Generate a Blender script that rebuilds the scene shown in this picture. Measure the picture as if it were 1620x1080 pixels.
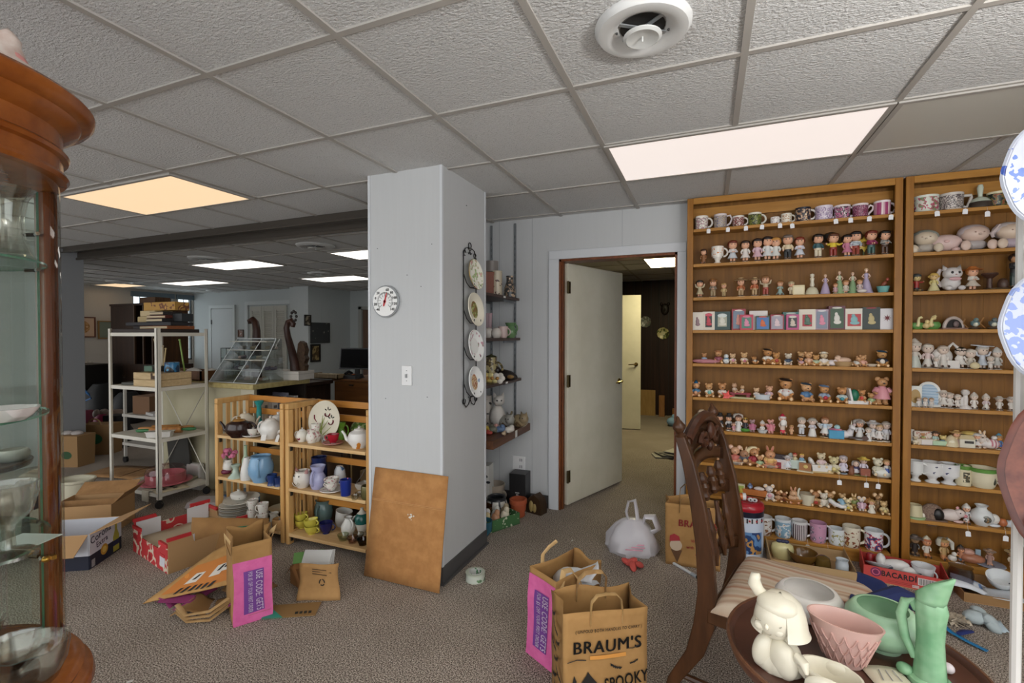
import bpy, bmesh, math, random
from mathutils import Vector, Matrix, Euler, noise
for o in list(bpy.data.objects): bpy.data.objects.remove(o)
SC = bpy.context.scene
COL = SC.collection
R_ = math.radians
random.seed(7)

# ---------------------------------------------------------------- camera, world, exposure
CAM_H, FPX, YAW, PITCH = 1.44, 752.0, R_(22.4), R_(0.86)
cd = bpy.data.cameras.new('camera'); cam = bpy.data.objects.new('camera', cd); COL.objects.link(cam)
cd.sensor_width = 36; cd.lens = FPX / 1620 * 36; cd.clip_start = 0.05
cam.location = (0, 0, CAM_H); cam.rotation_euler = (R_(90) - PITCH, 0, YAW)
SC.camera = cam
SC.view_settings.view_transform = 'Standard'; SC.view_settings.look = 'None'
SC.view_settings.gamma = 1; SC.view_settings.use_curve_mapping = False
SC.view_settings.exposure = EXPOSURE = 0.0
W = bpy.data.worlds.new('world'); SC.world = W; W.use_nodes = True
bg = W.node_tree.nodes['Background']
bg.inputs[0].default_value = (0.96, 0.98, 1.0, 1); bg.inputs[1].default_value = WORLD_STRENGTH = 2.5
# added fill light, not a room lamp: right of camera, turned to the ceiling
ld = bpy.data.lights.new('bounce_fill', 'AREA'); ld.shape = 'DISK'; ld.size = .6; ld.energy = BOUNCE = 108; ld.color = (1, .97, .93)
lo = bpy.data.objects.new('bounce_fill', ld); COL.objects.link(lo); lo.location = (1.25, .35, 1.88); lo.rotation_euler = (R_(178), 0, 0)
LAMP_WARM, LAMP_WHITE, LAMP_COOL = .95, .86, 2.3      # emission of the ceiling fixtures

def at(x, y, **k):
    """world point seen at pixel (x, y) of the 1620x1080 frame on the plane X=, Y= or Z="""
    fw = Vector((-math.sin(YAW) * math.cos(PITCH), math.cos(YAW) * math.cos(PITCH), -math.sin(PITCH)))
    rt = Vector((math.cos(YAW), math.sin(YAW), 0)); up = rt.cross(fw)
    d = fw + rt * ((x - 810) / FPX) + up * ((540 - y) / FPX)
    c = Vector((0, 0, CAM_H))
    for ax, v in k.items():
        i = 'XYZ'.index(ax)
        return c + d * ((v - c[i]) / d[i])
def depth(p): return -p[0] * math.sin(YAW) + p[1] * math.cos(YAW)
def mpp(p): return depth(p) / FPX          # metres per pixel at a point

# ---------------------------------------------------------------- materials
def lin(h):
    r = []
    for i in (0, 2, 4):
        c = int(h[i:i + 2], 16) / 255
        r.append(c / 12.92 if c <= .04045 else ((c + .055) / 1.055) ** 2.4)
    return (*r, 1)
_M = {}
def _new(key):
    m = bpy.data.materials.new('m_%d' % len(_M)); m.use_nodes = True
    _M[key] = m
    nt = m.node_tree
    return m, nt, nt.nodes['Principled BSDF'], nt.links
def _coord(nt, scale=(1, 1, 1), kind='Object'):
    tc = nt.nodes.new('ShaderNodeTexCoord'); mp = nt.nodes.new('ShaderNodeMapping')
    mp.inputs['Scale'].default_value = scale
    nt.links.new(tc.outputs[kind], mp.inputs['Vector'])
    return mp.outputs[0]
def _ramp(nt, fac, stops, const=False):
    r = nt.nodes.new('ShaderNodeValToRGB'); e = r.color_ramp
    if const: e.interpolation = 'CONSTANT'
    e.elements[0].position, e.elements[0].color = stops[0]
    e.elements[1].position, e.elements[1].color = stops[-1]
    for p, c in stops[1:-1]:
        n = e.elements.new(p); n.color = c
    nt.links.new(fac, r.inputs[0])
    return r.outputs[0]
def _bump(nt, fac, b, strength, dist=.002):
    n = nt.nodes.new('ShaderNodeBump'); n.inputs['Strength'].default_value = strength
    n.inputs['Distance'].default_value = dist
    nt.links.new(fac, n.inputs['Height']); nt.links.new(n.outputs[0], b.inputs['Normal'])
def _noise(nt, vec, scale, detail=2, rough=.5):
    n = nt.nodes.new('ShaderNodeTexNoise'); n.inputs['Scale'].default_value = scale
    n.inputs['Detail'].default_value = detail; n.inputs['Roughness'].default_value = rough
    nt.links.new(vec, n.inputs['Vector'])
    return n.outputs[0]

def mat(h, rough=.5, metal=0., spec=.5):
    k = ('p', h, rough, metal, spec)
    if k in _M: return _M[k]
    m, nt, b, L = _new(k)
    b.inputs['Base Color'].default_value = lin(h); b.inputs['Roughness'].default_value = rough
    b.inputs['Metallic'].default_value = metal; b.inputs['Specular IOR Level'].default_value = spec
    m.diffuse_color = lin(h)
    return m
def glaze(h): return mat(h, .22)
def pat(h, cols, scale=60, thr=.55, rough=.3):
    """glazed or printed surface with irregular painted blotches"""
    k = ('pat', h, tuple(cols), scale, thr, rough)
    if k in _M: return _M[k]
    m, nt, b, L = _new(k)
    n = _noise(nt, _coord(nt), scale, 1.5)
    st = [(0, lin(h))] + [(thr + (.78 - thr) * i / len(cols), lin(c)) for i, c in enumerate(cols)]
    if len(st) < 2: st.append((1, st[-1][1]))
    L.new(_ramp(nt, n, st, True), b.inputs['Base Color']); b.inputs['Roughness'].default_value = rough
    return m
def wood(h1, h2, sc=(1, 1, .12), n=40, rough=.42, bump=.1):
    k = ('w', h1, h2, sc, n, rough)
    if k in _M: return _M[k]
    m, nt, b, L = _new(k)
    v = _coord(nt, sc)
    f = _noise(nt, v, n, 4, .6)
    L.new(_ramp(nt, f, [(.3, lin(h1)), (.7, lin(h2))]), b.inputs['Base Color'])
    b.inputs['Roughness'].default_value = rough; b.inputs['Specular IOR Level'].default_value = .3
    _bump(nt, f, b, bump, .001)
    return m
def speck(h1, h2, scale=200, rough=.8, bump=.0, lo=.35, hi=.65, dist=.002, det=3):
    k = ('s', h1, h2, scale, rough, bump, lo, hi)
    if k in _M: return _M[k]
    m, nt, b, L = _new(k)
    f = _noise(nt, _coord(nt), scale, det, .6)
    L.new(_ramp(nt, f, [(lo, lin(h1)), (hi, lin(h2))]), b.inputs['Base Color'])
    b.inputs['Roughness'].default_value = rough
    if bump: _bump(nt, f, b, bump, dist)
    return m
def stripes(cols, scale, axis=0, rough=.8, warp=0.):
    """soft or hard repeating bands along an object axis"""
    k = ('st', tuple(cols), scale, axis, rough, warp)
    if k in _M: return _M[k]
    m, nt, b, L = _new(k)
    v = _coord(nt)
    s = nt.nodes.new('ShaderNodeSeparateXYZ'); L.new(v, s.inputs[0])
    mu = nt.nodes.new('ShaderNodeMath'); mu.operation = 'MULTIPLY'; mu.inputs[1].default_value = scale
    L.new(s.outputs[axis], mu.inputs[0]); out = mu.outputs[0]
    if warp:
        n = _noise(nt, v, 6, 2)
        ad = nt.nodes.new('ShaderNodeMath'); ad.operation = 'MULTIPLY_ADD'
        L.new(n, ad.inputs[0]); ad.inputs[1].default_value = warp; L.new(out, ad.inputs[2]); out = ad.outputs[0]
    fr = nt.nodes.new('ShaderNodeMath'); fr.operation = 'FRACT'; L.new(out, fr.inputs[0])
    st = [(i / len(cols), lin(c)) for i, c in enumerate(cols)]
    L.new(_ramp(nt, fr.outputs[0], st, not warp), b.inputs['Base Color'])
    b.inputs['Roughness'].default_value = rough
    return m
def glass(h='ffffff', rough=.02, a=.12):
    """thin clear glass: mostly transparent with a mirror-like sheen at grazing angles"""
    k = ('g', h, rough, a)
    if k in _M: return _M[k]
    m, nt, b, L = _new(k)
    tr = nt.nodes.new('ShaderNodeBsdfTransparent'); tr.inputs[0].default_value = lin(h)
    gl = nt.nodes.new('ShaderNodeBsdfGlossy'); gl.inputs['Roughness'].default_value = rough
    lw = nt.nodes.new('ShaderNodeLayerWeight'); lw.inputs[0].default_value = .5
    pw = nt.nodes.new('ShaderNodeMath'); pw.operation = 'POWER'; L.new(lw.outputs['Facing'], pw.inputs[0]); pw.inputs[1].default_value = 4
    ma = nt.nodes.new('ShaderNodeMath'); ma.operation = 'MULTIPLY_ADD'; L.new(pw.outputs[0], ma.inputs[0])
    ma.inputs[1].default_value = .45; ma.inputs[2].default_value = a * .3; lw = ma
    mx = nt.nodes.new('ShaderNodeMixShader')
    L.new(lw.outputs[0], mx.inputs[0]); L.new(tr.outputs[0], mx.inputs[1]); L.new(gl.outputs[0], mx.inputs[2])
    L.new(mx.outputs[0], nt.nodes['Material Output'].inputs[0])
    return m
def crystal(h='f4f2ee'):
    k = ('c', h)
    if k in _M: return _M[k]
    m, nt, b, L = _new(k)
    b.inputs['Base Color'].default_value = lin(h); b.inputs['Roughness'].default_value = .08
    b.inputs['Transmission Weight'].default_value = .9; b.inputs['IOR'].default_value = 1.35
    return m
def lamp(h, s):
    k = ('e', h, s)
    if k in _M: return _M[k]
    m, nt, b, L = _new(k)
    b.inputs['Base Color'].default_value = (.25, .25, .25, 1)
    b.inputs['Emission Color'].default_value = lin(h); b.inputs['Emission Strength'].default_value = s
    return m

# ---------------------------------------------------------------- geometry
def rot(R):
    if R is None: return Matrix.Identity(4)
    if isinstance(R, Matrix): return R.to_4x4()
    return Euler([R_(a) for a in R]).to_matrix().to_4x4()
class G:
    def __init__(s): s.bm = bmesh.new(); s.T = Matrix.Identity(4); s.mi = 0; s.off = 0
    def v(s, p): return s.bm.verts.new(s.T @ Vector(p))
    def f(s, vs, mi=None):
        try: f = s.bm.faces.new(vs)
        except ValueError: return
        f.material_index = s.off + (s.mi if mi is None else mi); return f
    def face(s, pts, mi=None): return s.f([s.v(p) for p in pts], mi)
    def box(s, c, d, R=None, mi=None, top=None):
        """box centred on c, size d; top = (sx, sy) scale of the upper face"""
        Mx = Matrix.Translation(c) @ rot(R); a, b, e = d[0] / 2, d[1] / 2, d[2] / 2
        tx, ty = top or (1, 1)
        P = [(-a, -b, -e), (a, -b, -e), (a, b, -e), (-a, b, -e), (-a * tx, -b * ty, e), (a * tx, -b * ty, e), (a * tx, b * ty, e), (-a * tx, b * ty, e)]
        V = [s.v(Mx @ Vector(p)) for p in P]
        for q in ((3, 2, 1, 0), (4, 5, 6, 7), (0, 1, 5, 4), (1, 2, 6, 5), (2, 3, 7, 6), (3, 0, 4, 7)): s.f([V[i] for i in q], mi)
        return s
    def bx(s, x0, x1, y0, y1, z0, z1, mi=None):
        return s.box(((x0 + x1) / 2, (y0 + y1) / 2, (z0 + z1) / 2), (abs(x1 - x0), abs(y1 - y0), abs(z1 - z0)), None, mi)
    def lathe(s, prof, c=(0, 0, 0), n=18, R=None, mi=None, mf=None, sx=1, sy=1, a0=0, a1=360, wob=None):
        Mx = Matrix.Translation(c) @ rot(R); full = abs(a1 - a0) >= 360
        rings = []
        cnt = n if full else n + 1
        for r, z in prof:
            if r < 1e-6: rings.append([s.v(Mx @ Vector((0, 0, z)))]); continue
            ring = []
            for i in range(cnt):
                a = R_(a0 + (a1 - a0) * i / n); k = r * (wob(a, z) if wob else 1)
                ring.append(s.v(Mx @ Vector((math.cos(a) * k * sx, math.sin(a) * k * sy, z))))
            rings.append(ring)
        for j in range(len(rings) - 1):
            A, B = rings[j], rings[j + 1]
            for i in range(n if full else n):
                i2 = (i + 1) % cnt
                m = mi
                if mf:
                    aa = a0 + (a1 - a0) * (i + .5) / n
                    m = mf(aa, (prof[j][1] + prof[j + 1][1]) / 2, j)
                if len(A) == 1 and len(B) == 1: continue
                if len(A) == 1: s.f([A[0], B[i2], B[i]][::-1] if False else [A[0], B[i], B[i2]][::-1], m)
                elif len(B) == 1: s.f([A[i], A[i2], B[0]], m)
                else: s.f([A[i], A[i2], B[i2], B[i]], m)
        return s
    def ell(s, c, r, R=None, u=12, v=8, mi=None):
        if not isinstance(r, (tuple, list)): r = (r, r, r)
        prof = [(math.sin(math.pi * j / v), -math.cos(math.pi * j / v)) for j in range(v + 1)]
        prof[0] = (0, -1); prof[-1] = (0, 1)
        S = Matrix.Diagonal((*r, 1)); T0 = s.T
        s.T = s.T @ Matrix.Translation(c) @ rot(R) @ S
        s.lathe(prof, n=u, mi=mi); s.T = T0
        return s
    def tube(s, pts, r, n=6, closed=False, mi=None, flat=1.):
        pts = [Vector(p) for p in pts]; k = len(pts); rr = r if isinstance(r, (list, tuple)) else [r] * k
        rings = []; up0 = None
        for i, p in enumerate(pts):
            a = pts[(i - 1) % k] if closed or i else p; b = pts[(i + 1) % k] if closed or i < k - 1 else p
            t = (b - a).normalized() if (b - a).length > 1e-9 else Vector((0, 0, 1))
            if up0 is None: up0 = Vector((0, 0, 1)) if abs(t.z) < .9 else Vector((1, 0, 0))
            x = t.cross(up0)
            if x.length < 1e-6: x = t.orthogonal()
            x.normalize(); y = x.cross(t).normalized(); up0 = y
            rings.append([s.v(p + (x * math.cos(2 * math.pi * j / n) + y * math.sin(2 * math.pi * j / n) * flat) * rr[i]) for j in range(n)])
        for i in range(k if closed else k - 1):
            A, B = rings[i], rings[(i + 1) % k]
            for j in range(n): s.f([A[j], A[(j + 1) % n], B[(j + 1) % n], B[j]], mi)
        if not closed: s.f(rings[0][::-1], mi); s.f(rings[-1], mi)
        return s
    def ext(s, poly, h, Mx=None, mi=None, mside=None):
        """polygon in local XY extruded 0..h along Z, moved by Mx"""
        Mx = Mx or Matrix.Identity(4)
        A = [s.v(Mx @ Vector((x, y, 0))) for x, y in poly]; B = [s.v(Mx @ Vector((x, y, h))) for x, y in poly]
        s.f(A[::-1], mi); s.f(B, mi); n = len(poly)
        for i in range(n): s.f([A[i], A[(i + 1) % n], B[(i + 1) % n], B[i]], mside if mside is not None else mi)
        return s
    def grid(s, nx, ny, fn, mi=None, mf=None):
        V = [[s.v(fn(i / nx, j / ny)) for j in range(ny + 1)] for i in range(nx + 1)]
        for i in range(nx):
            for j in range(ny): s.f([V[i][j], V[i + 1][j], V[i + 1][j + 1], V[i][j + 1]], mf(i, j) if mf else mi)
        return s
    def build(s, name, mats, parent=None, loc=None, R=None, bev=0, solid=0, sub=0, smooth=True, ang=42):
        bm = s.bm
        if smooth != 'raw': bmesh.ops.recalc_face_normals(bm, faces=bm.faces[:])
        me = bpy.data.meshes.new(name); bm.to_mesh(me); bm.free()
        if not isinstance(mats, (list, tuple)): mats = [mats]
        for m in mats: me.materials.append(m if not isinstance(m, str) else mat(m))
        if smooth:
            me.polygons.foreach_set('use_smooth', [True] * len(me.polygons))
            me.set_sharp_from_angle(angle=R_(ang))
        o = bpy.data.objects.new(name, me); COL.objects.link(o)
        if parent: o.parent = parent
        if loc is not None: o.location = loc
        if R is not None: o.rotation_euler = [R_(a) for a in R]
        if solid: md = o.modifiers.new('thickness', 'SOLIDIFY'); md.thickness = solid; md.offset = 0
        if bev: md = o.modifiers.new('bevel', 'BEVEL'); md.width = bev; md.segments = 2; md.limit_method = 'ANGLE'
        if sub: md = o.modifiers.new('smooth', 'SUBSURF'); md.levels = sub; md.render_levels = sub
        return o
def tag(o, label=None, cat=None, group=None, kind=None):
    if label: o['label'] = label
    if cat: o['category'] = cat
    if group: o['group'] = group
    if kind: o['kind'] = kind
    return o
def thing(name, label, cat, loc=(0, 0, 0), rz=0, group=None, s=1, R=None):
    o = bpy.data.objects.new(name, None); COL.objects.link(o); o.empty_display_size = .05
    o.location = loc; o.rotation_euler = [R_(a) for a in R] if R else (0, 0, R_(rz)); o.scale = (s, s, s)
    return tag(o, label, cat, group)
def struct(name, g, m, **k): return tag(g.build(name, m, **k), kind='structure')
def arc(cx, cz, r, a0, a1, n=8, y=0, ry=None):
    """points of an arc in the XZ plane"""
    return [(cx + r * math.cos(R_(a0 + (a1 - a0) * i / n)), y, cz + (ry or r) * math.sin(R_(a0 + (a1 - a0) * i / n))) for i in range(n + 1)]
def txt(parent, s, size, m, loc, R, name='lettering', align='CENTER', warp=None, sx=1., bold=0., ext=.0003, label=None):
    c = bpy.data.curves.new('t', 'FONT'); c.body = s; c.size = size; c.align_x = align; c.align_y = 'CENTER'
    c.extrude = ext; c.space_character = 1.1; c.offset = bold; c.resolution_u = 3
    o = bpy.data.objects.new('t', c); COL.objects.link(o)
    dg = bpy.context.evaluated_depsgraph_get(); dg.update()
    me = bpy.data.meshes.new_from_object(o.evaluated_get(dg)); bpy.data.objects.remove(o); bpy.data.curves.remove(c)
    Mx = Matrix.Translation(loc) @ rot(R) @ Matrix.Diagonal((sx, 1, 1, 1))
    for v in me.vertices:
        p = Mx @ v.co; v.co = warp(p) if warp else p
    me.materials.clear(); me.materials.append(m); me.name = name
    t = bpy.data.objects.new(name, me); COL.objects.link(t); t.parent = parent
    if label: t['label'] = label
    return t
def part(parent, name, m, fn, **k):
    g = G(); fn(g); return g.build(name, m, parent, **k)
# ================================================================ THE ROOM
CEIL = 2.405; WY = 3.74            # ceiling height, front face of the wall with the door
# materials of the setting
def carpet_mat():
    m, nt, b, L = _new('carpet'); v = _coord(nt)
    f1 = _noise(nt, v, 170, 3, .7); f2 = _noise(nt, v, 3, 3, .6)
    c1 = _ramp(nt, f1, [(.40, lin('41392f')), (.5, lin('90847a')), (.60, lin('d3c8ba'))])
    mx = nt.nodes.new('ShaderNodeMix'); mx.data_type = 'RGBA'; mx.blend_type = 'MULTIPLY'; mx.inputs[0].default_value = .5
    L.new(c1, mx.inputs[6]); L.new(_ramp(nt, f2, [(.3, (.72, .70, .68, 1)), (.65, (1, 1, 1, 1))]), mx.inputs[7])
    L.new(mx.outputs[2], b.inputs['Base Color']); b.inputs['Roughness'].default_value = .95; b.inputs['Specular IOR Level'].default_value = .1
    _bump(nt, f1, b, .6, .006); return m
def tile_mat():
    m, nt, b, L = _new('tile'); v = _coord(nt, (1, 1.7, 1))
    f1 = _noise(nt, v, 62, 4, .62); f2 = _noise(nt, v, 150, 2, .5)
    L.new(_ramp(nt, f2, [(.26, lin('908f8d')), (.40, lin('d6d6d5'))]), b.inputs['Base Color'])
    b.inputs['Roughness'].default_value = .9; b.inputs['Specular IOR Level'].default_value = .15
    _bump(nt, f1, b, .8, .02); return m
def wall_mat(h, seed):
    m, nt, b, L = _new(('wall', h, seed)); v = _coord(nt, (1, 1, .04))
    f = _noise(nt, v, 90, 2); f2 = _noise(nt, _coord(nt), 2.2, 2)
    a = lin(h); d = tuple(c * .975 for c in a[:3]) + (1,)
    L.new(_ramp(nt, f, [(.3, d), (.7, a)]), b.inputs['Base Color']); b.inputs['Roughness'].default_value = .55
    _bump(nt, f, b, .05, .001); return m
CARPET, TILE = carpet_mat(), tile_mat()
PALE = wall_mat('bdbfc0', 1); PALE2 = wall_mat('c0c6c6', 2); WARMW = wall_mat('c9c2b8', 3)
GRIDM = mat('a9a59f', .55); TRIMW = mat('c9ccd0', .4); VINYL = mat('4b4a4a', .5); JAMB = wood('5a2e16', '7a431f')
DARKPANEL = wood('1e120b', '3a241a', (1, 1, .05), 14, .5)

g = G(); g.bx(-12, 3.2, -3.2, 10, -.05, 0); struct('floor', g, CARPET, smooth=False)
g = G(); g.bx(-12, 3.2, -1.2, 10, CEIL, CEIL + .05); struct('ceiling', g, TILE, smooth=False)
g = G()
X0, Y0, P = -1.109, 1.21, .6096
for i in range(-17, 7): g.bx(X0 + i * P - .012, X0 + i * P + .012, -1.2, 10, CEIL - .007, CEIL + .001)
for j in range(-3, 15): g.bx(-12, 3.2, Y0 + j * P - .0115, Y0 + j * P + .0115, CEIL - .0065, CEIL + .001)
struct('trim_1', g, GRIDM, smooth=False)

# wall with the doorway, and the end walls
DX0, DX1, DH = -1.125, -.212, 2.05
g = G()
g.bx(-3.0, DX0, WY, WY + .13, 0, CEIL); g.bx(DX1, 3.2, WY, WY + .13, 0, CEIL); g.bx(DX0, DX1, WY, WY + .13, DH, CEIL)
struct('wall_back', g, PALE, smooth=False)
g = G()
for a, b_ in ((-1.66, -1.655), (-1.36, -1.3565), (-.62, -.6165)): g.bx(a, b_, WY - .0015, WY + .001, 2.12 if a > -1.2 else .1, CEIL)
struct('trim_2', g, mat('a0a3a7', .5), smooth=False)
g = G(); g.bx(2.9, 3.0, .9, WY, 0, CEIL); struct('wall_right', g, PALE, smooth=False)
# nook wall behind the column
g = G(); g.bx(-2.1, -2.0, 2.93, WY, 0, CEIL); struct('wall_nook', g, PALE, smooth=False)
# column
g = G(); g.bx(-1.919, -1.405, 2.36, 2.93, 0, CEIL); struct('wall_column', g, PALE, smooth=False)
g = G()
for x in (-1.919, -1.405):
    g.bx(x - .004 if x < -1.5 else x - .012, x + .012 if x < -1.5 else x + .004, 2.356, 2.372, .1, CEIL)
g.bx(-1.409, -1.401, 2.918, 2.934, .1, CEIL)
struct('trim_3', g, TRIMW, smooth=False)
g = G()
g.bx(-1.925, -1.397, 2.352, 2.938, 0, .1); g.bx(-1.925, -1.385, 2.34, 2.945, 0, .012)
struct('baseboard_column', g, VINYL, smooth=False)
g = G(); g.bx(-2.0, -1.215, WY - .008, WY + .002, 0, .105); struct('baseboard_back', g, VINYL, smooth=False)
# nail holes and scuffs left on the column
g = G()
for x, y in ((597, 393), (683, 386), (644, 435), (666, 453), (610, 630), (676, 628)):
    p = at(x, y, Y=2.359); g.box(p, (.006, .002, .004))
for x, y in ((738, 325),): p = at(x, y, X=-1.4045); g.box(p, (.002, .01, .005))
struct('trim_4', g, '4c4c4e', smooth=False)

# door casing, jamb, door
g = G()
g.bx(DX0 - .085, DX0, WY - .018, WY + .002, 0, DH); g.bx(DX1, DX1 + .062, WY - .018, WY + .002, 0, DH)
g.bx(DX0 - .085, DX1 + .062, WY - .018, WY + .002, DH, DH + .07)
struct('trim_5', g, TRIMW, smooth=False, bev=.003)
g = G()
g.bx(DX0, DX0 + .018, WY - .005, WY + .135, 0, DH); g.bx(DX1 - .018, DX1, WY - .005, WY + .135, 0, DH)
g.bx(DX0, DX1, WY - .005, WY + .135, DH - .018, DH); g.bx(DX0 + .018, DX0 + .03, WY + .02, WY + .06, 0, DH)
struct('trim_6', g, JAMB, smooth=False)
def make_door(name, hinge, rz, w, h, col, knob, hinges):
    d = G(); d.bx(0, w, -.02, .02, .012, h)
    o = tag(d.build(name, col, loc=hinge, R=(0, 0, rz), bev=.002), kind='structure')
    for s in (-1, 1):
        k = G(); k.lathe([(0, 0), (.028, 0), (.028, .006), (.012, .012), (.012, .04), (0, .04)], (w - .065, s * .02, .99), 14, (90 if s < 0 else -90, 0, 0))
        k.tube([(w - .065, s * .058, .99), (w - .09, s * .062, .99), (w - .16, s * .06, .985), (w - .175, s * .055, .983)], [.009, .009, .008, .006], 8)
        k.build('door_handle', knob, o)
    for z in hinges:
        k = G(); k.bx(-.014, .03, -.026, -.018, z - .05, z + .05); k.tube([(-.006, -.026, z - .052), (-.006, -.026, z + .052)], .007, 8)
        k.build('hinge', mat('5f5236', .4, .8), o)
    return o
BRASS = mat('c9b26a', .25, .9)
DOORPAINT = speck('dcd8c4', 'e6e2d0', 3, .45)
make_door('door_1', (DX0 + .03, WY + .10, 0), 70, .9, 2.03, DOORPAINT, BRASS, (.25, 1.05, 1.83))
# room beyond
g = G(); g.bx(-4.5, 1.5, 8.85, 8.95, 0, CEIL); struct('wall_far_room', g, DARKPANEL, smooth=False)
g = G(); g.bx(-.02, .08, WY + .13, 8.85, 0, CEIL); struct('wall_far_room_right', g, DARKPANEL, smooth=False)
g = G()
for i in range(18): g.bx(-2.6 + i * .15, -2.594 + i * .15, 8.845, 8.851, 0, CEIL)
struct('trim_7', g, '120a06', smooth=False)
g = G(); g.bx(-2.0, -1.9, WY + .13, 8.85, 0, CEIL); struct('wall_far_room_left', g, DARKPANEL, smooth=False)
make_door('door_2', (-1.77, 7.28, 0), 4, .84, 2.03, DOORPAINT, mat('6a5630', .3, .9), ())

# partition track across the ceiling and folded partition end
g = G()
g.bx(-6.65, -2.1, 2.97, 3.02, 2.345, CEIL - .001); g.bx(-6.65, -2.1, 3.10, 3.16, 2.30, CEIL - .001); g.bx(-6.65, -2.1, 3.0, 3.12, 2.36, CEIL - .001)
g.bx(-6.65, -2.1, 2.955, 2.975, 2.335, 2.349); g.bx(-6.65, -2.1, 3.085, 3.105, 2.275, 2.30)
struct('trim_8', g, mat('4f4942', .3, .5), smooth=False, bev=.003)
g = G(); g.bx(-8.6, -6.66, 2.94, 3.14, 0, CEIL); struct('wall_partition', g, wall_mat('75726e', 7), smooth=False)
g = G(); g.bx(-6.66, -6.58, 2.92, 3.16, 0, CEIL - .02); struct('trim_9', g, mat('85878a', .4), smooth=False, bev=.004)
g = G(); g.bx(-8.6, -8.5, -1.5, 2.94, 0, CEIL); struct('wall_left', g, PALE, smooth=False)

# back part of the shop
LX, FY, SX, BY = -11.2, 7.5, -7.4, 8.45
wins = ((6.22, 7.02), (7.14, 7.47))
g = G(); z0, z1 = .85, 2.30
ys = [3.14] + [v for w in wins for v in w] + [FY]
for i in range(0, len(ys), 2): g.bx(LX - .15, LX, ys[i], ys[i + 1], 0, CEIL)
for a, b_ in wins: g.bx(LX - .15, LX, a, b_, 0, z0); g.bx(LX - .15, LX, a, b_, z1, CEIL)
struct('wall_left_far', g, WARMW, smooth=False)
for n, (a, b_) in enumerate(wins, 1):
    w = G()
    for y in (a, b_ - .03): w.bx(LX - .08, LX - .03, y, y + .03, z0, z1)
    for z in (z0, z1 - .03): w.bx(LX - .08, LX - .03, a, b_, z, z + .03)
    k = max(2, round((b_ - a) / .16))
    for i in range(1, k): w.bx(LX - .06, LX - .045, a + (b_ - a) * i / k - .004, a + (b_ - a) * i / k + .004, z0, z1)
    for i in range(1, 6): w.bx(LX - .06, LX - .045, a, b_, z0 + (z1 - z0) * i / 6 - .004, z0 + (z1 - z0) * i / 6 + .004)
    wo = struct('window_%d' % n, w, '5b6468', smooth=False)
    part(wo, 'blind', mat('71808a', .5), lambda q: q.bx(LX - .03, LX + .03, a - .04, b_ + .04, z1 - .06, z1 + .05))
    part(wo, 'pane', glass('eef4f6', .02, .1), lambda q: q.bx(LX - .055, LX - .05, a + .03, b_ - .03, z0 + .03, z1 - .03))
g = G(); g.bx(LX - .1, SX - .5, FY, FY + .1, 0, CEIL); g.bx(SX - .5, SX - .001, FY - .25, FY + .1, 0, CEIL); struct('wall_far', g, PALE2, smooth=False)
g = G(); g.bx(SX - .1, SX, FY + .1, BY, 0, CEIL); struct('wall_side', g, PALE2, smooth=False)
g = G(); g.bx(SX - .1, -4.2, BY, BY + .1, 0, CEIL); struct('wall_back_far', g, PALE2, smooth=False)
g = G(); g.bx(-3.0, -2.9, WY + .13, BY, 0, CEIL); struct('wall_back_right', g, PALE2, smooth=False)
# white door, louvered closet, brown door in the back part
g = G(); g.bx(-10.54, -9.86, FY - .035, FY - .002, .01, 2.02)
d = struct('door_3', g, mat('c4c9ca', .5), smooth=False)
for z in (1.72, .3): part(d, 'hinge', mat('2c2a28'), lambda q: q.bx(-10.55, -10.52, FY - .045, FY - .03, z - .05, z + .05))
g = G()
for a, b_ in ((-10.62, -10.55), (-9.85, -9.78), (-9.46, -9.37), (-8.0, -7.92)): g.bx(a, b_, FY - .04, FY - .001, 0, 2.03 if a < -9.7 else 2.08)
g.bx(-10.62, -9.78, FY - .04, FY - .001, 2.03, 2.10); g.bx(-9.46, -7.92, FY - .04, FY - .001, 2.08, 2.16)
struct('trim_10', g, mat('cdd2d2', .5), smooth=False)
for i in range(3):
    xa = -9.3 + i * .36
    g = G(); g.bx(xa, xa + .35, FY - .018, FY - .002, .02, 2.05)
    for xx in (xa, xa + .29): g.bx(xx, xx + .06, FY - .035, FY - .01, .02, 2.05)
    for z in (.02, 1.0, 1.95): g.bx(xa + .06, xa + .29, FY - .033, FY - .01, z, z + .1)
    for k in range(42):
        z = .14 + k * .0435
        if .98 < z < 1.1 or z > 1.93: continue
        g.box((xa + .175, FY - .024, z), (.24, .022, .006), (35, 0, 0))
    struct('door_%d' % (4 + i), g, mat('c6c4ba', .55), smooth=False)
g = G(); g.bx(-7.02, -6.2, BY - .03, BY - .001, .01, 1.98); struct('door_7', g, wood('5d463a', '79604f', (1, 1, .06), 20), smooth=False)
g = G(); g.bx(-7.14, -7.05, BY - .04, BY - .001, 0, 2.05); g.bx(-7.14, -6.1, BY - .04, BY - .001, 1.99, 2.05); struct('trim_11', g, mat('a9aaa4', .5), smooth=False)

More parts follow.
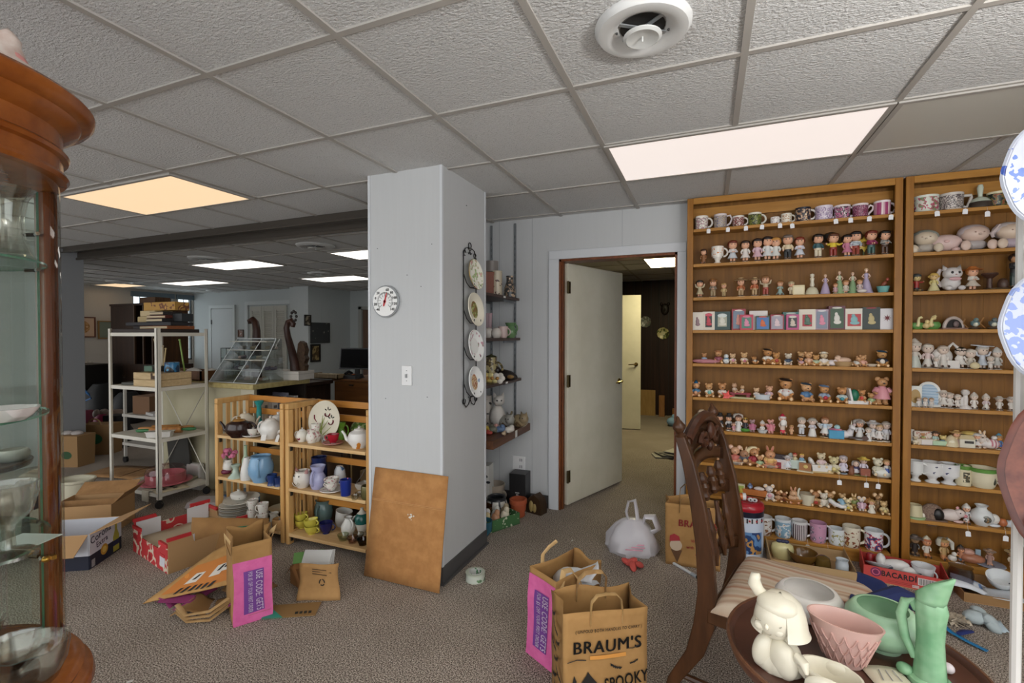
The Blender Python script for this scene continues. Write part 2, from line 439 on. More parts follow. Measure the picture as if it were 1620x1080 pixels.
# ---- ceiling fixtures
def ceiling_light(x0, x1, y0, y1, lab, lm, group=None):
    t = thing('ceiling_light', lab, 'ceiling light', ((x0 + x1) / 2, (y0 + y1) / 2, CEIL), group=group)
    a, b_ = (x1 - x0) / 2, (y1 - y0) / 2
    def fr(q):
        for s in (-1, 1):
            q.bx(s * (a - .003), s * (a - .024), -b_ + .024, b_ - .024, -.014, 0); q.bx(-a + .003, a - .003, s * (b_ - .003), s * (b_ - .024), -.014, 0)
    part(t, 'frame', GRIDM, fr, smooth=False)
    part(t, 'diffuser', lm, lambda q: q.bx(-a + .022, a - .022, -b_ + .022, b_ - .022, -.011, -.009), smooth=False)
warm, white, cool = lamp('ffdcae', LAMP_WARM), lamp('fff1e9', LAMP_WHITE), lamp('fff8ee', LAMP_COOL)
gx = lambda i: X0 + i * P
gy = lambda j: Y0 + j * P
ceiling_light(gx(1), gx(3), gy(2), gy(3), 'long pinkish white ceiling light panel in front of the figurine bookcases', white)
ceiling_light(gx(3), gx(5), gy(2), gy(3), 'unlit pale ceiling light panel at the right edge above the figurine bookcase', mat('c9c9c1', .35))
ceiling_light(-4.17, -2.97, 1.85, 2.43, 'amber glowing ceiling light panel in the front room at left', warm)
ceiling_light(-6.62, -5.42, 4.36, 4.94, 'white ceiling light just behind the partition track, beside a round vent', cool)
ceiling_light(-4.14, -2.95, 4.34, 4.9, 'white ceiling light cut off by the left edge of the pale column, upper one', cool)
ceiling_light(-6.5, -5.3, 6.15, 6.75, 'white ceiling light cut off by the left edge of the pale column, lower one', cool)
ceiling_light(-9.5, -8.2, 5.7, 6.2, 'white ceiling light above the tall dark hutch, in front of the windows', cool)
ceiling_light(-12.0 + 1.0, -10.2, 5.4, 5.95, 'yellowish ceiling light farthest left against the back side wall', warm)
ceiling_light(-.78, -.2, 6.0, 7.1, 'ceiling light in the panelled room beyond the open door', lamp('fff0bc', 18))
def vent(x, y, r, lab):
    t = thing('ceiling_vent', lab, 'ceiling vent', (x, y, CEIL))
    part(t, 'ring', mat('cfd0cf', .35), lambda q: q.lathe([(r, 0), (r * 1.0, -.008), (r * .93, -.022), (r * .75, -.026), (r * .56, -.012), (r * .45, .004), (r * .44, -.002)], n=40))
    part(t, 'throat', mat('23201e', .7), lambda q: q.lathe([(r * .47, -.004), (0, -.004)], n=24))
    def bars(q):
        for a in (35, 145, 215, 325): q.box((math.cos(R_(a)) * r * .3, math.sin(R_(a)) * r * .3, -.008), (r * .5, .012, .004), (0, 0, a))
    part(t, 'bracket', mat('b8bcc0', .3, .6), bars)
    part(t, 'damper', mat('cdcfcd', .35), lambda q: (q.lathe([(0, -.034), (r * .16, -.035), (r * .34, -.042), (r * .40, -.037), (r * .40, -.033), (0, -.028)], n=32), q.tube([(0, 0, -.005), (0, 0, -.05)], .003)))
    for s in (-1, 1): part(t, 'screw', mat('2b2b2b'), lambda q: q.ell((s * r * .52, s * .02, -.018), .004))
vent(-.195, 1.545, .147, 'large white round ceiling vent at the top of the photo near the camera')
vent(-3.94, 3.97, .2, 'round ceiling vent just left of the pale column')
vent(-5.88, 4.1, .2, 'round ceiling vent in front of the white light behind the track')
vent(-5.65, 5.8, .2, 'round ceiling vent by the lower light at the column edge')
vent(-9.92, 5.3, .2, 'round ceiling vent far left, in front of the yellowish light')
vent(-10.0, 7.2, .2, 'round ceiling vent farthest back over the white door')

# ---- electrical plates, thermometer, plate rack on the column
def plate_cover(lab, cat, p, R, slots, w=.07):
    t = thing('wall_plate', lab, cat, p, R=R)
    part(t, 'cover', mat('dcdcdc', .3), lambda q: q.bx(-w / 2, w / 2, -.006, 0, -.058, .058), bev=.002)
    part(t, 'socket', mat('8f9092', .4), slots)
plate_cover('white wall switch plate on the front of the column under the thermometer', 'switch', at(644, 594, Y=2.359), (0, 0, 0), lambda q: (q.bx(-.005, .005, -.015, -.005, -.012, .01), q.ell((0, -.006, .03), .003), q.ell((0, -.006, -.03), .003)))
plate_cover('white double outlet plate low on the wall in the shelf nook', 'outlet', at(821, 732, Y=WY - .001), (0, 0, 0), lambda q: [q.bx(.02 + a - .004, .02 + a + .004, -.009, -.004, b_ - .012, b_ + .012) for a in (-.008, .008) for b_ in (-.028, .028)], .115)
p = at(612, 477, Y=2.359)
t = thing('dial_thermometer', 'round white dial thermometer with a red needle on the column', 'thermometer', p)
part(t, 'case', mat('a9adb0', .25, .3), lambda q: q.lathe([(0, 0), (.094, 0), (.097, .012), (.092, .02), (.088, .018), (0, .016)], n=40, R=(90, 0, 0)))
part(t, 'dial', mat('e8e8e6', .4), lambda q: q.lathe([(0, .0175), (.088, .0185)], n=40, R=(90, 0, 0)))
def ticks(q):
    for i in range(41):
        a = R_(222 - 264 * i / 40); L = .016 if i % 4 == 0 else .008
        q.box((math.cos(a) * (.056 - L / 2), -.0195, math.sin(a) * (.056 - L / 2)), (L, .001, .0022), (0, -math.degrees(a), 0))
    for i in range(11): a = R_(222 - 264 * i / 10); q.box((math.cos(a) * .034, -.0195, math.sin(a) * .034), (.006, .001, .003), (0, -math.degrees(a), 0))
part(t, 'scale', '1d1d1d', ticks)
for i, s in enumerate(('-40', '20', '0', '20', '40', '60', '80', '100', '120', '140')):
    if i in (4,): continue
    a = R_(222 - 264 * i / 9.0); txt(t, s, .021, mat('111111'), (math.cos(a) * .071, -.0198, math.sin(a) * .071), (90, 0, 0), bold=.0006)
part(t, 'needle', 'c8202a', lambda q: (q.ext([(-.003, -.03), (.003, -.03), (.006, -.012), (.0025, .048), (0, .056), (-.0025, .048), (-.006, -.012)], .002, Matrix.Translation((0, -.021, 0)) @ rot((90, 0, 0)) @ rot((0, 0, -16))), q.lathe([(0, 0), (.009, 0), (.009, .003), (0, .003)], (0, -.02, 0), 14, (90, 0, 0))))

# black wire rack with four plates (in a frame whose x runs along the column face)
RK = thing('plate_rack', 'tall black wrought wire plate rack on the column side', 'plate rack', (-1.402, 2.684, 0), 90)
IRON = mat('1c1b1d', .45, .3)
zc = [1.815, 1.595, 1.367, 1.138]
def frame(q):
    for s in (-1, 1):
        q.tube([(s * .085, -.008, 1.05), (s * .085, -.008, 1.93)], .0035)
        q.tube([(s * .085, -.008, 1.93)] + arc(s * .066, 1.935, .02, 180 if s < 0 else 0, -60 if s < 0 else 240, 8, -.008) if False else arc(s * .07, 1.945, .016, 0, 300, 9, -.008), .0032)
        q.tube([(s * .085, -.008, 1.93), (s * .06, -.008, 1.975), (s * .025, -.008, 1.985), (0, -.008, 1.965), (s * .012, -.008, 1.945), (s * .025, -.008, 1.955)], .0032)
        q.tube([(s * .085, -.008, 1.05), (s * .082, -.008, 1.01), (s * .055, -.008, .985), (s * .02, -.008, 1.0), (0, -.008, 1.03), (s * .018, -.008, 1.045)], .0032)
        q.tube(arc(s * .08, 1.025, .018, 90, 400, 9, -.008), .0032)
    q.tube(arc(0, 2.0, .018, -90, 270, 12, -.008), .0032)
part(RK, 'frame', IRON, frame)
for z in zc:
    def hook(q):
        for s in (-1, 1):
            q.tube([(s * .085, -.008, z + .0), (s * .07, -.02, z - .055), (s * .05, -.035, z - .085), (s * .045, -.06, z - .085), (s * .045, -.062, z - .06)], .003)
        q.tube([(-.05, -.035, z - .085), (.05, -.035, z - .085)], .003)
    part(RK, 'plate_hook', IRON, hook)
def rack_plate(z, r, lab, rim, cent, edge, oval=1.):
    t = thing('decorative_plate', lab, 'plate', (-1.402 + .034, 2.684, z), group='plates on the black wire rack', R=(-8, 0, 90))
    prof = [(0, 0), (r * .55, 0), (r * .62, .006), (r * .97, .017), (r, .019), (r * .98, .022), (r * .62, .012), (r * .5, .006), (0, .005)]
    g = G(); g.lathe(prof, n=36, R=(90, 0, 0), mf=lambda a, zz, j: 1 if j in (6, 7) and False else (2 if j in (3, 4) else 0))
    g.build('body', [rim, rim, edge], t)
    part(t, 'painted_centre', cent, lambda q: q.lathe([(r * .5 * oval, .0066), (0, .0056)], n=30, R=(90, 0, 0), sy=1.25 if oval < 1 else 1))
CREAM = mat('e9e4d2', .22)
rack_plate(zc[0], .098, 'gold edged floral plate, topmost on the black rack', pat('efece0', ['b9c79a', 'd9a6a0', 'c98d9a'], 38, .53), pat('efece0', ['9fb878', 'd79aa5'], 34, .52), mat('9a7a3a', .3, .6))
rack_plate(zc[1], .108, 'cream plate with a green landscape centre, second on the black rack', CREAM, pat('b7b27a', ['6f7a3c', '8a5a34', '4b5a2e'], 46, .42), CREAM, .8)
rack_plate(zc[2], .102, 'white plate with a trailing flower spray, third on the black rack', pat('eef0ee', ['c39aa6', '7d9a76'], 30, .58), mat('eef0ee', .2), mat('eef0ee', .2))
rack_plate(zc[3], .1, 'white plate with an oval picture of figures, lowest on the black rack', pat('eef0f0', ['8fa0b8'], 26, .66), pat('cdb88e', ['a05a40', 'e2cfb0', '7a7a52'], 44, .45), mat('eef0f0', .2), .8)

# cardboard sheet leaning on the column
def cardboard_mat(a, b_): return speck(a, b_, 14, .85, .02)
CARD = cardboard_mat('a3713f', 'b5824c'); CARD2 = cardboard_mat('8f6a42', 'a27a4e')
a0, a1, b0, b1 = (-1.885, 2.262, .005), (-1.368, 2.262, .005), (-1.868, 2.35, .632), (-1.36, 2.35, .632)
t = thing('cardboard_sheet', 'large brown cardboard sheet leaning against the foot of the column', 'cardboard', (-1.625, 2.262, 0))
def sheet(q):
    O = Vector((-1.625, 2.262, 0))
    F = lambda u, v: (Vector(a0).lerp(Vector(a1), u)).lerp(Vector(b0).lerp(Vector(b1), u), v) - O
    q.grid(6, 8, F)
part(t, 'sheet', CARD, sheet, solid=.005)
def crease(q):
    O = Vector((-1.625, 2.262, 0))
    for v in (.7, .712):
        q.tube([(Vector(a0).lerp(Vector(b0), v)) - O + Vector((.004, -.003, 0)), (Vector(a1).lerp(Vector(b1), v)) - O + Vector((-.004, -.003, 0))], .0018)
part(t, 'crease', mat('b98a57', .8), crease)
def torn(q):
    O = Vector((-1.625, 2.262, 0)); c = Vector(a0).lerp(Vector(a1), .56).lerp(Vector(b0).lerp(Vector(b1), .56), .6) - O + Vector((0, -.004, 0))
    for i in range(16):
        a = random.random() * 6.28; r = random.random() ** 2 * .03
        q.ell(c + Vector((math.cos(a) * r, 0, math.sin(a) * r * 1.2)), (.006 * random.random() + .002, .0015, .005))
part(t, 'torn_patch', 'd9d2c6', torn)
# ================================================================ FURNITURE
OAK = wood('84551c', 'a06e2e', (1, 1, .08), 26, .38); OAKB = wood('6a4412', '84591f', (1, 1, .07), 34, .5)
OAKH = wood('98682a', 'b3813c', (.1, 1, 1), 30, .38)
SHELF_Z = (2.18, 1.935, 1.70, 1.47, 1.235, .997, .768, .54, .313, .078)
BF = 3.595                                    # front of the bookcases
def bookcase(x0, x1, lab):
    t = thing('bookcase', lab, 'bookcase', ((x0 + x1) / 2, BF, 0), group='figurine bookcases')
    w = (x1 - x0) / 2
    for s in (-1, 1):
        part(t, 'stile', OAK, lambda q: q.bx(s * w, s * (w - .04), 0, .018, 0, CEIL - .008), bev=.002)
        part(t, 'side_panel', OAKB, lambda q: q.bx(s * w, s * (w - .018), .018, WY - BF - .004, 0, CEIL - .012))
    part(t, 'top_rail', OAKH, lambda q: q.bx(-w + .04, w - .04, 0, .018, CEIL - .05, CEIL - .008), bev=.002)
    part(t, 'nailer', OAKH, lambda q: q.bx(-w + .02, w - .02, .10, .118, CEIL - .13, CEIL - .06))
    def back(q):
        q.bx(-w + .018, w - .018, .125, .137, .05, CEIL - .012)
        n = int(w * 2 / .1)
        for i in range(1, n): x = -w + .02 + (2 * w - .04) * i / n; q.bx(x - .0015, x + .0015, .1235, .126, .05, CEIL - .02)
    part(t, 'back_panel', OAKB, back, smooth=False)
    part(t, 'toe_board', OAKH, lambda q: q.bx(-w + .04, w - .04, .006, .02, 0, .056))
    for z in SHELF_Z: part(t, 'shelf', OAKH, lambda q: q.bx(-w + .041, w - .041, .002, .124, z - .021, z), bev=.002)
    return t
bookcase(-.14, 1.095, 'tall oak bookcase of figurines standing right beside the doorway')
bookcase(1.108, 2.35, 'tall oak bookcase of figurines running out of the photo at right')

# ---------------- nook shelves on wall standards
WAL = wood('3c2c25', '54413a', (1, .12, 1), 26, .45); WAL2 = wood('4d3122', '6e4a33', (1, .1, 1), 24, .4)
for x in (-1.51, -1.73):
    t = thing('shelf_standard', 'slotted metal shelf standard, %s on the nook wall' % ('the right one' if x > -1.6 else 'the left one next to the column'), 'shelf standard', (x, WY, 0))
    part(t, 'rail', mat('85898d', .4, .5), lambda q: q.bx(-.009, .009, -.012, -.001, .72, CEIL - .03))
    part(t, 'slots', mat('3b3d40', .5), lambda q: [q.bx(-.002, .002, -.0135, -.011, .75 + i * .05, .772 + i * .05) for i in range(31)])
NOOK = (1.742, 1.412, 1.075, .70)
for i, z in enumerate(NOOK):
    th, x1 = ((.022, -1.468), (.022, -1.46), (.022, -1.45), (.06, -1.37))[i]
    t = thing('wall_shelf', ('topmost dark wooden shelf in the nook behind the column', 'second dark wooden shelf down in the nook behind the column', 'third dark wooden shelf down in the nook behind the column', 'thick brown bottom shelf in the nook over the floor pots')[i], 'shelf', (x1, WY, z), group='nook shelves')
    part(t, 'board', WAL2 if i == 3 else WAL, lambda q: q.bx(-1.99 - x1, 0, -.76, -.015, -th, 0), bev=.002)
    for x in (-1.51, -1.73): part(t, 'bracket', mat('7b7f83', .4, .5), lambda q: q.bx(x - x1 - .004, x - x1 + .004, -.25, -.014, -th - .02, -th + .002))
    if i != 1: part(t, 'price_sticker', mat('e6e6e2', .5), lambda q: q.bx(-.0, .0015, -.35, -.31, -th + .004, -.004))

# ---------------- folding slatted wooden shelf units
PINE = wood('be8e50', 'd8ae72', (1, 1, .1), 22, .45); PINEH = wood('c59c68', 'dcbb88', (.12, 1, 1), 22, .5); PINEO = wood('b0742f', 'c98c42', (.12, 1, 1), 22, .42)
def slat_unit(x0, x1, yf, yb, H, zs, lab, slats, dowel):
    t = thing('folding_shelf_unit', lab, 'shelf unit', ((x0 + x1) / 2, yf, 0), group='folding wooden shelf units')
    w = (x1 - x0) / 2; d = yb - yf; pw = .032
    for s in (-1, 1):
        for y in (0, d - .04):
            part(t, 'post', PINE, lambda q: q.bx(s * w, s * (w - pw), y, y + .045, 0, H - .04), bev=.005)
        part(t, 'side_rail', PINE, lambda q: q.bx(s * w, s * (w - pw), 0, d + .005, H - .04, H), bev=.006)
        part(t, 'side_rail', PINE, lambda q: q.bx(s * (w - .004), s * (w - pw + .004), .045, d - .04, zs[2] - .03, zs[2] + .005), bev=.003)
        for i in range(slats):
            y = .045 + (d - .085) * (i + 1) / (slats + 1)
            part(t, 'slat', PINE, (lambda q: q.tube([(s * (w - pw / 2), y, zs[2]), (s * (w - pw / 2), y, H - .038)], .006, 8)) if dowel else (lambda q: q.bx(s * (w - pw / 2 - .006), s * (w - pw / 2 + .006), y - .014, y + .014, zs[2] - .0, H - .038)))
    for i, z in enumerate(zs):
        part(t, 'shelf', PINEH, lambda q: q.bx(-w + pw + .002, w - pw - .002, -.004, d - .045, z - .022, z), bev=.002)
        part(t, 'back_rail', PINEO, lambda q: q.bx(-w + pw, w - pw, d - .028, d - .01, z + .12, z + .165), bev=.003)
        for s in (-1, 1): part(t, 'bracket', mat('4a4640', .4, .7), lambda q: q.box((s * (w - pw - .006), .02, z - .04), (.006, .02, .035)))
    part(t, 'back_rail', PINEO, lambda q: q.bx(-w + pw, w - pw, d - .028, d - .01, H - .048, H - .002), bev=.003)
    return t
UY = 2.405
slat_unit(-3.375, -2.69, UY, 2.70, .965, (.70, .392, .082), 'folding pine shelf unit with flat slats, left one of the two', 3, False)
slat_unit(-2.672, -1.955, UY, 2.70, .965, (.70, .392, .082), 'folding pine shelf unit with thin dowels, right one beside the column', 5, True)

# ---------------- white wheeled metal rack
WM = mat('cfcbbf', .4)
RX0, RX1, RY0, RY1 = -4.83, -4.165, 2.485, 2.915
RZ = (1.455, 1.0, .575, .125)
t = thing('metal_rack', 'cream metal four tier rack on black casters', 'rack', (RX1, RY0, 0))
for x in (RX0 - RX1, 0):
    for y in (0, RY1 - RY0):
        def post(q):
            sx = 1 if x < 0 else -1; sy = 1 if y == 0 else -1
            q.bx(x, x + sx * .03, y, y + sy * .004, .075, 1.49); q.bx(x, x + sx * .004, y, y + sy * .03, .075, 1.49)
        po = part(t, 'post', WM, post, smooth=False)
        cx, cy = x + (.015 if x < 0 else -.015), y + (.015 if y == 0 else -.015)
        c = part(t, 'caster', mat('1d1c1c', .4), lambda q: (q.lathe([(0, -.014), (.028, -.014), (.032, -.008), (.032, .008), (.028, .014), (0, .014)], (cx, cy, .032), 18, (90, 0, 35)), q.tube([(cx, cy, .04), (cx, cy, .08)], .008)))
for z in RZ:
    def sh(q):
        q.bx(RX0 - RX1 + .005, -.005, .005, RY1 - RY0 - .005, z - .003, z)
        q.bx(RX0 - RX1 + .005, -.005, .004, .007, z - .03, z); q.bx(RX0 - RX1 + .005, -.005, RY1 - RY0 - .007, RY1 - RY0 - .004, z - .03, z)
        q.bx(-.007, -.004, .005, RY1 - RY0 - .005, z - .03, z); q.bx(RX0 - RX1 + .004, RX0 - RX1 + .007, .005, RY1 - RY0 - .005, z - .03, z)
    part(t, 'shelf', WM, sh, smooth=False)
yb = RY1 - RY0 - .004
for a, b_ in (((RX0 - RX1 + .01, .98), (-.01, .14)), ((RX0 - RX1 + .01, .14), (-.01, .98))): part(t, 'brace', mat('b5b1a6', .4, .4), lambda q: q.tube([(a[0], yb, a[1]), (b_[0], yb, b_[1])], .004))

# ---------------- counter with bookshelf end, dark desk, computer desk
OLIVE = mat('9d966f', .6)
CX, CY = -3.70, 2.99
t = thing('shop_counter', 'olive shop counter with pale worktop and open book shelves in its end', 'counter', (CX, CY, 0))
part(t, 'front_panel', speck('a8a184', 'aea78c', 4, .6), lambda q: q.bx(-1.35, 0, .02, .04, 0, .955))
part(t, 'corner_post', mat('b9b39c', .6), lambda q: q.bx(-.16, .0, .012, .02, 0, .955))
part(t, 'worktop', speck('a1915a', 'b3a46e', 30, .35), lambda q: q.bx(-1.38, .03, -.02, .62, .955, 1.0), bev=.003)
part(t, 'carcass', mat('2a221c', .6), lambda q: (q.bx(-1.35, -.3, .04, .6, .0, .05), q.bx(-.32, -.3, .04, .6, 0, .955), q.bx(-.3, 0, .58, .6, 0, .955), q.bx(-.3, 0, .04, .06, 0, .955)), smooth=False)
for z in (.04, .60): part(t, 'shelf', mat('2f2722', .6), lambda q: q.bx(-.3, -.01, .06, .58, z - .02, z))
bx_ = [('d2c8bc', .05, .24), ('c9b79c', .045, .27), ('b7afa6', .035, .22), ('d8d2ca', .06, .25), ('6a7080', .03, .26), ('a2342c', .022, .24), ('d8d0c4', .028, .25), ('8d8fa0', .02, .28), ('3a3a44', .06, .22), ('c8c2ba', .04, .24)]
y = CY + .075
for i, (c, wd, h) in enumerate(bx_):
    nm = ('cream', 'tan', 'grey', 'white', 'slate', 'red', 'pale', 'lilac grey', 'black', 'off white')[i]
    b = thing('book', 'upright %s book on the upper shelf in the counter end' % nm, 'book', (CX - .02, y, .60), group='books in the counter end')
    part(b, 'cover', mat(c, .6), lambda q: q.bx(-.19, 0, 0, wd, 0, h), bev=.002)
    part(b, 'spine_label', mat('6b6460', .6), lambda q: q.bx(-.001, .0015, wd * .2, wd * .8, h * .62, h * .72))
    y += wd + .006
t = thing('dark_desk', 'dark brown return desk behind the counter', 'desk', (-4.22, 4.15, 0))
DK = wood('2b1f1a', '3b2c25', (1, 1, .2), 20, .4)
part(t, 'top', DK, lambda q: q.bx(-.5, .03, -.53, .34, .85, .89), bev=.003)
part(t, 'side_panel', DK, lambda q: q.bx(-.03, -.005, -.45, .33, 0, .85)); part(t, 'end_panel', DK, lambda q: q.bx(-.48, -.03, -.46, -.44, 0, .85))
DESK = wood('6d4426', '87592f', (.1, 1, 1), 20, .4)
t = thing('computer_desk', 'medium brown wooden desk seen over the shelf unit', 'desk', (-3.86, 4.5, 0))
part(t, 'top', DESK, lambda q: q.bx(-.36, .7, 0, .7, .875, .90), bev=.003)
part(t, 'front_panel', DESK, lambda q: q.bx(-.34, .28, .02, .04, 0, .87)); part(t, 'side_panel', DESK, lambda q: q.bx(-.34, -.32, .04, .66, 0, .87)); part(t, 'front_panel', DESK, lambda q: q.bx(.29, .68, .02, .04, 0, .87))
for x in (-.08, .58): part(t, 'handle', mat('3a302a', .4, .6), lambda q: q.bx(x - .03, x + .03, .005, .02, .825, .84))
t = thing('computer_monitor', 'black flat computer monitor on the brown desk by the column edge', 'monitor', (-4.08, 4.76, .90), 8)
part(t, 'housing', mat('17181a', .35), lambda q: q.box((0, 0, .235), (.44, .03, .27), (-8, 0, 0)), bev=.006)
part(t, 'screen', mat('08080a', .6, 0., .1), lambda q: q.box((0, -.0165, .237), (.405, .002, .235), (-8, 0, 0)))
part(t, 'stand', mat('17181a', .35), lambda q: (q.bx(-.03, .03, .02, .045, .01, .2), q.lathe([(0, .012), (.11, .01), (.115, 0), (0, 0)], n=20, sy=.7)))
t = thing('monitor_riser', 'small clear and grey riser stand to the right of the monitor', 'riser', (-3.66, 4.6, .90), -5)
part(t, 'top', glass('dfe4e6', .05, .2), lambda q: q.bx(-.2, .12, -.1, .1, .16, .168)); part(t, 'leg', mat('9aa0a6', .3), lambda q: q.bx(-.02, .02, -.02, .02, 0, .16))
t = thing('telephone', 'dark desk telephone with an orange light under the monitor', 'telephone', (-4.0, 4.62, .90))
part(t, 'base', mat('26262a', .4), lambda q: q.box((0, 0, .025), (.2, .16, .05), (6, 0, 0), top=(.9, .85)), bev=.006)
part(t, 'handset', mat('1a1a1d', .3), lambda q: q.tube([(-.07, -.06, .06), (-.07, 0, .085), (-.07, .06, .06)], .016, 8)); part(t, 'sticker', mat('cc6b3a', .4), lambda q: q.box((.03, -.03, .055), (.03, .03, .004), (6, 0, 0)))
t = thing('document_tray', 'long pale wooden tray of papers on the dark desk', 'tray', (-4.25, 4.55, .90), 0)
part(t, 'tray', wood('7d6a4e', '968161'), lambda q: (q.bx(-.3, .16, -.1, .12, 0, .012), q.bx(-.3, .16, -.1, -.09, 0, .06), q.bx(.15, .16, -.1, .12, 0, .06), q.bx(-.3, -.29, -.1, .12, 0, .06)))
part(t, 'papers', pat('b7aa94', ['6e5a44', '8f7a5a'], 20, .5, .8), lambda q: q.bx(-.28, .14, -.08, .11, .012, .05))

# ---------------- dark hutch and side pieces in the back part
HB = wood('2a1c14', '3d2a1e', (1, 1, .1), 16, .45)
t = thing('china_hutch', 'tall dark brown hutch with glazed upper doors in front of the windows', 'hutch', (-9.15, 5.2, 0))
part(t, 'base', HB, lambda q: q.bx(-.95, .62, 0, .5, 0, .92), bev=.004); part(t, 'case', HB, lambda q: (q.bx(-.9, -.2, .02, .42, .92, 1.98), q.bx(-.2, .57, .38, .42, .92, 1.98), q.bx(-.9, .57, .0, .44, 1.95, 1.985)), smooth=False)
part(t, 'side_panel', wood('3a2412', '5a3a20', (1, 1, .1), 14, .5), lambda q: q.bx(.55, .58, .02, .44, .92, 1.98))
for i in range(3): part(t, 'mullion', mat('5a4330', .5), lambda q: q.bx(-.2 + i * .25, -.18 + i * .25, .0, .03, .92, 1.95))
part(t, 'shelf', HB, lambda q: q.bx(-.2, .55, .03, .38, 1.42, 1.44))
for x in (-.45, .1): part(t, 'drawer_pull', mat('4a4038', .4, .6), lambda q: q.tube(arc(x, .72, .05, 180, 360, 6, -.02), .005))
t = thing('dark_chest', 'low black brown chest standing at the left of the hutch', 'chest', (-9.95, 4.5, 0))
part(t, 'body', mat('17120f', .5), lambda q: q.bx(-.3, .32, 0, .5, 0, .90)); part(t, 'top', mat('1f1814', .4), lambda q: q.bx(-.34, .36, -.03, .53, .90, .93))
t = thing('brown_crate_cabinet', 'brown wooden box cabinet stacked on top of the hutch at right', 'box', (-8.95, 5.35, 1.986))
part(t, 'body', wood('4a3018', '6a4828'), lambda q: q.bx(-.3, .12, -.1, .15, 0, .1))

# ---------------- clear acrylic display case on the counter
t = thing('acrylic_display_case', 'clear slant front acrylic display case with shelves of small jewellery', 'display case', (CX - .29, CY + .17, 1.0), 0)
AC = glass('e9eef0', .03, .16); EDGE = mat('d8dedf', .2)
W2, D2, HH = .30, .15, .40
part(t, 'case', AC, lambda q: (q.face([(-W2, -D2, 0), (W2, -D2, 0), (W2 - .02, D2 - .06, HH), (-W2 + .07, D2 - .06, HH)]), q.face([(-W2, -D2, 0), (-W2, D2, 0), (-W2 + .07, D2, HH), (-W2 + .07, D2 - .06, HH)]), q.face([(W2, -D2, 0), (W2, D2, 0), (W2 - .02, D2, HH), (W2 - .02, D2 - .06, HH)])), solid=.003)
def edges(q):
    for a, b_ in (((-W2, -D2, 0), (-W2 + .07, D2 - .06, HH)), ((W2, -D2, 0), (W2 - .02, D2 - .06, HH)), ((-W2, -D2, .002), (W2, -D2, .002)), ((-W2 + .07, D2 - .06, HH), (W2 - .02, D2 - .06, HH)), ((.02, -D2, 0), (.1, D2 - .06, HH))): q.tube([a, b_], .0035, 5)
part(t, 'edge', EDGE, edges)
for z in (.1, .2, .29, .37): part(t, 'shelf', mat('cbc9bd', .25), lambda q: q.bx(-W2 + .02 + z * .17, W2 - .03, -.08 + z * .2, D2 - .01, z, z + .005))
for i in range(26):
    z = (.004, .105, .205, .295)[i % 4]; x = -.22 + .5 * random.random(); c = random.choice(['c9a08a', '8a7f74', 'd8d4c8', '6a5a66', 'b8a07a', '7d8a8c'])
    j = thing('jewellery_card', 'small jewellery piece lying in the clear acrylic display case', 'jewellery', (CX - .29 + x, CY + .17 + .04 + .06 * random.random() + .1 * z, 1.0 + z), random.randint(0, 90), 'jewellery in the acrylic case')
    part(j, 'piece', mat(c, .3), lambda q: (q.ell((0, 0, .016), (.03, .022, .016)), q.ell((.02, .01, .02), (.016, .014, .018))))
t = thing('glass_terrarium', 'small wire framed glass terrarium box on the counter', 'glass box', (CX - .80, CY + .42, 1.0))
part(t, 'frame', mat('2e2f30', .4), lambda q: [q.tube([a, b_], .0035, 5) for a, b_ in [((x, y, 0), (x, y, .3)) for x in (-.08, 0, .08) for y in (-.07, .07)] + [((-.08, y, z), (.08, y, z)) for y in (-.07, .07) for z in (.002, .1, .2, .3)] + [((x, -.07, z), (x, .07, z)) for x in (-.08, .08) for z in (.002, .15, .3)]])
part(t, 'pane', glass('e6ecea', .03, .14), lambda q: q.bx(-.079, .079, -.069, .069, .003, .298))
for k, (x, w_, c, nm) in enumerate(((-.62, .4, '5c3d26', 'dark'), (-1.0, .3, '6b4529', 'reddish'))):
    t = thing('wooden_tray', 'shallow %s brown wooden display tray lying on the counter' % nm, 'tray', (CX + x - .32, CY + .16, 1.0))
    part(t, 'tray', wood(c, '7d5434'), lambda q: (q.bx(-w_ / 2, w_ / 2, -.12, .12, 0, .01), q.bx(-w_ / 2, w_ / 2, -.12, -.105, 0, .09), q.bx(w_ / 2 - .012, w_ / 2, -.12, .12, 0, .09), q.bx(-w_ / 2, -w_ / 2 + .012, -.12, .12, 0, .09), q.bx(-w_ / 2, w_ / 2, .105, .12, 0, .09)))
    part(t, 'tissue', mat('c9c4bc', .8), lambda q: [q.ell((random.uniform(-.15, .15), random.uniform(-.06, .06), .07), (.07, .04, .035)) for _ in range(5)])
t = thing('flat_box', 'white flat box under the carved horn pieces on the counter corner', 'box', (CX + .06, CY + .52, 1.0), 6)
t.location = (CX - .14, CY + .50, 1.0)
part(t, 'box', mat('cfc9c0', .5), lambda q: q.bx(-.16, .22, -.1, .12, 0, .085), bev=.002); part(t, 'lid_edge', mat('b5ada2', .5), lambda q: q.bx(-.163, .223, -.103, .123, .055, .06))
t = thing('carved_swan_neck', 'tall dark carved swan neck ornament curling over at the top', 'carving', (CX - .03, CY + .5, 1.085))
DKW = wood('2b1a14', '43291f', (1, 1, .2), 30, .35)
part(t, 'neck', DKW, lambda q: q.tube([(.0, 0, 0), (-.01, 0, .08), (-.05, 0, .2), (-.1, 0, .34), (-.115, 0, .42), (-.09, 0, .48), (-.05, 0, .49), (-.025, 0, .46), (-.035, 0, .43)], [.05, .045, .036, .03, .028, .027, .027, .026, .022], 10))
part(t, 'rosette', mat('1c1412', .4), lambda q: [q.ell((-.02 + math.cos(a) * .035, 0, .53 + math.sin(a) * .05), (.014, .012, .016)) for a in [i * .785 for i in range(8)]])
t = thing('carved_mask', 'dark carved wooden figure leaning behind the swan neck', 'carving', (CX + .03, CY + .56, 1.085))
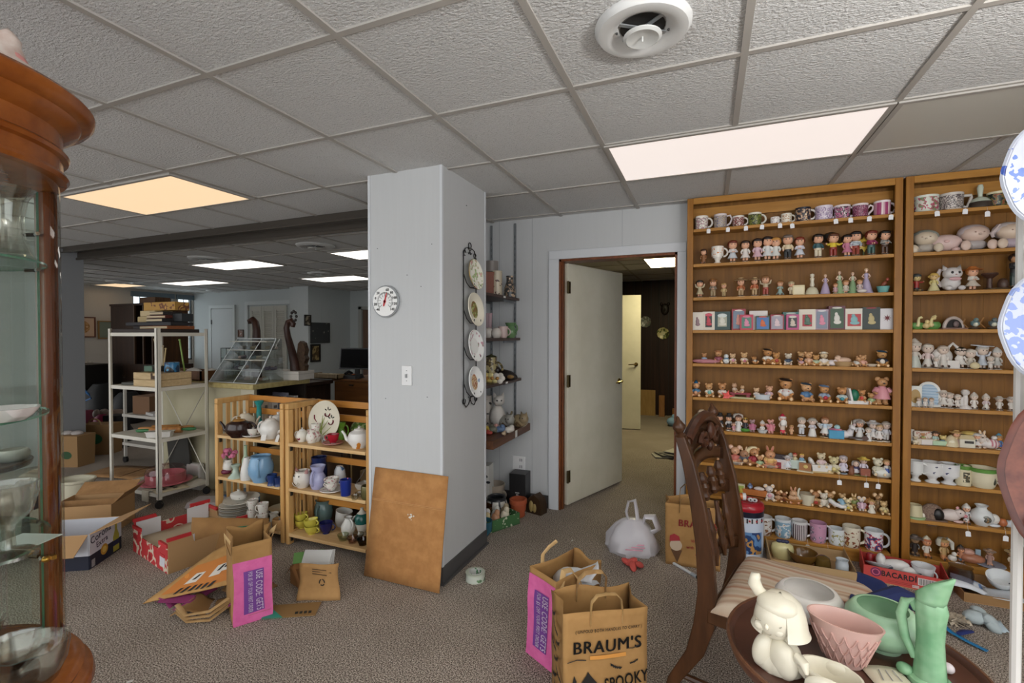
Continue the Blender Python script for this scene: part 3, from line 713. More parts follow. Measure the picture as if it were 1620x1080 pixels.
part(t, 'body', wood('33241a', '54402e', (1, 1, 1), 30, .6), lambda q: q.ext([(-.05, 0), (.04, 0), (.05, .05), (.035, .07), (.06, .12), (.04, .15), (.055, .2), (.03, .27), (-.01, .29), (-.04, .26), (-.055, .15)], .05, rot((90, 0, 0))))
t = thing('carved_hook', 'dark carved hooked neck rising behind the acrylic case', 'carving', (CX - .56, CY + .5, 1.0))
part(t, 'neck', DKW, lambda q: q.tube([(0, 0, 0), (0, 0, .25), (.005, 0, .48), (-.01, 0, .56), (-.05, 0, .59), (-.09, 0, .575), (-.085, 0, .55)], [.05, .045, .036, .034, .033, .03, .02], 10))

# ---------------- pictures and boards on the walls of the back part
def picture(lab, c, w_, h, fm, im, facing='x', name='picture_frame', cat='picture', fw=.022):
    t = thing(name, lab, cat, c, 90 if facing == 'x' else 0)
    def fr(q):
        q.bx(-w_ / 2, w_ / 2, -.025, -.002, h / 2 - fw, h / 2); q.bx(-w_ / 2, w_ / 2, -.025, -.002, -h / 2, -h / 2 + fw)
        for s in (-1, 1): q.bx(s * w_ / 2, s * (w_ / 2 - fw), -.025, -.002, -h / 2 + fw, h / 2 - fw)
    part(t, 'frame', fm, fr, smooth=False); part(t, 'image', im, lambda q: q.bx(-w_ / 2 + fw, w_ / 2 - fw, -.012, -.004, -h / 2 + fw, h / 2 - fw))
    return t
t = picture('square picture with a round tan print in a reddish frame, far left wall', (LX, 5.34, 1.58), .42, .40, mat('6a3a28', .4), mat('d8b99c', .6))
part(t, 'print', pat('c99a66', ['a97a4a', 'd9b384'], 20, .45, .6), lambda q: q.lathe([(.12, -.013), (0, -.013)], n=28, R=(90, 0, 0), c=(0, -.026, 0)))
picture('gold framed narrow picture beside the dark hutch', (LX, 5.72, 1.53), .26, .36, mat('94703a', .4), mat('7f8a7a', .5))
picture('small black framed square picture, upper one beside the pilaster', (SX + .002, 7.22, 1.72), .17, .22, mat('1b1614', .4), pat('a59c86', ['4a4238'], 18, .5))
picture('dark grey slate memo board with clips', (SX + .002, 7.55, 1.47), .52, .42, mat('3a3a3c', .5), pat('3e4142', ['8a8a80'], 14, .68, .5), fw=.008)
picture('black framed tan picture of a figure under the memo board', (SX + .002, 7.42, 1.06), .26, .36, mat('15110f', .4), pat('a58f5f', ['5d4a2c', '2f2a20'], 12, .5, .5), fw=.035)
picture('small square brown plaque between the white door and the louvered closet', (-9.62, FY, 1.46), .17, .17, mat('5a3a28', .5), pat('8a5c44', ['d0c0b0'], 20, .6), 'y', 'wall_plaque', 'plaque')

# ---------------- panelled room beyond the door
for px, py, r, lab, m_ in ((1021, 509, .1, 'scalloped white and grey plate hung on the dark panelling', pat('c9c9c4', ['6d7568', '9a8a80'], 30, .45)), (1049, 527, .105, 'cream plate with a green rim and dark bird hung on the dark panelling', pat('cfc48c', ['5d6a34', '39301f'], 20, .55))):
    t = thing('wall_plate_dish', lab, 'plate', at(px, py, Y=8.843), R=(90, 0, 0))
    part(t, 'body', m_, lambda q: q.lathe([(0, 0), (r * .6, .002), (r, .02), (r * .98, .026), (r * .6, .01), (0, .008)], n=30, wob=(lambda a, z: 1 + .04 * math.cos(a * 10)) if px < 1030 else None))
    part(t, 'centre', mat('a8a89c' if px < 1030 else 'd9d2a4', .3), lambda q: q.lathe([(r * .35, .0105), (0, .0105)], n=20))
t = thing('carved_mask', 'small dark carved face hung high on the dark panelling', 'mask', at(1052, 489, Y=8.84))
part(t, 'face', mat('241a14', .5), lambda q: (q.ell((0, -.02, 0), (.07, .03, .1)), q.ell((-.06, -.02, .09), (.025, .02, .03)), q.ell((.06, -.02, .09), (.025, .02, .03)), q.ell((0, -.05, -.01), (.015, .02, .03))))
for x0, x1, y0, y1, lab, m_, th in ((1012, 1037, 617, 656, 'square of pale plywood leaning on the dark panelling', wood('9a7a4a', 'b3925c'), .02), (1043, 1052, 625, 664, 'short upright tan wooden post on the floor by the plywood', wood('8a5f34', 'a5764a'), .08), (1064, 1072, 652, 664, 'small wooden block at the right end of the panelled room', wood('8a5f34', 'a5764a'), .08)):
    a = at(x0, y1, Y=8.74); b_ = at(x1, y0, Y=8.74)
    t = thing('wood_offcut', lab, 'wood', ((a.x + b_.x) / 2, 8.74, 0))
    part(t, 'board', m_, lambda q: q.bx(-(b_.x - a.x) / 2, (b_.x - a.x) / 2, -th, 0, 0, max(.15, b_.z)))
p = at(1058, 722, Z=0)
t = thing('paper_stack', 'messy stack of papers on the floor inside the doorway', 'papers', p, 20)
for i in range(4): part(t, 'sheet', mat(('a8a49a', '8d897f', '6f6c66', 'b9b5ab')[i], .8), lambda q: q.box((.05 * i - .05, .03 * (i % 2), .012 + .014 * i), (.26, .2, .008), (0, 3 * (i % 2), 17 * i)))
p = at(1064, 674, Z=0)
t = thing('blue_bag', 'small pale blue bundle on the floor by the right jamb', 'bundle', p)
part(t, 'bundle', mat('7fa3c4', .7), lambda q: (q.ell((0, 0, .07), (.09, .08, .07)), q.ell((.02, .02, .13), (.04, .05, .06))))
# ================================================================ LIBRARY OF SMALL THINGS
SKIN='dca98a'
class Fig:
    """collects the parts of a small ornament, built in units of its own height (front = -y)"""
    def __init__(s,root,one=None,T=None):s.root,s.one,s.T,s.L=root,one,T or Matrix.Identity(4),[]
    def p(s,name,*cols):
        if s.one and s.L:
            g,mats=s.L[0][1],s.L[0][2];g.off=len(mats);mats.extend(cols);return g
        g=G();g.T=s.T.copy();s.L.append((s.one or name,g,list(cols)));return g
    def end(s):
        for n,g,mats in s.L:g.build(n,[m if not isinstance(m,str) else mat(m,.38) for m in mats],s.root)
def rndT(x=0,y=0,z=0,s=1,rz=0,rx=0,ry=0):return Matrix.Translation((x,y,z))@rot((rx,ry,rz))@Matrix.Scale(s,4)

def kid(f,hair='4a2c1c',top='c9c4be',bot='6d5d50',skin=SKIN,dress=0,hat=None,hatc=None,base='e2dccb',arms='down',shoes='4a3a30',pose='stand',long=0,eyes='1c1410',hr=.17):
    """big headed child figurine"""
    zb=.03 if base else 0
    if base:f.p('base',base).lathe([(0,0),(.2,0),(.205,.015),(.19,.03),(0,.03)],n=14,sy=.85)
    leg=.30 if not dress else .2
    hz=1-hr-(.05 if hat else .02)
    b=f.p('body',skin,eyes,shoes)
    b.ell((0,0,hz),(hr*.96,hr*.92,hr));b.ell((0,-hr*.93,hz-.02),(.022,.025,.02),u=6,v=4)
    b.tube([(0,0,hz-hr*1.2),(0,0,hz-hr*.8)],.055)
    for s in (-1,1):
        b.ell((s*.06,-hr*.84,hz+.015),(.019,.02,.027),mi=1,u=6,v=4)
        if pose=='stand':
            b.tube([(s*.065,0,zb+leg+.05),(s*.062,0,zb+.05)],[.055,.045]);b.ell((s*.065,-.03,zb+.03),(.048,.075,.035),mi=2,u=8,v=5)
        else:
            b.tube([(s*.08,-.04,zb+.09),(s*.11,-.22,zb+.07),(s*.11,-.25,zb+.05)],[.065,.05,.045]);b.ell((s*.11,-.27,zb+.07),(.045,.05,.06),mi=2,u=8,v=5)
    if pose=='sit':leg=.06
    t0=hz-hr*.82
    c=f.p('clothing',top,bot)
    zl=zb+leg
    if dress:
        c.lathe([(.06,t0),(.095,t0-.03),(.10,zl+.55*(t0-zl)),(.13,zl+.35*(t0-zl)),(.21 if dress<2 else .27,zl-.03 if not long else zb),(0,zl-.02 if not long else zb)],n=12,mf=lambda a,z,j:0 if j<2 else 1,sy=.85)
    else:
        c.lathe([(.05,t0),(.105,t0-.04),(.12,zl+.4*(t0-zl)),(.125,zl+.3*(t0-zl)),(.12,zl),(0,zl-.01)],n=12,sy=.8,mf=lambda a,z,j:0 if j<3 else 1)
        if pose=='stand':
            for s in (-1,1):c.tube([(s*.065,0,zl+.03),(s*.066,0,zb+.07)],[.066,.058],8,mi=1)
    A={'down':[(.1,0,t0-.05),(.17,-.02,t0-.16),(.15,-.07,t0-.25)],'front':[(.1,0,t0-.05),(.16,-.06,t0-.15),(.04,-.15,t0-.16)],'up':[(.1,0,t0-.05),(.2,-.03,t0-.02),(.24,-.05,t0+.12)],'out':[(.1,0,t0-.05),(.2,-.04,t0-.1),(.28,-.08,t0-.06)]}[arms]
    for s in (-1,1):
        P=[(s*x,y,z) for x,y,z in A];c.tube(P,[.05,.042,.035],7);b2=P[-1]
        b.ell(b2,.034,u=6,v=4)
    if hair:
        h=f.p('hair',hair)
        h.ell((0,.045,hz+.03),(hr*1.12,hr*1.02,hr*1.04));h.ell((0,-hr*.55,hz+hr*.66),(hr*.92,hr*.48,hr*.34),(35,0,0),u=10,v=6)
        if long==2 or hat=='long':
            h.ell((0,.07,hz-.1),(hr*1.0,hr*.6,hr*1.1))
        if long==3:
            for s in (-1,1):h.ell((s*hr*1.05,.01,hz+.02),.06,u=8,v=6)
    if hat and hatc:
        h=f.p('hat',hatc)
        if hat=='brim':h.lathe([(0,hz+hr*1.25),(hr*.6,hz+hr*1.2),(hr*.85,hz+hr*.75),(hr*1.75,hz+hr*.5),(hr*1.7,hz+hr*.42),(0,hz+hr*.5)],n=16)
        elif hat=='halo':h.lathe([(hr*1.0,hz-hr*.3),(hr*1.6,hz),(hr*1.5,hz+hr*.9),(hr*.9,hz+hr*1.35),(0,hz+hr*1.45)],n=14,c=(0,.05,0),R=(-12,0,0))
        elif hat=='cone':h.lathe([(hr*1.05,hz+hr*.35),(hr*.8,hz+hr*1.0),(hr*.2,hz+hr*1.7),(0,hz+hr*1.8)],n=12,c=(0,.02,0))
        elif hat=='top':h.lathe([(0,hz+hr*1.6),(hr*.7,hz+hr*1.6),(hr*.65,hz+hr*.75),(hr*1.2,hz+hr*.7),(hr*1.2,hz+hr*.62),(0,hz+hr*.62)],n=14)
        elif hat=='grad':h.box((0,0,hz+hr*1.12),(hr*3.0,hr*3.0,.03),(6,0,45));h.lathe([(hr*.95,hz+hr*.4),(hr*.9,hz+hr*1.1),(0,hz+hr*1.1)],n=12)
        elif hat=='bonnet':h.lathe([(hr*1.3,hz-hr*.6),(hr*1.4,hz+hr*.2),(hr*1.05,hz+hr),(0,hz+hr*1.3)],n=14,c=(0,.04,0),a0=-40,a1=220)
        else:h.ell((0,.01,hz+hr*.55),(hr*1.08,hr*1.05,hr*.7))
    return f
def wings(f,c,z=.55):
    w=f.p('wings',c)
    for s in (-1,1):w.ell((s*.2,.1,z),(.15,.03,.1),(0,s*-30,s*20));w.ell((s*.17,.1,z-.09),(.09,.025,.07),(0,s*-50,0))
def lady(f,hair='c79a6a',dress='c9b9d6',bod=None,skin='e0c0aa'):
    """tall lady in a floor length gown"""
    f.p('gown',bod or dress,dress).lathe([(.035,.80),(.075,.76),(.06,.62),(.075,.57),(.13,.4),(.2,.08),(.24,0),(0,0)],n=16,mf=lambda a,z,j:0 if z>.6 else 1,wob=lambda a,z:1+(.05*math.cos(a*9) if z<.4 else 0))
    b=f.p('body',skin,'3a2a22');b.ell((0,0,.905),(.06,.06,.075));b.tube([(0,0,.78),(0,0,.86)],.028)
    for s in (-1,1):b.tube([(s*.07,0,.76),(s*.13,-.01,.66),(s*.05,-.09,.58)],[.026,.022,.02]);b.ell((s*.022,-.055,.912),.008,mi=1,u=6,v=4)
    h=f.p('hair',hair);h.ell((0,.018,.925),(.066,.062,.07));h.ell((0,.05,.97),(.04,.035,.03))
def bear(f,fur='c39163',cloth=None,hat=None,hatc=None,pose='sit',ear='round',pad='e2c49c',bib=None,muz=None,hold=None,dress=0,nose='2a1a14'):
    """seated or standing bear, mouse or rabbit"""
    E={'round':.0,'mouse':.02,'long':.16,'none':0}[ear];hr=.215 if pose=='sit' else .15
    hz=1-hr-(.06 if ear=='round' else .03)-E
    b=f.p('body',fur,pad,nose,muz or fur)
    bz=.28 if pose=='sit' else .42
    b.ell((0,0,bz),(.2 if pose=='sit' else .17,.17,.27 if pose=='sit' else .25));b.ell((0,-.02,hz),(hr*1.1,hr,hr))
    b.ell((0,-hr*.95,hz-hr*.25),(hr*.45,hr*.4,hr*.36),mi=3,u=8,v=6);b.ell((0,-hr*1.3,hz-hr*.12),(.04,.03,.03),mi=2,u=6,v=4)
    for s in (-1,1):
        b.ell((s*hr*.4,-hr*.86,hz+hr*.22),.026,mi=2,u=6,v=4)
        if ear=='round':b.ell((s*hr*.85,0,hz+hr*.78),(.085,.045,.085),u=8,v=6)
        elif ear=='mouse':b.ell((s*hr*1.0,.02,hz+hr*.85),(.13,.035,.14),(0,s*20,0));b.ell((s*hr*1.0,-.01,hz+hr*.85),(.09,.02,.1),(0,s*20,0),mi=1)
        elif ear=='long':b.ell((s*hr*.5,.03,hz+hr*1.25),(.06,.035,.17),(0,s*14,0));b.ell((s*hr*.5,0,hz+hr*1.25),(.035,.02,.13),(0,s*14,0),mi=1)
        if pose=='sit':
            b.tube([(s*.13,-.05,.12),(s*.2,-.2,.1),(s*.22,-.28,.1)],[.1,.09,.085],8);b.ell((s*.22,-.31,.1),(.085,.035,.095));b.ell((s*.22,-.343,.1),(.055,.012,.065),mi=1)
            b.tube([(s*.17,-.02,.42),(s*.25,-.1,.3),(s*.2,-.2,.25)],[.075,.07,.065],8)
        else:
            b.tube([(s*.09,0,.3),(s*.1,0,.06)],[.09,.08],8);b.ell((s*.1,-.04,.05),(.085,.11,.05));b.tube([(s*.14,0,.58),(s*.24,-.05,.47),(s*.18,-.12,.38)],[.065,.06,.055],8)
    if cloth:
        c=f.p('clothing',cloth)
        if dress:c.lathe([(.1,bz+.24),(.19,bz+.1),(.24,bz-.12),(.27,bz-.2),(0,bz-.18)],n=14,wob=lambda a,z:1+.05*math.cos(8*a))
        else:c.ell((0,0,bz+.04),(.215 if pose=='sit' else .19,.185,.22))
        for s in (-1,1):c.tube([(s*.15,-.01,bz+.15),(s*.25,-.09,bz+.03)],[.09,.085],8)
    if bib:f.p('bib',bib).ell((0,-.15,bz+.05),(.13,.06,.14))
    if hat and hatc:
        h=f.p('hat',hatc)
        if hat=='beret':h.ell((0,0,hz+hr*.85),(hr*1.25,hr*1.1,hr*.32),(0,8,0));h.ell((0,0,hz+hr*1.12),.03,u=6,v=4)
        elif hat=='cone':h.lathe([(hr*.85,hz+hr*.5),(hr*.8,hz+hr*.65),(0,hz+hr*1.9)],n=12)
        elif hat=='santa':h.lathe([(hr*1.0,hz+hr*.4),(hr*.85,hz+hr*.9),(hr*.3,hz+hr*1.2),(0,hz+hr*1.25)],n=12);h.ell((hr*.9,0,hz+hr*.7),.06,u=8,v=6)
        elif hat=='brim':h.lathe([(0,hz+hr*1.3),(hr*.7,hz+hr*1.25),(hr*.8,hz+hr*.8),(hr*1.5,hz+hr*.65),(hr*1.4,hz+hr*.6),(0,hz+hr*.65)],n=14)
        else:h.ell((0,0,hz+hr*.72),(hr*.95,hr*.95,hr*.5));h.ell((0,-hr*.9,hz+hr*.6),(hr*.6,hr*.4,.025))
    if hold:f.p('held_object',hold).ell((0,-.24,.27),(.12,.08,.11))
    return f
def bird(f,body='8fb0a0',belly='d9d0b0',base='6f5f3a',beak='c79a3a'):
    if base:f.p('branch',base).ell((0,0,.1),(.4,.22,.12));
    b=f.p('body',body,belly,beak,'1a1512');b.ell((0,0,.48),(.24,.34,.28),(25,0,0));b.ell((0,-.12,.42),(.19,.24,.22),(25,0,0),mi=1);b.ell((0,-.22,.78),(.17,.17,.17));b.lathe([(.05,0),(0,.13)],(0,-.36,.77),6,(90,0,0),mi=2);b.ell((0,.38,.42),(.1,.22,.05),(-15,0,0))
    for s in (-1,1):b.ell((s*.1,-.33,.82),.03,mi=3,u=6,v=4)
    w=f.p('wings',body)
    for s in (-1,1):w.ell((s*.21,.06,.5),(.06,.26,.17),(20,0,s*10))
def swanvase(f,c='5f8f4a',c2='d9cf9a'):
    f.p('vase',c,'24301c').lathe([(0,0),(.3,0),(.46,.15),(.48,.35),(.38,.5),(.34,.5),(.42,.35),(0,.2)],n=16,sy=.7)
    f.p('neck',c2).tube([(-.1,-.28,.25),(-.1,-.36,.45),(-.06,-.3,.7),(.02,-.26,.85),(.12,-.3,.9),(.17,-.33,.82)],[.12,.1,.08,.075,.085,.05],8)
def block(f,w,h,c,inner=None,blob=None,d=.4,frame=.08,dot=None):
    f.p('box',c).bx(-w/2,w/2,-d/2,d/2,0,h)
    if inner:f.p('printed_panel',inner).bx(-w/2+frame,w/2-frame,-d/2-.012,-d/2+.02,frame*1.1,h-frame*1.7)
    if blob:
        b=f.p('picture',blob);b.ell((0,-d/2-.01,h*.48),(w*.18,.02,h*.17),u=10,v=6);b.ell((w*.03,-d/2-.01,h*.32),(w*.24,.018,h*.09),u=10,v=6);b.ell((-w*.04,-d/2-.01,h*.66),(w*.1,.018,h*.08),u=8,v=6)
    if dot:f.p('header',dot).ell((0,-d/2-.008,h-frame*1.3),(w*.3,.012,frame*.7),u=12,v=6)

def mugshape(root,r,h,col,band=None,rim=None,handle='round',foot=0,inside=None,hcol=None,flare=1.,sq=0):
    """drinking mug, handle towards +x; band = printed wrap, rim = rim colour"""
    inside=inside or col;z0=.28*h if foot else 0
    rb=r*(.92 if flare==1 else 1/flare)
    prof=([(0,0),(r*.72,0),(r*.72,.03*h),(r*.4,.12*h),(r*.42,.2*h),(r*.8,z0+.02)] if foot else [(0,0),(r*.86,0),(rb,.03*h)])+[(r*.97,z0+(h-z0)*.2),(r,z0+(h-z0)*.86),(r*1.01,h),(r*.93,h),(r*.9,h*.9),(r*.8,z0+.05*h),(0,z0+.04*h)]
    kb=5 if foot else 2
    def mf(a,z,j):
        if j==kb+1 or j==kb:return 1 if band else 0
        if j in (kb+2,kb+3):return 2 if rim else 0
        return 3 if j>kb+3 else 0
    g=G();g.lathe(prof,n=6 if sq else 24,mf=mf)
    g.build('body',[glaze(col),band if band is not None else glaze(col),glaze(rim or col),glaze(inside)],root)
    zc=z0+(h-z0)*.52;hh=(h-z0)*.34;hx=r*.72
    P={'round':[(r*.93,0,zc+hh)]+[(r*.93+hx*math.sin(a),0,zc+hh*math.cos(a)) for a in (.5,.9,1.3,1.7,2.1,2.6)]+[(r*.93,0,zc-hh)],
         'ear':[(r*.93,0,zc+hh),(r*1.5,0,zc+hh*1.15),(r*1.75,0,zc+hh*.4),(r*1.5,0,zc-hh*.5),(r*.93,0,zc-hh)],
         'heart':[(r*.93,0,zc+hh*.5),(r*1.3,0,zc+hh*1.1),(r*1.65,0,zc+hh*.8),(r*1.6,0,zc+hh*.1),(r*.93,0,zc-hh)],
         'square':[(r*.93,0,zc+hh),(r*1.7,0,zc+hh),(r*1.72,0,zc+hh*.6),(r*1.4,0,zc-hh),(r*.93,0,zc-hh)]}[handle]
    part(root,'handle',glaze(hcol or col),lambda q:q.tube(P,r*.15,8))
def price_tag(root,x,y,ztop,zt,tilt=0,w=.024,h=.031):
    """white paper tag on a loop of string"""
    t=part(root,'price_tag',mat('e4e4e6',.7),lambda q:q.ext([(-w/2,-h),(w/2,-h),(w/2,-.005),(w/4,0),(-w/4,0),(-w/2,-.005)],.0012,Matrix.Translation((x,y,zt))@rot((90,0,0))@rot((0,0,tilt))))
    part(t,'string',mat('cfcfcf',.8),lambda q:q.tube([(x,y+.012,ztop),(x+.001,y+.001,zt+.004),(x,y-.001,zt-.003)],.0007,4))
def vessel(name,lab,cat,loc,prof,m,rz=0,group=None,n=24,handle=None,spout=None,lid=None,hm=None,s=1,sx=1,sy=1,wob=None,mf=None,R=None,inner=True,th=.004):
    """turned vessel with optional handle path, spout path and lid profile"""
    t=thing(name,lab,cat,loc,rz,group,s,R)
    ms=m if isinstance(m,list) else [m]
    pr=list(prof)
    if inner:
        r1,z1=prof[-1];pr+=[(r1-th,z1)]+[(max(r-th,.001),z) for r,z in reversed(prof[2:-1])]+[(0,prof[1][1]+th)]
    g=G();g.lathe(pr,n=n,sx=sx,sy=sy,wob=wob,mf=mf);g.build('body',ms,t)
    hm=hm or ms[0]
    if handle:part(t,'handle',hm,lambda q:q.tube(handle[0],handle[1],8))
    if spout:part(t,'spout',hm,lambda q:q.tube(spout[0],spout[1],10))
    if lid:
        l=part(t,'lid',lid[1] if len(lid)>1 else ms[0],lambda q:q.lathe(lid[0],n=20,sx=sx,sy=sy))
    return t
def cm(*pts):return [(r/100,z/100) for r,z in pts]
def ring_handle(x,z0,z1,out,r=.006,y=0,n=8):
    """C shaped handle from (x, z0) up to (x, z1) bulging by out"""
    c=(z0+z1)/2;h=(z1-z0)/2
    return ([(x+out*math.cos(R_(a)),y,c+h*math.sin(R_(a))) for a in [-90+180*i/n for i in range(n+1)]],r)
def teapot(lab,loc,r,h,m,rz=0,lm=None,group=None,knob=None,foot=True,side=1,name='teapot',hm=None,cat='teapot'):
    pr=[(0,0),(r*.6,0),(r*.62,h*.05),(r*.92,h*.25),(r,h*.48),(r*.86,h*.74),(r*.5,h*.86),(r*.47,h*.87)]
    t=vessel(name,lab,cat,loc,pr,m,rz,group,inner=False,hm=hm,handle=ring_handle(r*.86,h*.2,h*.78,r*.55,r*.09),spout=([(-r*.8,0,h*.28),(-r*1.2,0,h*.4),(-r*1.35,0,h*.62),(-r*1.6,0,h*.8)],[r*.22,r*.15,r*.11,r*.09]),lid=([(r*.5,h*.86),(r*.42,h*.93),(r*.12,h*.97),(r*.1,h),(r*.16,h*1.04),(0,h*1.1)],lm or (m[0] if isinstance(m,list) else m)))
    return t
def cup(lab,loc,r,h,m,rz=0,saucer=None,group=None,foot=.5,name='teacup',hm=None,im=None,R=None):
    pr=[(0,0),(r*foot,0),(r*foot*.95,h*.08),(r*.8,h*.35),(r*.94,h*.75),(r,h)]
    t=thing(name,lab,'cup',loc,rz,group,1,R)
    z=.012 if saucer else 0
    g=G();g.lathe([(a,b_+z) for a,b_ in pr]+[(r*.93,h+z),(r*.86,h*.7+z),(r*.6,h*.25+z),(0,h*.15+z)],n=20);g.build('body',m if isinstance(m,list) else [m],t)
    part(t,'handle',hm or (m[0] if isinstance(m,list) else m),lambda q:q.tube([(p_[0],p_[1],p_[2]+z) for p_ in ring_handle(r*.86,h*.3,h*.85,r*.5)[0]],r*.09,7))
    if saucer:part(t,'saucer',saucer,lambda q:q.lathe([(0,0),(r*.8,0),(r*1.75,.014),(r*1.72,.018),(r*.8,.006),(0,.005)],n=24))
    return t

# ================================================================ FIGURINES, MUGS AND BOXES IN THE BOOKCASES
FY_=3.648
_pat=pat
pat=lambda h,c,sc=60,th=.55,r=.3:_pat(h,c,sc*1.7 if sc>=20 else sc,th,r)
def spot(i,px,y=FY_):
    z=SHELF_Z[i];p=at(px,528-(z-1.44)*FPX/3.2,Y=y);return Vector((p.x,y,z))
SH=('top shelf','second shelf','third shelf','fourth shelf','fifth shelf','sixth shelf','seventh shelf','eighth shelf','ninth shelf','bottom shelf')
def grp(i,px,what='figurines'):return '%s on the %s of the %s bookcase'%(what,SH[i],'left' if px<1428 else 'right')
def F(i,px,h,lab,fn,name='child_figurine',cat='figurine',y=FY_,rz=None,tagpx=None,R=None):
    p=spot(i,px,y);k=mpp(p)
    t=thing(name,lab,cat,p,random.uniform(-14,14) if rz is None else rz,grp(i,px),h*k*1.12,R)
    f=Fig(t);fn(f);f.end()
    if tagpx:tg(t,i,px,tagpx,h*k,y,.03)
    return t
def tg(t,i,px,tagpx,s,y=FY_,drop=.006):
    q=spot(i,tagpx,BF-.004);p=spot(i,px,y)
    Mi=Matrix.Translation(-p)
    x,yy=q.x-p.x,q.y-p.y
    g=price_tag(t,x,yy,.018,-drop,random.uniform(-6,6))
    ch=[o for o in t.children if o.name.startswith('price_tag')]
    for o in ch:
        o.matrix_parent_inverse=(Matrix.LocRotScale(None,t.rotation_euler,t.scale)).inverted()
def MUG(i,px,w,h,lab,col,band=None,rim=None,handle='round',foot=0,tagpx=None,rz=6,inside=None,name='mug',cat='mug',y=FY_,sq=0,drop=.006,hcol=None):
    p=spot(i,px,y);k=mpp(p)
    t=thing(name,lab,cat,p,rz,grp(i,px,'mugs'))
    mugshape(t,w*k/2,h*k,col,band,rim,handle,foot,inside,sq=sq,hcol=hcol)
    if tagpx:tg(t,i,px,tagpx,1,y,drop)
    return t
C=lambda**k:(lambda f:kid(f,**{'hr':.19,**k}))
B=lambda**k:(lambda f:bear(f,**k))
def many(*fns):
    def r(f):
        for T,fn,nm in fns:q=Fig(f.root,nm,f.T@T);fn(q);q.end()
    return r

# ---- left bookcase, top shelf: mugs
MUG(0,1110,19,21,'white mug with a small girl in pink, first on the top left shelf','e4dfd6',pat('ded8ce',['8a7a78','c79aa0','4a4a50'],55,.5),tagpx=1121)
MUG(0,1139.5,19,22,'grey lilac picture mug, second on the top left shelf','d9cfd0',pat('9a8a92',['b3a48c','6d6a7a','c9bcc4'],60,.4),tagpx=1152,handle='ear')
MUG(0,1168,17,17,'low white mug with red and dark roses','e2ddd4',pat('c9bdb6',['8a2e34','3e4a34','a8484e'],70,.46),tagpx=1180)
MUG(0,1194,19,20,'olive green picture mug with white handle on the top left shelf','e0ddd0',pat('6f7a34',['2a2a1e','93984a','4b5a2a'],45,.45),tagpx=1206,sq=0)
MUG(0,1226,13,11,'tiny white cup with a maroon mark on the top left shelf','e3dfdb',pat('e3dfdb',['6a2434'],60,.62),tagpx=1234,name='cup',cat='cup')
MUG(0,1244,15,15,'small white cup with faint orange flowers on the top left shelf','dfd9cc',pat('dcd5c6',['b08a6a','c79a70'],70,.56),tagpx=1253,drop=.014)
MUG(0,1270,22,22,'navy mug painted with a fair haired girl, white handle','e4dfd8',pat('22222e',['b08a6a','d8c8b0','1a1a22'],40,.5),rim='22222e')
MUG(0,1303,24,22,'pale lilac mug with white horses, heavy white handle','d9d0dc',pat('a894b4',['d6cad6','8a7898','ded8de'],40,.42),tagpx=1322)
MUG(0,1332,22,21,'pink mug with a dark haired figure, left of the heart handled one','dfd6d6',pat('b4688a',['3a2a34','cfc0c4','a04a70'],45,.45),tagpx=1345.5)
MUG(0,1360.5,21,21,'maroon and pink patterned mug with a heart shaped handle','e0d4d6',pat('8a3a5a',['4a1e34','c08aa0','6a2a48'],80,.45),tagpx=1375.5,handle='heart')
MUG(0,1395,22,23,'mug with a plain magenta stripe and flowers, last on the top left shelf','e2d8da',stripes(['9a3a68','9a3a68','d8c6c6','b98a98'],28,0,.3),tagpx=1409.5)

# ---- second shelf: big headed children
F(1,1113,22,'brown haired seated child with raised knees, left end of the second shelf',C(hair='3b2216',top='8a5a34',bot='8a5a34',pose='sit',base='d8d0c4',long=2))
MUG(1,1135,18,27,'white footed mug with an orange and black picture among the children','e4ded4',pat('e4ded4',['d0803a','3a2a20'],34,.6),foot=1,rz=10)
F(1,1159,32,'red haired child in a long white dress leaning forward',C(hair='6a2c1c',top='d8d4d2',bot='c6ccd0',dress=1,long=0,arms='front'))
F(1,1179,31,'dark haired girl in a short white dress and maroon stockings',C(hair='2a1a16',top='dcd6d0',bot='ddd6d2',dress=1,shoes='4a2028'))
F(1,1198,33,'dark haired girl in a pale pink dress and maroon stockings',C(hair='1d1416',top='d3b4be',bot='d0adb8',dress=1,shoes='4a1a30'))
F(1,1214,35,'black haired child in a white robe holding hands with a blonde',C(hair='201614',top='d9d9d6',bot='d3d6d6',dress=1,base='cfc7b6'),rz=12)
F(1,1227,33,'blonde child in a white dress, right half of the pair',C(hair='c08a44',top='d9d9d4',bot='d3d6d2',dress=1,base='cfc7b6'),rz=-14)
F(1,1246,36,'grey haired boy in a cream shirt and black trousers',C(hair='6a5e56',top='d4c4a4',bot='26282a',long=0))
F(1,1265,32,'auburn haired child hugging itself in white',C(hair='7a3220',top='d6d3dc',bot='ccd2da',dress=1,arms='front'))
F(1,1294,35,'black haired child in cream overalls and a teal shirt',C(hair='1c1412',top='33555a',bot='d3c8ae',arms='down'))
F(1,1318,36,'child in a huge black hat, yellow shirt and red trousers',C(hair='5a3420',top='d3bd3e',bot='8a2a1e',hat='halo',hatc='1b1917',arms='out'))
F(1,1340,32,'black haired girl in a pink smock and blue leggings',C(hair='1a1414',top='c07a92',bot='c07a92',dress=1,shoes='2f6f9a'),rz=10)
F(1,1353.5,36,'black haired boy in a striped sweater and red trousers',C(hair='1a1212',top=stripes(['d6d8da','5f7a8a'],16,2,.5),bot='8a3420'),rz=-8)
F(1,1378,36,'auburn haired child in a magenta coat with a shoulder strap',C(hair='6a2a1c',top='8a2a54',bot='3a5a54',arms='front'))
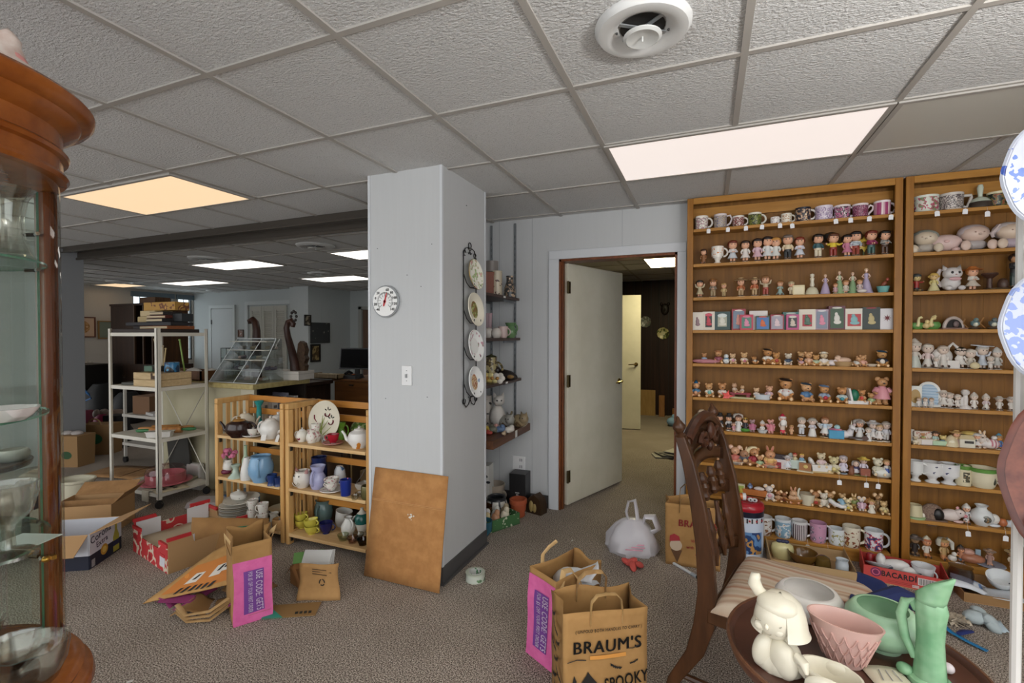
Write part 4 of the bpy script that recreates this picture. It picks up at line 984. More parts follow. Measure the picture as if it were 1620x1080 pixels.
t=F(1,1366,24,'yellow sunflower figure standing behind the magenta coat',lambda f:(f.p('stem','4d5a2a').tube([(0,0,0),(0,0,.7)],.05),f.p('petals','c9a83a').lathe([(.1,.0),(.38,.03),(.1,.06)],c=(0,-.05,.75),n=16,R=(90,0,0),wob=lambda a,z:1+.25*math.cos(a*8)),f.p('face','7a5a24').ell((0,-.1,.75),(.16,.06,.16))),name='sunflower_figurine',y=FY_+.04)
F(1,1399.7,35,'black haired child in a dark striped shirt holding a brown jug',C(hair='17110f',top=stripes(['2c2c30','b9b4ac'],18,2,.5),bot='4a2f20',arms='front'))

# ---- third shelf: rustic children and ladies
F(2,1107,25,'dark haired child in a cream robe with one arm raised',C(hair='2e2a26',top='bfb394',bot='bdb08e',dress=1,arms='up'))
F(2,1128,27,'boy in a brown cap and grey shorts, arms folded',C(hair='6a4426',top='8a8072',bot='a08a66',hat='cap',hatc='9a6a3a',arms='front'))
F(2,1145,20,'small fair child all in tan on a long base',C(hair='b08a54',top='b8a070',bot='a58c5e',arms='down'))
F(2,1172,27,'boy in an orange coat and wide tan hat, left one of two',C(hair='5a3a24',top='a8643c',bot='b0936a',hat='brim',hatc='c8ad80'))
F(2,1193.6,27,'boy in an orange coat and wide tan hat carrying a staff',lambda f:(kid(f,hair='5a3a24',top='b0603a',bot='b0936a',hat='brim',hatc='c8ad80'),f.p('staff','6a4a2a').tube([(.22,-.06,.03),(.24,-.06,.95)],.02)))
F(2,1211,29,'boy in red trousers lifting a load on his shoulders',C(hair='8a6038',top='b9a98c',bot='a04434',arms='up'))
F(2,1234,21,'seated child in a pale blue dress',C(hair='9a6a3c',top='9ab0a8',bot='93aaa4',dress=2,pose='sit',arms='front'))
F(2,1251.5,20,'pale child in white beside the cream plaque',C(hair='b09a74',top='cbc0a6',bot='b8a888',hat='cap',hatc='c9bb98'))
F(2,1263,14,'cream square plaque leaning by the pale child',lambda f:block(f,1.05,1,'d3c69a','dbd0ae',None,.3,.1),name='plaque_figurine',cat='plaque')
F(2,1284.7,30,'cream porcelain bell with a figure as its handle',lambda f:(f.p('bell','cfc9ae').lathe([(.29,0),(.285,.04),(.24,.2),(.17,.32),(.06,.38),(0,.39)],n=20),f.p('figure','d6cfba').lathe([(.06,.37),(.1,.45),(.07,.62),(.09,.72),(.1,.78),(.05,.8),(.09,.88),(.08,.97),(0,1)],n=12)),name='bell',cat='bell')
F(2,1305.5,29,'lady in a wide lilac gown with clasped hands',lambda f:lady(f,dress='b3a3c0',hair='b38a5c'))
F(2,1327.7,33,'lady in a pale green gown, left of the two in green',lambda f:lady(f,dress='8faa80',bod='b9c0a4',hair='c29a6a'))
F(2,1321.5,15,'small pink child standing at the left green gown',C(hair='a8703e',top='c9a4a8',bot='c9a4a8',dress=2),y=FY_-.03)
F(2,1338,19,'small child in cream between the two green gowns',C(hair='b08050',top='cfc6b8',bot='cdc2b4',dress=2),y=FY_-.02)
F(2,1348.6,31,'lady in a pale green gown, right of the two in green',lambda f:lady(f,dress='86a57c',bod='c3c2ac',hair='9a7650'))
F(2,1360,19,'small fair child with a white swan in front of the lilac lady',lambda f:(kid(f,hair='b88a54',top='c9b8b4',bot='c9b8b4',dress=2),f.p('swan','d8cfc8').ell((.1,-.3,.14),(.3,.2,.14))),y=FY_-.03)
F(2,1370,36,'tallest lady in a pale lilac gown with wide sleeves',lambda f:lady(f,dress='aea2bc',hair='d0b27a'))
F(2,1397,22,'turquoise flower pot ornament with a brown bird on it',lambda f:(f.p('pot','6fa9a4').lathe([(0,0),(.25,0),(.36,.42),(.33,.42),(0,.3)],n=14),f.p('bird','8a4a34').ell((.05,0,.58),(.13,.12,.2),(0,35,0)),f.p('head','9a4a3a').ell((.22,0,.85),(.1,.1,.12))),name='planter_figurine')

# ---- fourth shelf: boxed ornaments
def BOX(x0,x1,h,lab,c,inner=None,blob=None,dot=None,front=0,fr=.06):
    px=(x0+x1)/2;y=3.625 if front else 3.66
    p=spot(3,px,y);k=mpp(p)
    t=thing('ornament_box',lab,'box',p,0,grp(3,px,'boxed ornaments'),h*k)
    f=Fig(t);block(f,(x1-x0)/h*.98,1,c,inner,blob,.45,fr,dot);f.end()
BOX(1096,1111,28,'narrow cream ornament box at the left end of the boxes','d8d0c2',None,'8a6f74')
BOX(1112,1130,29,'cream ornament box with a red and black picture','d6cdbd','2e2624','b83a48','c84a5c',fr=.14)
BOX(1130.7,1154,29,'dark green ornament box with a white window','1f3e3c','a8a894','d3d0c2','cfd6d2',fr=.17)
BOX(1158,1178,33,'tall red ornament box behind the green and pink one','9a2a34','6f7f90','d89a8a','e0d6d0')
BOX(1171,1190,24,'short green and pink ornament box standing in front','b8304a','4a7a6a','d88aa6','d87a92',front=1,fr=.1)
BOX(1186,1212,30,'plain white ornament box half hidden behind the blue one','d6cfca',None,None)
BOX(1196,1216,22,'short blue ornament box with an orange figure','25422c','3f6fa8','c8622c','d85a4a',front=1)
BOX(1219,1238,24,'short red ornament box with a pale round picture','9a2438','9a94a0','d8c0c4','d8d2cc',front=1)
BOX(1239,1262,28,'teal ornament box behind the pink edged one','2f6a64','3f7a70',None,'c8cfc6')
BOX(1244,1262,24,'short pink edged ornament box with a dark picture','b8487c','2e3030','cfc0b0','d6cfc4',front=1,fr=.12)
BOX(1264,1287,32,'cream ornament box with a red square picture','d8d0c0','a8202e','4a6a58',None,fr=.15)
BOX(1289,1308,32,'pale lilac ornament box with a pink candle picture','a891a0','7c8494','d98aa0','d8d4d6')
BOX(1310.5,1333,37,'tallest maroon ornament box with a white skate on green','5f1f30','2e4a2c','d8d4cc','d3cfc6')
BOX(1335,1363,33,'wide cream ornament box with a red frame and blue oval','d8d2c4','b02a2e','7fb0b4',None,fr=.15)
BOX(1364,1387.5,35,'black and green ornament box with a gold figure','1f2a22','17221c','b8a878','c23a3e',fr=.03)
BOX(1389,1412.5,33,'white ornament box with a dark red star','d3d0d2',None,None)
t=[o for o in bpy.data.objects if o.get('label')=='white ornament box with a dark red star'][0]
part(t,'picture',mat('6a1c20',.5),lambda q:q.ext([(.17*math.cos(R_(90+i*22.5))*(1 if i%2==0 else .38),.55+.17*math.sin(R_(90+i*22.5))*(1 if i%2==0 else .38)) for i in range(16)],.01,Matrix.Translation((0,-.225,0))@rot((90,0,0))))

# ---- fifth shelf: little bears
F(4,1114,16,'bear lying in a long pink sleigh at the left end',many((rndT(.0,0,.12,.8,20),B(cloth='8aa0b8'),'bear'),(rndT(0,0,0,1),lambda f:f.p('sleigh','c98a94').ell((.1,-.1,.18),(1.2,.42,.2)),'sleigh')),name='bear_figurine')
F(4,1141,19,'bear in a maroon scarf beside a small snowman',many((rndT(-.2,0,0,1),B(cloth='8a4a58',hat='beret',hatc='b07a54'),'bear'),(rndT(.32,-.1,0,.7),lambda f:(f.p('s','d6d8d6').ell((0,0,.3),.32),f.p('s','d6d8d6').ell((0,0,.78),.24),f.p('s','5f86a0').ell((0,-.1,.55),(.26,.2,.08))),'snowman')),name='bear_figurine')
F(4,1159,15,'cream bear in a pink bib with spread legs',B(fur='d6b48c',cloth='d8cfc6',bib='c98a9a'),name='bear_figurine')
F(4,1177,17,'cream bear hugging a pink heart',B(fur='d0a878',cloth='d8cdbf',hold='c8788a'),name='bear_figurine')
F(4,1195,14,'blue tumbling bear with its feet up',B(fur='c08a54',cloth='4a6a88',bib='d6d3c8'),name='bear_figurine',R=(-40,0,10))
F(4,1214,23,'bear in a black beret with a cub on its lap',B(fur='b98450',cloth='d8d4cc',hat='beret',hatc='1e1a1a',hold='b07a48'),name='bear_figurine')
F(4,1228,18,'tan bear cub leaning with a red bow',B(fur='c49058',bib='a83c34'),name='bear_figurine')
F(4,1247,17,'white bear in dark blue trousers',B(fur='d6cbb8',cloth='3a4a60',pad='d8b098'),name='bear_figurine')
F(4,1268,20,'bear in a dark coat at the back of the hugging group',B(fur='c49a6a',cloth='3a4656'),name='bear_figurine',y=FY_+.02)
F(4,1267,13,'smallest bear in black and pink at the front of the group',B(fur='c08a5a',cloth='c7a0a8',hat='beret',hatc='221c20'),name='bear_figurine',y=FY_-.03)
F(4,1279,20,'plain tan bear with hands on its belly in the group',B(fur='cf9f70',cloth='d0a88c'),name='bear_figurine')
F(4,1291,16,'bear in pale green at the right of the group',B(fur='c9965c',cloth='a9b89c'),name='bear_figurine',y=FY_-.015)
F(4,1303,20,'cream bear in a white bonnet with a cushion',B(fur='d8c09c',cloth='d8d2cb',hat='brim',hatc='d6cfc0'),name='bear_figurine')
F(4,1316,11,'white lamb lying with its head turned',lambda f:(f.p('body','d8cfd0').ell((0,0,.4),(.6,.4,.4)),f.p('head','d8ccd0').ell((.5,-.15,.7),(.28,.25,.3))),name='lamb_figurine')
F(4,1333,15,'cream baby curled in a round basket',lambda f:(f.p('basket','b99a70').lathe([(0,0),(.6,0),(.85,.4),(.8,.45),(0,.35)],n=18),f.p('baby','d8b8a0').ell((0,-.05,.55),(.7,.4,.3)),f.p('head','d8b8a0').ell((-.45,-.15,.75),.28)),name='baby_figurine')
F(4,1353,15,'small bear in pale grey lying on its side',B(fur='c09468',cloth='c9c6be'),name='bear_figurine',R=(0,20,-20))
F(4,1365,17,'small bear in a peach suit with brown paws',B(fur='c99a6c',cloth='d3a290',pad='5a3222'),name='bear_figurine')
F(4,1378,8,'tiny flat white dish with a tan rim',lambda f:f.p('dish','d3c6b2').lathe([(0,0),(.7,.05),(1,.45),(.95,.5),(0,.2)],n=16),name='dish_figurine')
F(4,1395,24,'bear in a navy cap and sailor coat at the right end',B(fur='b98a54',cloth='2c3444',hat='beret',hatc='27465e',bib='d6cfc2'),name='bear_figurine')

# ---- sixth shelf: bigger bears
F(5,1101,21,'bear in a pointed blue hat and blue coat',B(fur='c9966a',cloth='4f7c9c',hat='cone',hatc='27628a',hold='d4a07a'),name='bear_figurine')
F(5,1121.6,20,'cream bear with a green bib and white coat',B(fur='c99a68',cloth='d3d0c4',bib='6fa69c'),name='bear_figurine')
F(5,1142.5,21,'bear with a white ruff and a bright red star bow',lambda f:(bear(f,fur='c08a5a',cloth='d6c8bc'),f.p('bow','d04a44').lathe([(0,.0),(.3,.03),(0,.08)],c=(.25,-.32,.14),n=10,R=(70,0,0),wob=lambda a,z:1+.4*math.cos(a*5))),name='bear_figurine')
F(5,1171.6,24,'two bears riding in a red wagon on a green base',many((rndT(-.35,0,.3,.6,60),B(fur='c9a080',cloth='d6c4b4'),'bear'),(rndT(.1,0,.3,.48,-50),B(fur='d3ae88',cloth='d8ccc0'),'bear'),(Matrix.Identity(4),lambda f:(f.p('w','8a2230').box((0,0,.29),(1.1,.4,.1)),[f.p('w','7a1c28').lathe([(0,0),(.1,0),(.1,.06),(0,.06)],(x,-.2,.17),12,(90,0,0)) for x in (-.38,.42)]),'wagon'),(Matrix.Identity(4),lambda f:f.p('b','b0a97c').box((.02,0,.05),(1.4,.55,.1)),'base')),name='bear_figurine')
F(5,1206,19,'baby bears sharing a white washtub',many((rndT(-.4,0,.1,.75,15),B(fur='d8b48e',cloth='d6cac0'),'bear'),(rndT(.45,.05,.1,.95,-15),B(fur='cf9f80',cloth='c7a8b4',bib='d8c8c8'),'bear'),(Matrix.Identity(4),lambda f:f.p('tub','c8d0d6').lathe([(0,0),(.5,0),(.62,.35),(.58,.38),(0,.3)],n=18,sy=.7),'washtub')),name='bear_figurine')
F(5,1243,32,'largest bear with a black beret, red neckerchief and white shirt',lambda f:(bear(f,fur='c58f5c',cloth='d6d4d0',hat='beret',hatc='1e1715',bib='d3cfcc'),f.p('scarf','c04a44').lathe([(.12,.46),(.2,.42),(.14,.38)],n=14)),name='bear_figurine')
F(5,1275,27,'bear in a denim blue jacket and navy hat',B(fur='cf9f70',cloth='4a6f94',hat='beret',hatc='2b4152',pad='8a5a34'),name='bear_figurine')
F(5,1303.5,25,'bear in a blue beret with a red sledge on its lap',B(fur='c08c58',cloth='8a9aae',hat='beret',hatc='5f7c9e',hold='b02a3a'),name='bear_figurine')
F(5,1332,23,'bear with a teal book and pale blue shirt',B(fur='c48e5a',cloth='b9c6c4',hold='3f8a94',muz='b87f50'),name='bear_figurine')
F(5,1356,22,'bear in a white sleigh packed with a green sack',many((rndT(.25,0,.12,.8,-20),B(fur='c08a58',cloth='c9a27c',bib='c0392f'),'bear'),(Matrix.Identity(4),lambda f:(f.p('s','d6d3d0').box((.05,0,.1),(1.3,.5,.2)),f.p('s','d6d3d0').box((-.45,0,.55),(.12,.55,.9),(0,-12,0))),'sleigh'),(Matrix.Identity(4),lambda f:f.p('s','1f6a4e').ell((-.2,-.1,.55),(.26,.25,.38)),'sack')),name='bear_figurine')
F(5,1378,17,'small bear in a green bib by the pink dress',B(fur='b98a5a',cloth='8fa878',bib='a3b78c'),name='bear_figurine')
F(5,1395,40,'tall standing bear in a pleated pink dress',B(fur='b98a5c',cloth='c98a92',dress=1,pose='stand'),name='bear_figurine')

# ---- seventh shelf
W_='d3d0cc'
F(6,1110,27,'white figure seen behind the carved chair top, left one',C(hair='b9a58c',top='d0c8bc',bot='c9c0b2',dress=1),y=FY_)
F(6,1129,20,'pink and white pig tailed figure by the chair back',C(hair='6a4a4a',top='c29aa0',bot='c9b0b0',dress=1,hat='bonnet',hatc='d3c8c6'))
F(6,1139,23,'figure in black with a white apron and black hat, left of two',C(hair='2a2522',top='1f1e20',bot='c4c2c0',dress=1,hat='top',hatc='1b1a1c'))
F(6,1153,23,'white figure in a tall black hat with black trim',C(hair='2a2624',top='c6c4c0',bot='26262a',dress=1,hat='top',hatc='1c1b1d'))
F(6,1160.5,13,'small pink sitting figure in front of the black hats',C(hair='8a6a5a',top='c08a92',bot='c9a4a0',pose='sit'),y=FY_-.03)
F(6,1168,24,'figure in a large white halo bonnet and white gown',C(hair='5a3a2a',top=W_,bot=W_,dress=1,hat='halo',hatc='cfc9c2',long=1))
F(6,1179,20,'dark figure with flowers on a green mound',lambda f:(f.p('base','4f8a3a').ell((0,0,.12),(.36,.3,.14)),kid(f,hair='2a201c',top='26262c',bot='2a2a30',dress=1,base=None,hat='cap',hatc='c9a24a')))
F(6,1190,18,'mouse in a ruffled mauve dress',B(fur='a8888a',cloth='b56a86',ear='round',dress=1,pose='stand'),name='mouse_figurine')
F(6,1206,16,'white fairy with pointed hood on a round dish base',lambda f:(f.p('dish','c9d0d2').lathe([(0,0),(.3,0),(.45,.3),(.4,.32),(0,.25)],n=16),kid(f,hair=None,top=W_,bot=W_,base=None,dress=2,hat='cone',hatc='d0ccc8',hr=.2)))
F(6,1219,20,'pink winged fairy mouse on pink feet',lambda f:(bear(f,fur='d39a92',cloth='c77884',pose='stand',ear='round',dress=1),wings(f,'d6a8a4')),name='mouse_figurine')
F(6,1238,27,'bearded figure in a red cap and pale coat',lambda f:(kid(f,hair='dcd8d2',top='c8b4a4',bot='c8344a',hat='cone',hatc='b02440',base=None,pose='sit'),f.p('beard','dfdbd6').ell((0,-.16,.62),(.16,.09,.18))))
F(6,1252,14,'round little child in peach beside the bearded figure',C(hair='a8703c',top='d0a47c',bot='c99a70',pose='sit',base=None,hat='cap',hatc='c9a070'))
F(6,1268,26,'white porcelain boy with folded arms, first of two alike',C(hair='b3aca0',top=W_,bot='c9cbd0',arms='front',base='d6d0c8',skin='d6bfae'))
F(6,1285,26,'white porcelain girl with curls, second of two alike',C(hair='a8a096',top='cbc9cf',bot=W_,dress=1,arms='front',base='d6d0c8',skin='d8c0b2',long=3))
F(6,1305,29,'winged angel in pale blue standing on a tan plinth',lambda f:(kid(f,hair='8a5a38',top='b4c6d3',bot=W_,dress=1,skin='d8b49c',base='c9b290',arms='out'),wings(f,'d8d6d3')))
F(6,1321.5,19,'bright blue box with a small toy on its lid',lambda f:(f.p('box','3f8fb4').box((0,0,.3),(.95,.7,.6)),f.p('lid','b06a84').ell((0,0,.62),(.42,.3,.1)),f.p('toy','9fc0c4').ell((.1,-.05,.82),(.2,.18,.18))),name='box_figurine',cat='box')
F(6,1336,28,'white unicorn lying down with pink flowers',lambda f:(f.p('body','d3cfd0').ell((-.05,0,.22),(.42,.22,.2)),f.p('body','d3cfd0').tube([(.2,0,.25),(.28,-.05,.5),(.26,-.1,.6)],[.16,.12,.1],10),f.p('head','d6d2d2').ell((.3,-.16,.62),(.13,.2,.12),(20,0,20)),f.p('horn','d8d0bc').lathe([(.04,0),(0,.3)],(.27,-.12,.7),8),f.p('flowers','c08a98').ell((-.25,-.1,.42),(.14,.1,.08)),f.p('ears','d0b8b8').ell((.4,-.06,.74),(.06,.04,.08))),name='unicorn_figurine')
F(6,1360,28,'white bride like figure with a dark wheeled cart',lambda f:(kid(f,hair='9a9088',top='c9c9c9',bot='d0cec9',dress=1,long=1,base=None,hat='halo',hatc='bdb9b4'),f.p('cart','3a2a22').box((-.1,-.3,.12),(.8,.1,.08)),f.p('wheel','4a2e22').lathe([(0,0),(.13,0),(.13,.05),(0,.05)],(.15,-.33,.14),12,(90,0,0))))
F(6,1374,19,'small white praying child at the front',C(hair='b8aea0',top=W_,bot=W_,dress=1,long=1,arms='front',skin='d6c0b0'),y=FY_-.03)
F(6,1380.5,29,'white figure in a broad flat hat, grey sash',C(hair='8a8480',top='bdbcc0',bot='cfcac6',dress=1,hat='brim',hatc='c6c4c4',skin='d3bcae'))
F(6,1391,24,'girl in a wide white skirt with a tan bow',C(hair='b09068',top=W_,bot='d6d0cc',dress=2,skin='d8bca8'),y=FY_-.015)
F(6,1402,28,'grey haired white boy at the right end of the seventh shelf',C(hair='a59a8e',top='c6c6cb',bot='c9c6c2',skin='d3bcae'))

# ---- eighth shelf: mice, rabbits and small scenes
F(7,1139,24,'mouse in a white apron by the chair back',B(fur='c79a72',cloth='cfc9bc',ear='mouse',pose='stand'),name='mouse_figurine')
F(7,1149,17,'small brown hatted mouse with a basket',B(fur='b98a60',cloth='9a8a6a',hat='beret',hatc='a8763e',ear='round'),name='mouse_figurine')
F(7,1163,25,'big eared mouse sitting in a white dish',lambda f:(bear(f,fur='cf9f7c',cloth='b8665a',ear='mouse',pad='d8b4a0'),f.p('dish','d0ccc4').lathe([(0,0),(.3,0),(.52,.16),(.48,.18),(0,.1)],n=16)),name='mouse_figurine')
F(7,1177,25,'grey brown long eared mouse with a loaf',B(fur='a37a5c',cloth='4a4e58',ear='long',hold='d0a878'),name='mouse_figurine')
F(7,1193,26,'mouse seated on a cream crescent moon in red',lambda f:(f.p('moon','d3c29a').tube(arc(.0,.6,.34,40,250,12,.05),[.03+.09*math.sin(math.pi*i/12) for i in range(13)],8),bear(f,fur='c08a5c',cloth='9a2e38',ear='round',pose='sit')),name='mouse_figurine')
F(7,1202,17,'small mouse in pale green at the foot of the moon',B(fur='c59468',cloth='9ab08a',ear='mouse'),name='mouse_figurine',y=FY_-.03)
F(7,1218,29,'long eared rabbit in orange on a white shell',lambda f:(bear(f,fur='c58f68',cloth='d3ab6a',ear='long',pad='c87868'),f.p('shell','d3ccc4').lathe([(0,0),(.3,0),(.46,.13),(0,.1)],n=16)),name='rabbit_figurine')
F(7,1236,20,'dark roofed white cottage with a red front',lambda f:(f.p('house','cfc6c4').box((0,0,.32),(.9,.5,.64)),f.p('roof','3a3236').box((0,0,.8),(1.0,.55,.28),top=(.8,.4)),f.p('door','8a2a34').box((-.15,-.25,.22),(.35,.06,.42))),name='cottage_figurine',cat='ornament')
F(7,1246,20,'white haired girl in a white frock by the cottage',C(hair='c6c2c0',top='cfd3da',bot='cfd3da',dress=2,skin='d6bcae',hat='brim',hatc='c4bfc0'),y=FY_-.025)
F(7,1262,24,'pale green armchair with two little figures',many((Matrix.Identity(4),lambda f:(f.p('c','b9c6bc').box((0,.1,.3),(.9,.5,.5),top=(.9,.8)),f.p('c','b9c6bc').ell((-.35,.2,.5),(.2,.18,.4))),'armchair'),(rndT(-.15,-.05,.35,.62),C(hair='a8402c',top='d0c49a',bot='c9b98c',base=None),'child'),(rndT(.2,-.05,.35,.62),C(hair='c8a050',top='7fa6c0',bot='8aa8b8',base=None),'child')))
F(7,1274,14,'small brown bench with a yellow cushion',lambda f:(f.p('bench','9a6a44').box((0,0,.45),(1.05,.4,.75)),f.p('cushion','d0b870').ell((.05,-.2,.5),(.2,.05,.18)),f.p('base','d0c7ac').box((0,-.1,.05),(1.4,.8,.1))),name='bench_figurine',cat='ornament',y=FY_-.03)
F(7,1298,28,'cream bear pair tucked in a white swan chair',many((Matrix.Identity(4),lambda f:(f.p('c','d3cfca').box((-.02,0,.2),(.8,.5,.36),top=(1.15,1)),f.p('c','d3cfca').ell((-.4,.05,.45),(.12,.2,.25),(0,-25,0))),'chair'),(rndT(.02,-.02,.22,.76),B(fur='cfc0a0',cloth='d0b8b8'),'bear'),(Matrix.Identity(4),lambda f:f.p('b','c2ad80').box((0,0,.03),(.95,.6,.06)),'base')),name='bear_figurine')
F(7,1319,24,'cream bear with a yellow drum',B(fur='cfc396',cloth='d0c8ae',hold='d0c080'),name='bear_figurine')
F(7,1334,26,'girl in lilac on a pale blue step, tagged',C(hair='a89a94',top='c6bccb',bot='c8c4d2',dress=2,hat='cap',hatc='b8aeb4',base='a9bccf',skin='d6bcae'),tagpx=1328)
F(7,1347,12,'tiny brown jug ornament between the girl and the table scene',lambda f:f.p('jug','7a4a30').lathe([(0,0),(.3,0),(.38,.4),(.2,.8),(.26,1),(0,1)],n=12),name='jug_figurine',cat='ornament')
F(7,1354,20,'white kerchief child in a purple shawl',C(hair=None,top='4c466a',bot='cfccd0',dress=2,hat='bonnet',hatc='d0cdd0',skin='d3b8a6',base='a9bd86'))
F(7,1366,27,'child in a yellow hat at a brown table, tagged',lambda f:(kid(f,hair='c9a040',top='c9c0cb',bot='c4bfc4',dress=1,hat='brim',hatc='c8b45a',base='a3bd84',skin='d6b8a4'),f.p('table','8a4a34').box((0,-.25,.25),(.42,.22,.36))),tagpx=1371)
F(7,1394,28,'white snow scene with a child in a deep blue skirt, tagged',many((Matrix.Identity(4),lambda f:f.p('s','d3d3cc').ell((.1,.02,.22),(.5,.3,.26)),'snow_base'),(rndT(-.15,0,.1,.9),B(fur='cfc8b0',cloth='c9c4b0'),'bear'),(rndT(.2,-.12,.15,.78),C(hair='b08a5c',top='cfcac4',bot='3a549a',dress=1,base=None),'child')),tagpx=1390)

# ---- ninth shelf
F(8,1158,22,'white bear with a grey scarf, left end of the ninth shelf',B(fur='cdc4b8',cloth='c9c4bf',pad='cfa898'),name='bear_figurine')
F(8,1172.6,18,'small upright cream card box with a green picture',lambda f:block(f,.5,1,'d0cbb0','8fa24e','c9b04a',.25,.06),name='box_figurine',cat='box')
F(8,1193.7,23,'orange brown sleigh with a blue bird passenger',many((Matrix.Identity(4),lambda f:(f.p('s','b06a34').box((0,0,.38),(1.2,.4,.35),top=(1.15,1)),f.p('s','b06a34').tube([(-.6,0,.5),(-.75,0,.7),(-.85,0,.65)],.05),f.p('s','9a5a2c').box((0,0,.1),(1.0,.3,.06))),'sleigh'),(rndT(-.25,0,.45,.5),lambda f:bird(f,'6a7fa8','8a9ab8',None),'bird'),(Matrix.Identity(4),lambda f:f.p('t','cfc4bc').ell((.25,0,.62),(.3,.18,.12)),'blanket')),name='sleigh_figurine',cat='ornament')
F(8,1216.6,21,'white rabbit with a pink bow',B(fur='d3cac4',cloth='d0c4bf',bib='c9929a',ear='mouse'),name='rabbit_figurine')
F(8,1231,15,'tiny brown mouse pair, left',B(fur='a8764c',cloth='b8906a',ear='mouse'),name='mouse_figurine')
F(8,1240.5,14,'tiny brown mouse pair, right',B(fur='94623e',cloth='a87a54',ear='mouse',hold='8a3a2a'),name='mouse_figurine')
F(8,1255,22,'rabbit sitting in a woven brown basket',lambda f:(bear(f,fur='c59a74',cloth='c8a482',ear='long',pad='c88a70'),f.p('basket','a5703e').lathe([(0,0),(.4,0),(.62,.26),(.56,.3),(0,.2)],n=18,sy=.7)),name='rabbit_figurine')
F(8,1277,22,'cream mug shaped ornament with a goose neck handle',lambda f:(f.p('cup','cfc8b0').lathe([(0,0),(.3,0),(.46,.7),(.4,.7),(0,.5)],n=16),f.p('neck','cdc9b8').tube([(-.4,0,.3),(-.55,0,.6),(-.5,0,.95),(-.42,0,.98)],[.08,.07,.06,.08])),name='cup_figurine',cat='ornament')
F(8,1290,21,'brown mouse holding red berries',B(fur='a87850',cloth='b08a5c',ear='mouse',hold='a8342c'),name='mouse_figurine')
F(8,1303,20,'pale cream seated bear',B(fur='d0c8b8',cloth='cfc6b8'),name='bear_figurine')
F(8,1313,21,'mouse in a green and mauve jacket behind the pipe',B(fur='b0885c',cloth='8a9a62',ear='mouse',bib='b8868c'),name='mouse_figurine',y=FY_+.02)
F(8,1324,14,'white pipe shaped ornament with a blue tip',lambda f:(f.p('pipe','d0cdcb').tube([(-.7,0,.9),(-.2,0,.5),(.4,0,.3),(.8,0,.35)],[.22,.22,.2,.16],8),f.p('tip','4a5a7a').ell((.85,0,.36),(.14,.14,.14))),name='pipe_figurine',cat='ornament',y=FY_-.03)
F(8,1332.4,22,'rabbit in a long sky blue coat',B(fur='b59468',cloth='7fa4b8',ear='round',pose='stand',dress=1),name='rabbit_figurine')
F(8,1341,17,'cream rabbit lying with yellow flowers',B(fur='cfbf96',cloth='d0c49e',ear='mouse',hold='d0b84e'),name='rabbit_figurine',y=FY_-.02)
F(8,1351,22,'rabbit in olive green at the back',B(fur='b09058',cloth='7f8c54',ear='long',pose='stand'),name='rabbit_figurine',y=FY_+.02)
F(8,1363,19,'white mouse in a mauve bonnet',B(fur='d0c6c0',cloth='b898a6',ear='mouse',dress=1,pose='stand'),name='mouse_figurine')
F(8,1371,19,'small brown bear in a red waistcoat',B(fur='a8743e',cloth='a84436'),name='bear_figurine',y=FY_+.02)
F(8,1379,19,'girl with plaits in a white pinafore',C(hair='b8925a',top='cfc8b6',bot='d0cabc',dress=2,long=3),y=FY_-.02)
F(8,1389,25,'tall brown eared mouse at the back of the right end',B(fur='9a744c',cloth='8f7350',ear='mouse',pose='stand'),name='mouse_figurine',y=FY_+.025)
F(8,1398,19,'tan bear with flowers at the right end of the ninth shelf',B(fur='c0a070',cloth='bfae84',hold='cfc080'),name='bear_figurine',y=FY_-.01)

# ---- bottom shelf of the left bookcase: mugs
MUG(9,1209,22,28,'white mug with a brown bear, first of the row of seven','d9d8d6',pat('cfcac4',['7a5236','a87a50'],26,.52),rz=10)
MUG(9,1238.6,23,29,'pale blue mug with a bear under a white cloud','d3d6d8',pat('7fa0b4',['d6d6d4','b0845a'],28,.55),rz=8)
MUG(9,1264.5,22,29,'dark red and white striped mug','d6d3d2',stripes(['3a1420','d6d2d0'],95,0,.3),tagpx=1278,rz=4,drop=.012)
MUG(9,1294,23,30,'pink mug with a grey round emblem','c394ac',pat('c08fa8',['7a6f80','d6c8d0'],24,.58),tagpx=1310,rz=4,drop=.02,inside='b98aa6',hcol='d8d3d6')
MUG(9,1323,22,25,'short white mug with small green cottages','d3d8da',pat('d0d4d4',['8a8a50','b09a60'],36,.6),tagpx=1335,rz=2,drop=.03)
MUG(9,1346.8,24,32,'tall cream mug with a brown rocking bear','d3cbb8',pat('d0c7b2',['7a3f26','b08a50'],26,.56),rz=0)
MUG(9,1382,25,31,'white mug with red and blue figures, last of the row of seven','d0d3d6',pat('d0d2d4',['b02a3a','2f4a7a','2a2a34'],30,.5),rz=-4)

# ================= right bookcase
MUG(0,1463.7,33,25,'large white mug with pink roses and green leaves','d3d6cc',pat('c6c9bc',['a8465e','6a8a5c','8a3a4a'],26,.5),tagpx=1482)
MUG(0,1504,30,26,'silver grey mug with a white heart emblem','c9c3bc',pat('5f5656',['d3cac2','3a3434','8a8280'],70,.5),tagpx=1527,handle='square')
F(0,1550,34,'mint porcelain bell with a dark scalloped band',lambda f:(f.p('bell','b9c2b2','3a3028').lathe([(.4,0),(.39,.12),(.35,.25),(.24,.4),(.08,.48),(0,.5)],n=20,mf=lambda a,z,j:1 if .02<z<.22 else 0),f.p('handle','bcc4b4').lathe([(.07,.46),(.08,.6),(.11,.85),(.08,.97),(0,1)],n=12)),name='bell',cat='bell',tagpx=1562)
MUG(0,1576,24,23,'cream cup with a black square picture of a dancer','d0c8a8',pat('171d18',['6a6a3a','8a4a2c','2a3a2c'],34,.5),rz=10)
